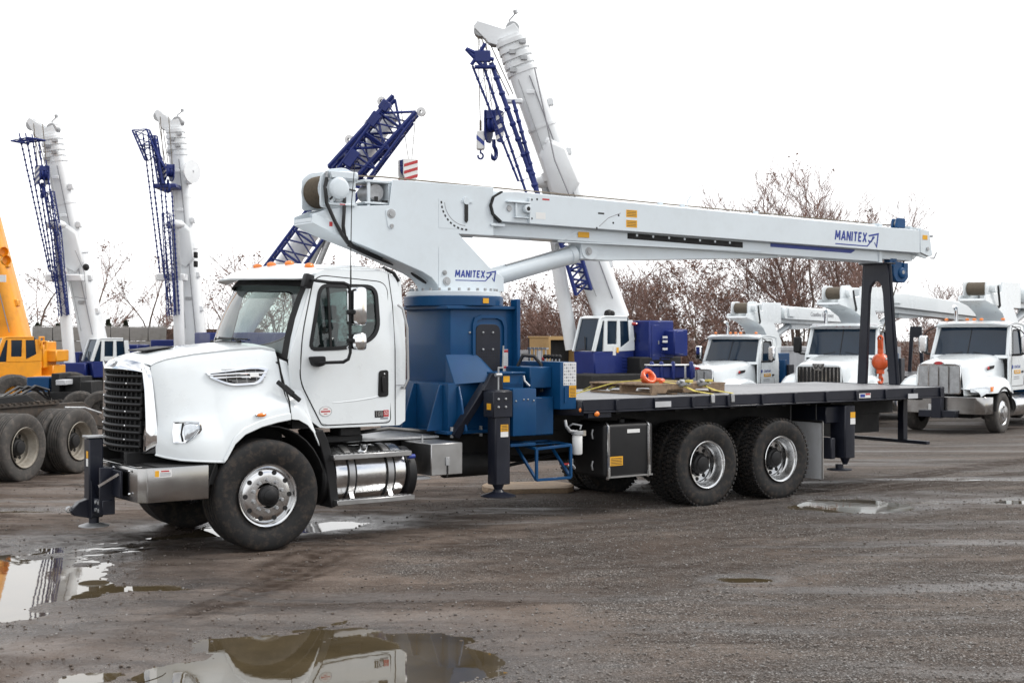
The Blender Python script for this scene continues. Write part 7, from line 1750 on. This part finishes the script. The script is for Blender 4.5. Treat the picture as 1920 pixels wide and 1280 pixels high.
for k in range(7): mb.box(3.86, 3.945, -1.1848, -1.1838, 1.452 + .0165 * k, 1.458 + .0165 * k)
P('label_print', mb, INK, yl)
mb = MB(); mb.box(3.78, 3.80, -1.195, -1.18, 1.38, 1.56); P('console_hinge', mb, BLUE, cs)
for w in (-.42, -.50, -.58, -.66, -.74):
    mb = MB(); mb.cyl((3.84, w, 1.855), (3.84, w, 2.0), .010, n=6); mb.box(3.82, 3.86, w - .03, w + .03, 2.0, 2.02); P('control_lever', mb, GALV, cs)
for w in (-.92, -.99, -1.06, -.85, -.78):
    mb = MB(); mb.cyl((3.80, w, 1.855), (3.80, w, 1.90), .008, n=6); lv = P('short_lever', mb, GALV, cs)
    mb = MB(); mb.ball((3.80, w, 1.915), .028, 10); P('lever_knob', mb, MATTE, lv)
mb = MB(); mb.ball((3.84, -.70, 1.885), .028, 10); P('red_knob', mb, INKR, cs)
mb = MB(); mb.tube([(3.45, -.70, 1.80), (3.50, -.74, 1.93), (3.62, -.80, 1.92), (3.68, -.86, 1.82), (3.66, -.9, 1.5)], .02, 8); P('console_hose', mb, HOSE, cs)
mb = MB(); fr_ = [(3.36, -1.20, .86), (3.86, -1.20, .88), (3.86, -1.20, .50), (3.36, -1.20, .50)]
for i in range(4): mb.beam(fr_[i], fr_[(i + 1) % 4], .032, .032)
fr2 = [(p[0], -.75, .90) for p in fr_[:2]]
for i in range(2): mb.beam(fr_[i], fr2[i], .032, .032); mb.beam(fr2[i], fr_[3 - i], .032, .032)
mb.beam(fr2[0], fr2[1], .032, .032); stp = P('blue_step_frame', mb, BLUE, bevel=.004)
mb = MB(); mb.box(3.02, 3.38, -1.16, -.72, .895, .93); mb.box(3.36, 3.86, -1.0, -.74, .885, .90); P('step_tread', mb, BLUE, stp, bevel=.004)
# filter
mb = MB(); mb.lathe([(.001, 0), (.05, 0), (.06, .015), (.06, .22), (.05, .235), (.001, .235)], (3.99, -1.16, .76), (0, 0, 1), 20); fl = P('hydraulic_filter', mb, LABELW)
mb = MB(); mb.cyl((3.99, -1.16, .995), (3.99, -1.16, 1.04), .075, n=16); mb.tube([(3.99, -1.16, 1.03), (3.88, -1.16, 1.04), (3.84, -1.14, 1.10), (3.84, -1.12, 1.17)], .02, 8); mb.tube([(4.03, -1.16, 1.05), (4.05, -1.16, 1.10), (3.97, -1.1, 1.12), (3.94, -1.05, 1.08)], .012, 6); P('filter_head', mb, GALV, fl, bevel=.003)
mb = MB(); mb.box(4.02, 4.09, -1.20, -1.10, .98, 1.04); P('filter_valve', mb, RUSTRIM, fl)
# black tool tank with polished straps
mb = MB(); mb.box(4.36, 5.14, -1.21, -.62, .46, 1.10); tk = P('black_tank', mb, BLACK, bevel=.045, seg=3)
for t in (4.42, 5.06):
    mb = MB(); mb.tube([(t, -.70, 1.115), (t, -1.17, 1.112), (t, -1.215, 1.07), (t, -1.222, .52), (t, -1.2, .44)], .018, 8); mb.cyl((t, -1.235, .47), (t, -1.235, .58), .014, n=6); P('tank_strap', mb, POLISH, tk)
mb = MB(); mb.beam((4.40, -1.215, .465), (5.12, -1.215, .465), .02, .02); P('tank_rail', mb, ALU, tk)
mb = MB(); mb.box(4.72, 4.92, -1.2125, -1.2105, .985, 1.03); P('white_label', mb, LABELW, tk)
mb = MB(); mb.box(4.45, 4.65, -1.2125, -1.2105, .60, .71); yl = P('yellow_label', mb, YELLOW, tk)
mb = MB()
for k in range(5): mb.box(4.465, 4.635, -1.2138, -1.2128, .613 + k * .018, .62 + k * .018)
P('label_print', mb, INK, yl)
mb = MB(); mb.cyl((4.80, -1.0, 1.10), (4.80, -1.0, 1.14), .045, n=14); P('tank_cap', mb, BLACK, tk)
for z in (.60, .98):
    mb = MB(); mb.tube([(4.355, -1.0, z - .06), (4.34, -1.0, z), (4.355, -1.0, z + .05)], .012, 6); P('tank_latch', mb, GALV, tk)
mb = MB(); mb.tube([(3.95, -1.02, .62), (4.02, -1.02, .62), (4.06, -1.02, .58)], .02, 8); mb.cyl((4.02, -1.02, .62), (4.02, -1.02, .70), .015, n=6); P('drain_valve', mb, GALV, tk)
mb = MB(); mb.beam((3.88, -1.02, .64), (3.98, -1.02, .64), .02, .02); P('valve_handle', mb, INKR, tk)
# fuel tank, steps, aluminium box
mb = MB(); mb.lathe([(.001, 0), (.25, 0), (.29, .02), (.30, .05), (.30, .83), (.29, .86), (.25, .88), (.001, .88)], (.78, -.86, .69), (1, 0, 0), 36); ft_ = P('fuel_tank', mb, POLISH, smooth=40)
for t in (.98, 1.45):
    mb = MB(); mb.lathe([(.302, -.035), (.309, -.035), (.309, .035), (.302, .035)], (t, -.86, .69), (1, 0, 0), 36, closed=True); sb = P('tank_band', mb, ALU, ft_)
    for k in (-1, 1):
        mb = MB(); mb.lathe([(.302, -.008), (.311, -.008), (.311, .008), (.302, .008)], (t + k * .045, -.86, .69), (1, 0, 0), 36, closed=True); P('band_edge', mb, MATTE, sb)
for z, a, b in ((.905, .72, 1.66), (.43, .76, 1.70)):
    mb = MB(); mb.box(a, b, -1.24, -1.10, z - .03, z + .025); so2 = P('cab_step', mb, ALU, bevel=.006)
    mb = MB()
    for i in range(16): mb.box(a + .03 + i * .056, a + .062 + i * .056, -1.22, -1.12, z + .025, z + .033)
    P('step_grip', mb, POLISH, so2)
for t in (.98, 1.45):
    mb = MB(); mb.box(t - .03, t + .03, -1.20, -1.16, .45, .90); P('step_hanger', mb, POLISH, ft_, bevel=.004) if False else None
    mb = MB(); mb.beam((t, -1.15, .455), (t, -1.10, .54), .05, .02); mb.beam((t, -1.12, .88), (t, -1.10, .82), .05, .02); P('step_hanger', mb, POLISH, ft_)
mb = MB(); mb.cyl((1.20, -.98, .96), (1.20, -1.0, 1.02), .05, n=16); P('fuel_cap', mb, CHROME, ft_)
mb = MB(); mb.cyl((1.66, -1.16, .86), (1.74, -1.16, .86), .025, n=10); P('def_cap', mb, INKB, ft_)
mb = MB(); mb.lathe([(.001, 0), (.27, 0), (.29, .015), (.29, .10), (.26, .12), (.001, .12)], (1.67, -.88, .66), (1, 0, 0), 30); P('def_tank', mb, BLACK, smooth=40)
mb = MB(); mb.lathe([(.001, 0), (.28, 0), (.30, .02), (.30, .13), (.001, .13)], (.645, -.85, .68), (1, 0, 0), 30); P('front_tank_end', mb, BLACK, smooth=40)
mb = MB(); mb.box(1.93, 2.34, -1.20, -.55, .635, .985); bx = P('aluminium_box', mb, ALU, bevel=.008)
mb = MB(); mb.box(2.115, 2.165, -1.212, -1.20, .74, .83); P('box_latch', mb, GALV, bx, bevel=.003)
mb = MB(); mb.cyl((2.14, -1.20, .625), (2.14, -1.16, .625), .012, n=8); mb.box(2.13, 2.15, -1.205, -1.20, .645, .75); P('box_lock', mb, MATTE, bx)
mb = MB(); mb.tube([(2.0, -.9, .985), (2.0, -.9, 1.06)], .012, 6); mb.box(1.75, 1.95, -1.15, -1.0, .60, .625); P('box_bracket', mb, GALV, bx)
mb = MB()
mb.tube([(.75, -.5, 1.10), (1.2, -.55, 1.08), (1.8, -.5, 1.12), (2.4, -.5, 1.05)], .025, 6); P('air_line', mb, HOSE)
mb = MB(); mb.tube([(1.7, -.52, .85), (2.4, -.6, .62), (2.7, -.55, .70), (3.3, -.55, .6), (4.2, -.5, .7)], .022, 6); P('air_line', mb, HOSE)
mb = MB(); mb.cyl((2.45, -.62, .66), (3.25, -.62, .66), .13, n=18); P('air_reservoir', mb, MATTE, bevel=.01)
mb = MB(); mb.box(.75, 1.25, -.9, -.3, 1.03, 1.10); mb.box(.95, 1.2, -.95, -.7, 1.10, 1.19); P('cab_mount', mb, MATTE, bevel=.01)
mb = MB(); mb.box(1.2, 2.4, -.62, .62, .995, 1.02); P('frame_cover', mb, GALV, bevel=.004)
# rear outrigger, mud flap, underrun bar
og2 = outrigger(8.73, 1.19, .46, .94)
mb = MB(); mb.box(8.44, 8.53, -1.16, -.80, .46, .75); mb.box(8.4, 9.0, -1.1, 1.1, .95, 1.18); P('outrigger_beam', mb, NAVY, og2, bevel=.01)
mb = MB(); mb.cyl((8.70, -1.08, .37), (8.70, -1.08, .30), .055, n=14); P('jack_foot', mb, NAVY, og2)
mb = MB(); mb.lathe([(.001, .02), (.17, .006), (.17, -.008), (.001, -.012)], (8.70, -1.08, .30), (0, 0, 1), 24); P('outrigger_pad', mb, NAVY, og2)
mb = MB(); mb.box(8.765, 8.865, -1.2225, -1.2205, 1.02, 1.10); P('yellow_label', mb, YELLOW, og2)
mb = MB(); mb.box(8.765, 8.865, -1.2225, -1.2205, .93, 1.015); P('white_label', mb, LABELW, og2)
for s in (-1, 1):
    mb = MB(); mb.box(8.22, 8.23, min(s * 1.20, s * .62), max(s * 1.20, s * .62), .20, .98); mf = P('mud_flap', mb, GREYBOX)
    mb = MB(); mb.box(8.215, 8.235, min(s * 1.205, s * 1.19), max(s * 1.205, s * 1.19), .20, .98); P('flap_edge', mb, ALU, mf)
    mb = MB(); mb.beam((8.225, s * 1.20, .985), (8.225, s * .5, .985), .03, .03); P('flap_hanger', mb, MATTE, mf)
    for t in (7.6, 8.1):
        mb = MB(); mb.tube([(t, s * 1.19, 1.24), (t, s * 1.19, 1.02)], .009, 5); P('flap_rod', mb, MATTE, mf)
mb = MB(); mb.box(10.46, 10.54, -1.20, 1.20, .565, .615); ub = P('underrun_bar', mb, NAVY, bevel=.006)
for w in (-.74, .74):
    mb = MB(); mb.box(10.45, 10.55, w - .055, w + .055, .615, 1.25); P('underrun_post', mb, NAVY, ub, bevel=.006)
mb = MB(); mb.box(9.2, 9.26, -.06, .0, .70, 1.0); mb.beam((9.0, .0, .72), (10.5, .0, .78), .05, .05); P('tow_bar', mb, NAVY, ub)

# ------------------------------------------------------------------ loose things on and under the truck
def onT(t, w, z): return tw(t, w, z)
# pallet: planks and blocks picked apart
pal = thing('pallet', 'worn brown wooden pallet strapped down on the flat deck', 'pallet', onT(6.12, -.18, 1.406), TH)
for k in range(7):
    mb = MB(); w = -.56 + k * .187; mb.box(-.66, .66, w - .06, w + .06, .115 + random.uniform(-.002, .002), .137); P('plank', mb, WOOD, pal, bevel=.003)
for w in (-.60, 0.0, .60):
    mb = MB(); mb.prism([(-.64, .02), (-.40, .02), (-.37, .065), (-.12, .065), (-.09, .02), (.09, .02), (.12, .065), (.37, .065), (.40, .02), (.64, .02), (.64, .114), (-.64, .114)], w - .022, w + .022); P('stringer', mb, WOOD, pal, bevel=.003)
for t in (-.60, -.25, .25, .60):
    mb = MB(); mb.box(t - .05, t + .05, -.62, .62, .0, .0195); P('bottom_plank', mb, WOOD, pal, bevel=.002)
# orange sling coil on the pallet
sl = thing('sling_coil', 'bright orange lifting sling coiled up on the pallet', 'sling', onT(5.78, -.40, 1.545), TH, None, .7)
rg = random.Random(5)
for k in range(4):
    mb = MB(); tl = R(55 + 14 * k); r0 = .125 - .008 * k; pts = []
    for i in range(21):
        a = 2 * math.pi * i / 20; q = Vector((r0 * math.cos(a), r0 * math.sin(a) * math.cos(tl) + .02 * k, r0 * math.sin(a) * math.sin(tl) + .115)); pts.append(q)
    mb.tube(pts, .042, 8, False); P('coil', mb, ORANGE, sl, smooth=60)
mb = MB(); mb.tube([(.05, 0, .04), (.16, -.10, .05), (.20, -.16, .03), (.10, -.22, .02)], .04, 8); P('loose_end', mb, ORANGE, sl, smooth=60)
# two yellow tie-down straps and one at the front
def strap(label, pts, ratch, hook):
    o = thing('tie_down_strap', label, 'strap', onT(*pts[0]), TH); p0 = Vector(pts[0]); q = [Vector(p) - p0 for p in pts]
    mb = MB(); mb.loft([[c + Vector((-.026, 0, 0)), c + Vector((.026, 0, 0)), c + Vector((.026, 0, .006)), c + Vector((-.026, 0, .006))] for c in q]); P('webbing', mb, STRAP, o)
    if ratch:
        r_ = Vector(ratch) - p0; mb = MB(); mb.obox(r_, (.09, .20, .035), Matrix.Rotation(R(-12), 3, 'X')); mb.obox(r_ + Vector((0, -.05, .04)), (.075, .16, .02), Matrix.Rotation(R(18), 3, 'X')); mb.cyl(r_ + Vector((-.06, .03, .03)), r_ + Vector((.06, .03, .03)), .028, n=10); P('ratchet', mb, GALV, o, bevel=.004)
        mb = MB(); mb.obox(r_ + Vector((0, -.12, .055)), (.07, .09, .03)); P('ratchet_handle', mb, STRAP, o, bevel=.005)
    if hook:
        h_ = Vector(hook) - p0; mb = MB(); mb.obox(h_ + Vector((0, 0, .02)), (.06, .02, .10)); mb.obox(h_ + Vector((0, .02, .07)), (.05, .05, .02)); P('strap_hook', mb, GALV, o, bevel=.004)
strap('yellow ratchet strap nearer the sling coil, over the pallet to the deck edge', [(5.65, .8, 1.41), (5.7, .50, 1.53), (5.78, .0, 1.556), (5.90, -.55, 1.556), (5.97, -.80, 1.53), (6.03, -1.0, 1.45), (6.10, -1.255, 1.42)], (5.98, -.83, 1.525), (6.10, -1.262, 1.34))
strap('yellow ratchet strap at the far end of the pallet, over to the deck edge', [(6.10, .8, 1.41), (6.12, .50, 1.53), (6.15, .0, 1.556), (6.24, -.55, 1.556), (6.32, -.82, 1.52), (6.38, -1.02, 1.45), (6.45, -1.255, 1.42)], (6.32, -.84, 1.525), (6.45, -1.262, 1.34))
strap('thin yellow strap running from the front of the deck to the sling coil', [(4.6, -.30, 1.42), (5.2, -.36, 1.55), (5.6, -.38, 1.58), (5.74, -.40, 1.60)], None, None)
# headache ball
bl = thing('headache_ball', 'orange headache ball with hook hanging at the boom rest', 'crane ball', onT(10.93, .02, 1.75), TH)
mb = MB(); mb.ball((0, 0, 0), .135, 28); P('ball', mb, ORANGE, bl, smooth=80)
mb = MB(); mb.box(-.035, .03, -.138, -.128, .035, .065); P('ball_print', mb, LABELW, bl)
mb = MB(); mb.cyl((0, 0, .12), (0, 0, .20), .045, n=14); mb.obox((0, 0, .27), (.05, .09, .16)); mb.lathe([(.04, -.025), (.065, 0), (.04, .025)], (0, 0, .36), (1, 0, 0), 14); P('swivel', mb, ORANGE, bl, bevel=.01)
mb = MB(); mb.cyl((0, 0, -.12), (0, 0, -.19), .06, n=14); mb.tube([(0, 0, -.17), (0, 0, -.24)] + [(.045 * math.sin(R(a)), 0, -.285 + .05 * math.cos(R(a))) for a in range(10, 280, 30)], .022, 8); P('hook', mb, ORANGE, bl, bevel=.004)
mb = MB(); mb.cyl((0, 0, .36), (.62, -.02, 1.75), .010, n=5); P('rope', mb, ROPE, bl)
# round wooden pad lying under the truck
pw = thing('outrigger_mat', 'round pale wooden outrigger mat lying on the ground under the truck', 'outrigger mat', (at(990, 905, 18.6).x, 18.6, float(ground_h(np.array([0.2]), np.array([18.6]))[0])), .2, None, .85)
for k in range(4):
    y0, y1 = -.52 + .26 * k + .004, -.52 + .26 * (k + 1) - .004; xs = lambda y: math.sqrt(max(.02, .5625 - y * y)); mb = MB(); mb.prism([(-xs(y0), y0), (xs(y0), y0), (xs((y0 + y1) / 2) * 1.01, (y0 + y1) / 2), (xs(y1), y1), (-xs(y1), y1), (-xs((y0 + y1) / 2) * 1.01, (y0 + y1) / 2)], .0, .09, 'z'); P('mat_plank', mb, PALEW, pw, bevel=.006)
